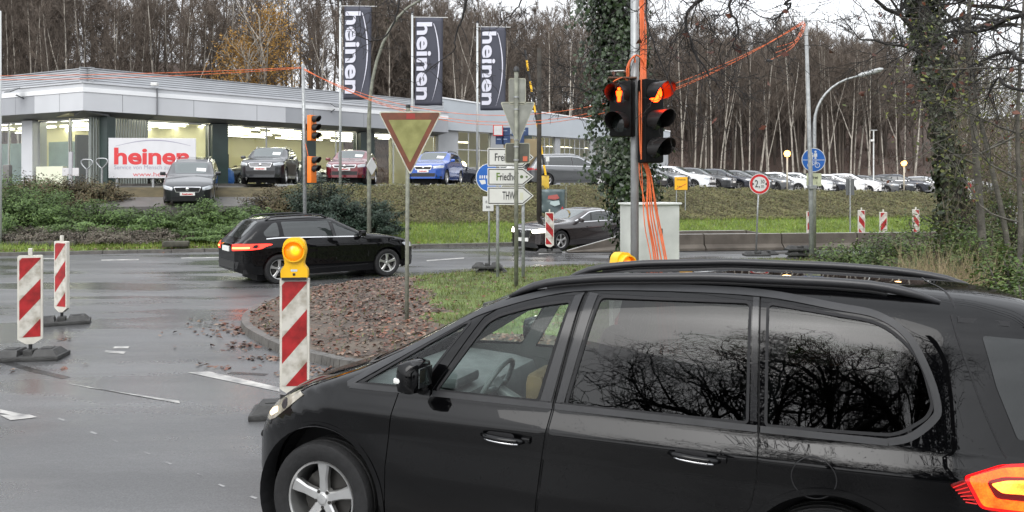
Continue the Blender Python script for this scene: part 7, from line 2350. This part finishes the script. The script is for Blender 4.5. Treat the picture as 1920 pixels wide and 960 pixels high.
m = MB().bbox(px(1443, 114, D3 - .4), (.16, .08, .07), .02, R(20)); tag(m.build('cable_plug', BLACKPL, auto=40), 'black plug dangling on the slack orange cable', 'plug')
# wooden post, barrier boom
D11 = 27.9
p = at(1011, D11); gz = hxy(p.x, p.y)
m = MB().tube([(0, 0, -.2), (0, 0, EYE - (90 - 345) / FPX * D11 - gz)], [.10, .075], 10)
o = m.build('wooden_post', pm('creosoted_wood', (.030, .026, .020), .85, 0, .4, 4, .4, 20), None, True); o.location = (p.x, p.y, gz)
tag(o, 'tall dark wooden post right of the arrow signs', 'post')
D12 = 36.5
p = at(1022, D12); gz = hxy(p.x, p.y)
t = thing('boom_gate', 'yellow barrier box with a raised black and yellow boom', 'barrier', (p.x, p.y, gz))
MB().bbox((0, 0, .18), (.36, .36, .80), .03).build('gate_box', pm('faded_yellow', (.50, .33, .03), .5, 0, .15, 4), t, auto=40)
n_ = 12; a = Vector((.02, -.25, .6)); b_ = Vector((at(984, D12).x - p.x, -.25, EYE - (95 - 345) / FPX * D12 - gz))
for k in range(n_):
    q0, q1 = a.lerp(b_, k / n_), a.lerp(b_, (k + 1) / n_ - .002)
    MB().tube([q0, q1], .05, 8).build('boom_section', YELLOW if k % 2 == 0 else INK, t)
MB().bbox((.1, -.26, 1.35), (.16, .05, .24), .01).build('notice_plate', WHITE, t)
# banner on the bank
D13 = 30.2
t = thing('banner', 'weathered dark banner with red and pale shapes hung on the bank', 'banner', at(1037, D13, .0), 0)
zb_ = lambda yy: EYE - (yy - 345) / FPX * D13
V = []; Fc = []; NX, NZ = 13, 9
for i in range(NX):
    for j in range(NZ):
        u, v = i / (NX - 1), j / (NZ - 1)
        V.append(((u - .5) * .94 * (1 - .06 * math.sin(v * 3)), .05 * math.sin(u * 9 + v * 4), zb_(398) + v * (zb_(355) - zb_(398)) - .10 * (1 - v) * math.sin(u * 3.1)))
for i in range(NX - 1):
    for j in range(NZ - 1): Fc.append((i * NZ + j, (i + 1) * NZ + j, (i + 1) * NZ + j + 1, i * NZ + j + 1))
BAN, bn, bo = new_mat('banner_print')
b_ = bn.nodes.new('ShaderNodeBsdfPrincipled'); b_.inputs['Roughness'].default_value = .5
tc = bn.nodes.new('ShaderNodeTexCoord'); nz = bn.nodes.new('ShaderNodeTexNoise'); nz.inputs['Scale'].default_value = 2.4; nz.inputs['Detail'].default_value = 2
bn.links.new(tc.outputs['Object'], nz.inputs['Vector']); rp = bn.nodes.new('ShaderNodeValToRGB'); e = rp.color_ramp.elements
e[0].position = .30; e[0].color = (.05, .075, .08, 1); e[1].position = .72; e[1].color = (.30, .36, .36, 1); x_ = e.new(.55); x_.color = (.09, .12, .125, 1)
bn.links.new(nz.outputs['Fac'], rp.inputs[0]); bn.links.new(rp.outputs[0], b_.inputs['Base Color']); bn.links.new(b_.outputs[0], bo.inputs['Surface'])
o = MB().add(V, Fc).build('banner_cloth', BAN, t, True, recalc=False)
sm_ = o.modifiers.new('thick', 'SOLIDIFY'); sm_.thickness = .006
for poly, mt in (([(-.20, .72), (.16, .78), (.26, .62), (.10, .55), (-.22, .58)], pm('faded_red_print', (.36, .09, .08), .5)), ([(-.10, .48), (.24, .52), (.28, .34), (.06, .26), (-.14, .36)], pm('pale_print', (.38, .46, .46), .5)), ([(.30, .10), (.38, .26), (.44, .10)], REDINK)):
    zlo, zhi = zb_(398), zb_(355)
    MB().prism([(a_ * .94, zlo + c_ * (zhi - zlo)) for a_, c_ in poly], -.066, -.060).build('printed_shape', mt, t)
for x in (-.5, .5): MB().cyl((x, .03, -.0 + hxy(at(1037, D13).x, D13)), (x, .03, zb_(350)), .03, n=8).build('stake', OLDPOLE, t)
# flags
FLAGM = pm('flag_slate', (.042, .044, .062), .7, 0, .08, 1.5)
FW = pm('flag_white', (.56, .56, .64), .7)
def flag(label, xp, D, ytop, ybase, fx0, fx1, fy0, fy1):
    p = at(xp, D); gz = hxy(p.x, p.y); zf = lambda yy: EYE - (yy - 345) / FPX * D - gz
    t = thing('flag_pole', label, 'flag', (p.x, p.y, gz), 0, 'dealer flags in a row')
    H = zf(ytop)
    MB().cyl((0, 0, -.2), (0, 0, H), .065, .045, n=12).build('pole', pm('white_flagpole', (.50, .52, .52), .35, .3), t, smooth=True)
    MB().lathe([(.001, H + .10), (.06, H + .08), (.06, H + .0)], 10).build('pole_cap', BLACKPL, t)
    q = lambda x: (x - xp) / FPX * D
    MB().cyl((0, 0, zf(fy0) + .02), (q(fx1) + .22, 0, zf(fy0) + .0), .018, n=8).build('flag_arm', WHITE, t)
    x0, x1, z0, z1 = q(fx0), q(fx1), zf(fy1), zf(fy0)
    V = []; Fc = []; NX, NZ = 11, 25
    wav = lambda u, v: .05 * math.sin(u * 5 + v * 2.2) * (1 - v * .6)
    for i in range(NX):
        for j in range(NZ):
            u, v = i / (NX - 1), j / (NZ - 1)
            V.append((x0 + (x1 - x0) * u - .04 * (1 - v), -.02 + wav(u, v), z0 + (z1 - z0) * v))
    for i in range(NX - 1):
        for j in range(NZ - 1): Fc.append((i * NZ + j, (i + 1) * NZ + j, (i + 1) * NZ + j + 1, i * NZ + j + 1))
    cl = MB().add(V, Fc).build('flag_cloth', FLAGM, t, True, recalc=False)
    sm_ = cl.modifiers.new('thick', 'SOLIDIFY'); sm_.thickness = .012
    def on_cloth(o, lift=.045):
        for v_ in o.data.vertices:
            u = (v_.co.x - x0) / (x1 - x0); w_ = (v_.co.z - z0) / (z1 - z0)
            v_.co.y += wav(u, w_) - lift; v_.co.x -= .04 * (1 - w_)
    me = text_mesh('heinen', 1.0, .028, .001, 1.02)
    co = np.empty(len(me.vertices) * 3, dtype=np.float32); me.vertices.foreach_get('co', co); co = co.reshape(-1, 3)
    L = (z1 - z0) * .88; w = (x1 - x0) * .56
    cmn, cmx = co.min(0), co.max(0)
    tx_ = (co[:, 0] - cmn[0]) / (cmx[0] - cmn[0]); ty_ = (co[:, 1] - cmn[1]) / (cmx[1] - cmn[1])
    new = np.column_stack([x0 + (x1 - x0) * .05 + ty_ * w, np.where(co[:, 2] > 0, -.012, -.010), z0 + (z1 - z0) * .945 - tx_ * L])
    me.vertices.foreach_set('co', new.astype(np.float32).ravel()); me.materials.clear()
    o = link('lettering', me, FW, cl); on_cloth(o)
    A_ = MB(); N_ = 22
    for k in range(N_):
        t0, t1 = k / N_, (k + 1) / N_
        def pt(t_, e_): return (x0 + (x1 - x0) * (.66 + .26 * math.sin(math.pi * (t_ * .95 + .0)) ** .8 * (1 if True else 0) - .10 * t_ + e_), 0, z0 + (z1 - z0) * (.93 - .88 * t_))
        wd = .022 * math.sin(math.pi * min(1, t0 * .8 + .2))
        a, b2, c2, d2 = pt(t0, -wd), pt(t1, -wd), pt(t1, wd), pt(t0, wd)
        A_.hexa([(a[0], -.010, a[2]), (b2[0], -.010, b2[2]), (c2[0], -.010, c2[2]), (d2[0], -.010, d2[2]), (a[0], -.012, a[2]), (b2[0], -.012, b2[2]), (c2[0], -.012, c2[2]), (d2[0], -.012, d2[2])])
    o = A_.build('arc_stroke', FW, cl); on_cloth(o)
    return t
flag('tall dark flag with white vertical lettering, leftmost and highest of the three', 638, 34.2, 3, 350, 645.5, 697, 12, 187)
flag('dark flag with white vertical lettering between the two others', 773, 36.6, 25, 352, 779, 831, 33, 198)
flag('dark flag with white vertical lettering nearest the old sign post', 895, 39.0, 43, 352, 902, 949, 51, 207)
# billboard
D14 = 32.6
t = thing('billboard', 'white billboard with red lettering partly hidden by the grey estate', 'billboard', at(286, D14, 2.06), R(5))
zb2 = lambda yy: EYE - (yy - 345) / FPX * D14 - 2.06
Wb = 158 / FPX * D14
MB().bbox((0, 0, (zb2(259) + zb2(334)) / 2), (Wb, .05, zb2(259) - zb2(334)), .01).build('board', pm('billboard_white', (.55, .55, .57), .4, 0, .04, 2), t)
for x in (-Wb / 2 + .3, 0, Wb / 2 - .3): MB().box((x, .08, (zb2(334)) / 2 + .2), (.08, .08, zb2(334) + 1.0)).build('leg', GALV, t)
HR = pm('billboard_red', (.55, .03, .035), .5)
o = lettering('heinen', 1.0, HR, t, (-.02, -.0285, zb2(294.5)), .030, width=Wb * .86, squeeze=.98)
co = np.array([v.co[:] for v in o.data.vertices]); k = (zb2(277) - zb2(309)) / (co[:, 2].max() - co[:, 2].min())
o.data.transform(Matrix.Diagonal((1, 1, k, 1))); 
lettering('Service von Mensch zu Mensch', .25, pm('billboard_grey', (.30, .29, .36), .5), t, (-.02, -.0285, zb2(314)), .0, width=Wb * .86)
lettering('www.heinen.de', .27, HR, t, (.28, -.0285, zb2(327)), -.002, width=Wb * .60)
m = MB(); N_ = 24
for k in range(N_):
    f0, f1 = k / N_, (k + 1) / N_
    def pt(f): return (-Wb * .42 + Wb * .86 * f, zb2(275) + (zb2(263) - zb2(275)) * math.sin(math.pi * (f * .93 + .02)) )
    a, b2 = pt(f0), pt(f1); w_ = .018 * math.sin(math.pi * (f0 * .9 + .05)) + .004
    m.hexa([(a[0], -.0285, a[1] - w_), (b2[0], -.0285, b2[1] - w_), (b2[0], -.0285, b2[1] + w_), (a[0], -.0285, a[1] + w_), (a[0], -.0265, a[1] - w_), (b2[0], -.0265, b2[1] - w_), (b2[0], -.0265, b2[1] + w_), (a[0], -.0265, a[1] + w_)])
m.build('arc_stroke', pm('billboard_grey', (.30, .29, .36), .5), t)
# stacked blue pylon with white red-edged notice, tan panel
D15 = 44.0
p = at(947, D15); t = thing('pylon_sign', 'blue pylon of square tiles with a white red-edged notice and tan panel', 'sign', (p.x, p.y, 2.06))
zp = lambda yy: EYE - (yy - 345) / FPX * D15 - 2.06
BT = pm('navy_tile', (.020, .045, .12), .4, 0, .2, 2)
for (x, y) in ((949, 247), (967, 247), (937, 263), (937, 247), (949, 263), (983, 247), (975, 262)):
    o = MB().bbox(((x - 947) / FPX * D15, 0, zp(y)), (.46, .3, .46), .02).build('blue_tile', BT, t)
    MB().bbox(((x - 947) / FPX * D15 - .05, -.155, zp(y) + .05), (.22, .01, .05), .002).build('pale_mark', pm('tile_mark', (.25, .32, .42), .5), o)
o = MB().bbox(((934 - 947) / FPX * D15, -.25, zp(245)), (.56, .06, .62), .01).build('notice', REDINK, t)
MB().bbox(((934 - 947) / FPX * D15, -.285, zp(245)), (.46, .012, .52), .004).build('notice_field', WHITE, o)
MB().bbox(((976 - 947) / FPX * D15, .1, zp(283)), (1.9, .3, 1.35), .03).build('tan_panel', pm('tan_panel', (.24, .185, .10), .6, 0, .1, 1), t)
MB().bbox(((990 - 947) / FPX * D15, .2, zp(305) / 2), (.5, .2, zp(305)), .02).build('pillar', DARKP, t)
# bits by the showroom: loop stands, bin, grey post, exhibition boards
def loop_stand(label, x, y0, y1, D):
    p = at(x, D, 2.08); t = thing('loop_stand', label, 'stand', p, 0, 'silver loop stands')
    h = (y1 - y0) / FPX * D; z0 = EYE - (y1 - 345) / FPX * D - 2.08
    pts = [Vector((.0, 0, z0 + .02)), Vector((-.14, 0, z0 + h * .35)), Vector((-.23, 0, z0 + h * .7)), Vector((-.17, 0, z0 + h * .95)), Vector((0, 0, z0 + h)), Vector((.17, 0, z0 + h * .95)), Vector((.23, 0, z0 + h * .7)), Vector((.14, 0, z0 + h * .35)), Vector((0, 0, z0 + .02))]
    MB().tube(smooth_path(pts, 4), .026, 8).build('loop', pm('loop_steel', (.34, .35, .36), .35, .7), t, smooth=True)
    MB().cyl((0, 0, 0), (0, 0, z0 + .06), .045, n=8).build('foot', GALV, t)
loop_stand('left silver loop stand by the entrance', 163, 299, 319, 31.6)
loop_stand('right silver loop stand by the entrance', 191, 297, 317, 31.8)
p = at(133, 31.4, 2.08); t = thing('notice_stand', 'grey notice post with two boards in front of the entrance', 'notice stand', p)
MB().bbox((0, 0, .65), (.13, .1, 1.5), .01).build('post', pm('stand_grey', (.38, .38, .40), .4), t)
for sg in (-1, 1): MB().bbox((sg * .20, -.02, .60), (.26, .04, .32), .01).build('board', pm('stand_board', (.52, .51, .52), .4), t)
p = at(14, 30.6, 2.1); o = MB().bbox((0, 0, .42), (.26, .22, .85), .04).build('litter_bin', pm('bin_grey', (.13, .125, .12), .5, 0, .2, 4), auto=40); o.location = p
tag(o, 'slim grey bin by the pale wall at the left picture edge', 'bin')
# little ground spot in the shrubs
p = at(292, 27.6, .95); t = thing('ground_spotlight', 'small dark spotlight among the junipers below the ramp', 'lamp', p)
MB().bbox((0, 0, .12), (.32, .22, .14), .02).build('lamp_case', BLACKPL, t, auto=40); MB().cyl((0, 0, -.5), (0, 0, .06), .03, n=8).build('stake', GALV, t)
# mast at the left picture edge
p = at(-1, 25.5, .2); o = MB().cyl((0, 0, 0), (0, 0, 7.6), .075, .055, n=10).build('edge_pole', pm('pale_mast', (.50, .52, .51), .5), None, True); o.location = p
tag(o, 'pale grey pole cut by the left picture edge', 'pole')
# ------------------------------------------------------------------ overhanging branches, trees behind the viewer
def hanging(label, base, limbs, seed, name='overhanging_tree', trunk_r=.22, deadleaf=0):
    """a roadside tree whose trunk stands outside the view and whose bare limbs reach in from above.
    limbs: lists of world points, each carrying side twigs"""
    rng = np.random.default_rng(seed)
    root = thing(name, label, 'tree', (base[0], base[1], 0))
    o = np.array([base[0], base[1], 0.0])
    H = base[2]
    trunk = [((np.array([[0, 0, -.2], [.1, .05, H * .4], [.0, .1, H * .75], [.1, 0, H]])), np.array([trunk_r, trunk_r * .85, trunk_r * .7, trunk_r * .5]))]
    out = []; tips = []
    for pts, r0, tw, L in limbs:
        P = np.array([tuple(p) for p in smooth_path([Vector(p) for p in pts], 6)]) - o
        w = rng.normal(0, .02, P.shape); w[0] = 0; P = P + np.cumsum(w, 0) * .5
        out.append((P, np.linspace(r0, max(.0035, r0 * .12), len(P))))
        for _ in range(tw):
            j = rng.integers(max(1, int(len(P) * .30)), len(P) - 1)
            d = P[j] - P[j - 1]; d /= np.linalg.norm(d)
            e = np.cross(d, rng.normal(size=3)); e /= np.linalg.norm(e)
            branch(rng, P[j], d * .6 + e * .8 + np.array([0, 0, -.12]), L * rng.uniform(.5, 1.2), max(.0035, r0 * .30 * (1 - j / len(P) * .6)), 2, out, tips, .5, -.08, [3, 3], 6, .55, .8, .0025)
    V, F = tubes_np(trunk, 10); npmesh('trunk', V, F, BARKD, root, True)
    V, F = tubes_np(out, 5); npmesh('crown', V, F, TWIGD, root, True)
    if deadleaf:
        T = np.array([t[0] for t in tips]); k = rng.integers(0, len(T), deadleaf)
        V, F = leaves(T[k] + rng.normal(0, .03, (deadleaf, 3)), np.tile([0, -1, .2], (deadleaf, 1)), .10, rng, .6, 1.0); npmesh('foliage', V, F, RUST, root)
    return root
Q = lambda x, y, D: tuple(px(x, y, D))
hanging('bare roadside tree outside the view whose twigs hang over the signal', (7.5, 1.5, 7.5), [
    ([(7.5, 1.5, 6.6), (5.6, 4.2, 6.4), Q(1420, -70, 7.6), Q(1300, 20, 8.0), Q(1295, 85, 8.0), Q(1330, 150, 8.0), Q(1345, 170, 8.0)], .034, 22, .7),
    ([(7.5, 1.5, 7.0), (5.2, 4.5, 6.9), Q(1330, -100, 8.0), Q(1240, -20, 8.2), Q(1225, 40, 8.2), Q(1250, 120, 8.2), Q(1300, 205, 8.2)], .026, 20, .6),
    ([(7.5, 1.5, 6.4), (5.9, 4.0, 6.0), Q(1480, -60, 7.4), Q(1385, 5, 7.5), Q(1405, 60, 7.5), Q(1400, 90, 7.5), Q(1432, 102, 7.5)], .026, 18, .6),
    ([(7.5, 1.5, 6.0), (6.2, 4.0, 5.6), Q(1560, -40, 7.6), Q(1480, 10, 8.2), Q(1440, 35, 8.4), Q(1385, 12, 8.6)], .024, 18, .6)], 91, deadleaf=26)
hanging('bare roadside tree outside the view whose twigs hang before the flags', (2.6, -4.5, 8.5), [
    ([(2.6, -4.5, 7.0), (.8, 1.5, 7.2), Q(900, -170, 8.0), Q(870, -10, 8.4), Q(850, 55, 8.4), Q(845, 90, 8.4), Q(800, 127, 8.4)], .026, 11, .42),
    ([(2.6, -4.5, 7.2), (0, 1.6, 7.4), Q(770, -160, 8.0), Q(745, -25, 8.2), Q(728, 40, 8.2), Q(690, 72, 8.2), Q(655, 52, 8.2)], .022, 10, .40),
    ([(2.6, -4.5, 7.4), (1.2, 1.6, 7.4), Q(1020, -170, 8.0), Q(985, -30, 8.2), Q(960, 15, 8.2), Q(935, 30, 8.2)], .020, 8, .36),
    ([(2.6, -4.5, 7.3), (-.6, 1.6, 7.5), Q(700, -150, 8.2), Q(690, -40, 8.6), Q(730, 5, 8.6), Q(765, 20, 8.6)], .020, 8, .36)], 92)
hanging('bare tree outside the view whose dense twigs fill the upper right corner', (9.8, 8.0, 8.0), [
    ([(9.8, 8.0, 4.5), Q(1960, 20, 11.5), Q(1850, 55, 12.0), Q(1760, 60, 12.5), Q(1650, 120, 13.0)], .05, 26, 1.1),
    ([(9.8, 8.0, 5.0), Q(1980, -30, 11.0), Q(1880, -10, 11.5), Q(1780, 10, 12.5), Q(1680, 15, 13.0)], .05, 26, 1.1),
    ([(9.8, 8.0, 4.0), Q(1960, 110, 11.0), Q(1880, 90, 11.6), Q(1800, 120, 12.2), Q(1740, 190, 12.6)], .045, 22, 1.0),
    ([(9.8, 8.0, 3.4), Q(1960, 170, 10.8), Q(1870, 150, 11.4), Q(1840, 210, 11.8)], .04, 18, .9)], 93, deadleaf=90)
# trees that stand behind the viewer and show in the side windows
def bare_tree(label, loc, H, r, seed, kids_=(7, 6, 7, 8)):
    rng = np.random.default_rng(seed)
    root = thing('bare_tree', label, 'tree', loc)
    P = np.array([[0, 0, -.2], [.1, .1, H * .16], [-.05, .15, H * .32], [.1, .1, H * .42]])
    out = [(P, np.array([r, r * .9, r * .8, r * .6]))]; lim = []; tips = []
    for i in range(9):
        f = rng.uniform(.5, 1.0); b = P[2] * (1 - f) + P[3] * f
        a = i * 2.4 + rng.normal(0, .3)
        branch(rng, b, (math.cos(a) * .8, math.sin(a) * .8, .75), H * .36, r * .42, 3, lim, tips, .5, .12, list(kids_[1:]), 7, .62, .8, .006)
    V, F = tubes_np(out, 10); npmesh('trunk', V, F, BARKD, root, True)
    V, F = tubes_np(lim, 4); npmesh('crown', V, F, TWIGD, root, True)
    return root
for i, (x, y, H, r, lab) in enumerate([(-5.5, -9.2, 9.5, .20, 'bare spreading tree mirrored in the rear door window of the people carrier'), (-3.2, -10.0, 11.5, .26, 'dark forked tree mirrored in the rear quarter window of the people carrier'), (.9, -9.0, 11, .26, 'dark tree mirrored at the rear corner of the people carrier')]):
    bare_tree(lab, (x, y, 0), H, r, 300 + i)
for i, (x, y, s_, lab) in enumerate([(-10, -11.5, (5.0, 1.2, .8), 'long hedge added out of view to darken the reflection in the front door of the people carrier'), (0, -9.6, (5.2, 1.2, 1.0), 'hedge added out of view to darken the reflection in the rear door of the people carrier'), (9.5, -8.6, (4.8, 1.2, 2.2), 'hedge added out of view to darken the reflection at the tail of the people carrier')]):  # unseen hedges added to darken the horizon mirrored in the car
    shrub('added_hedge', lab, 'hedge', (x, y, 0), s_, 9000, .16, JUND, 320 + i, .6)
shrub('ivy_mass', 'ivy smothered dark tree mirrored behind the people carrier tail', 'tree', (2.2, -7.2, 0), (1.5, 1.2, 6.0), 9000, .15, JUND, 331, .7)
people_carrier()
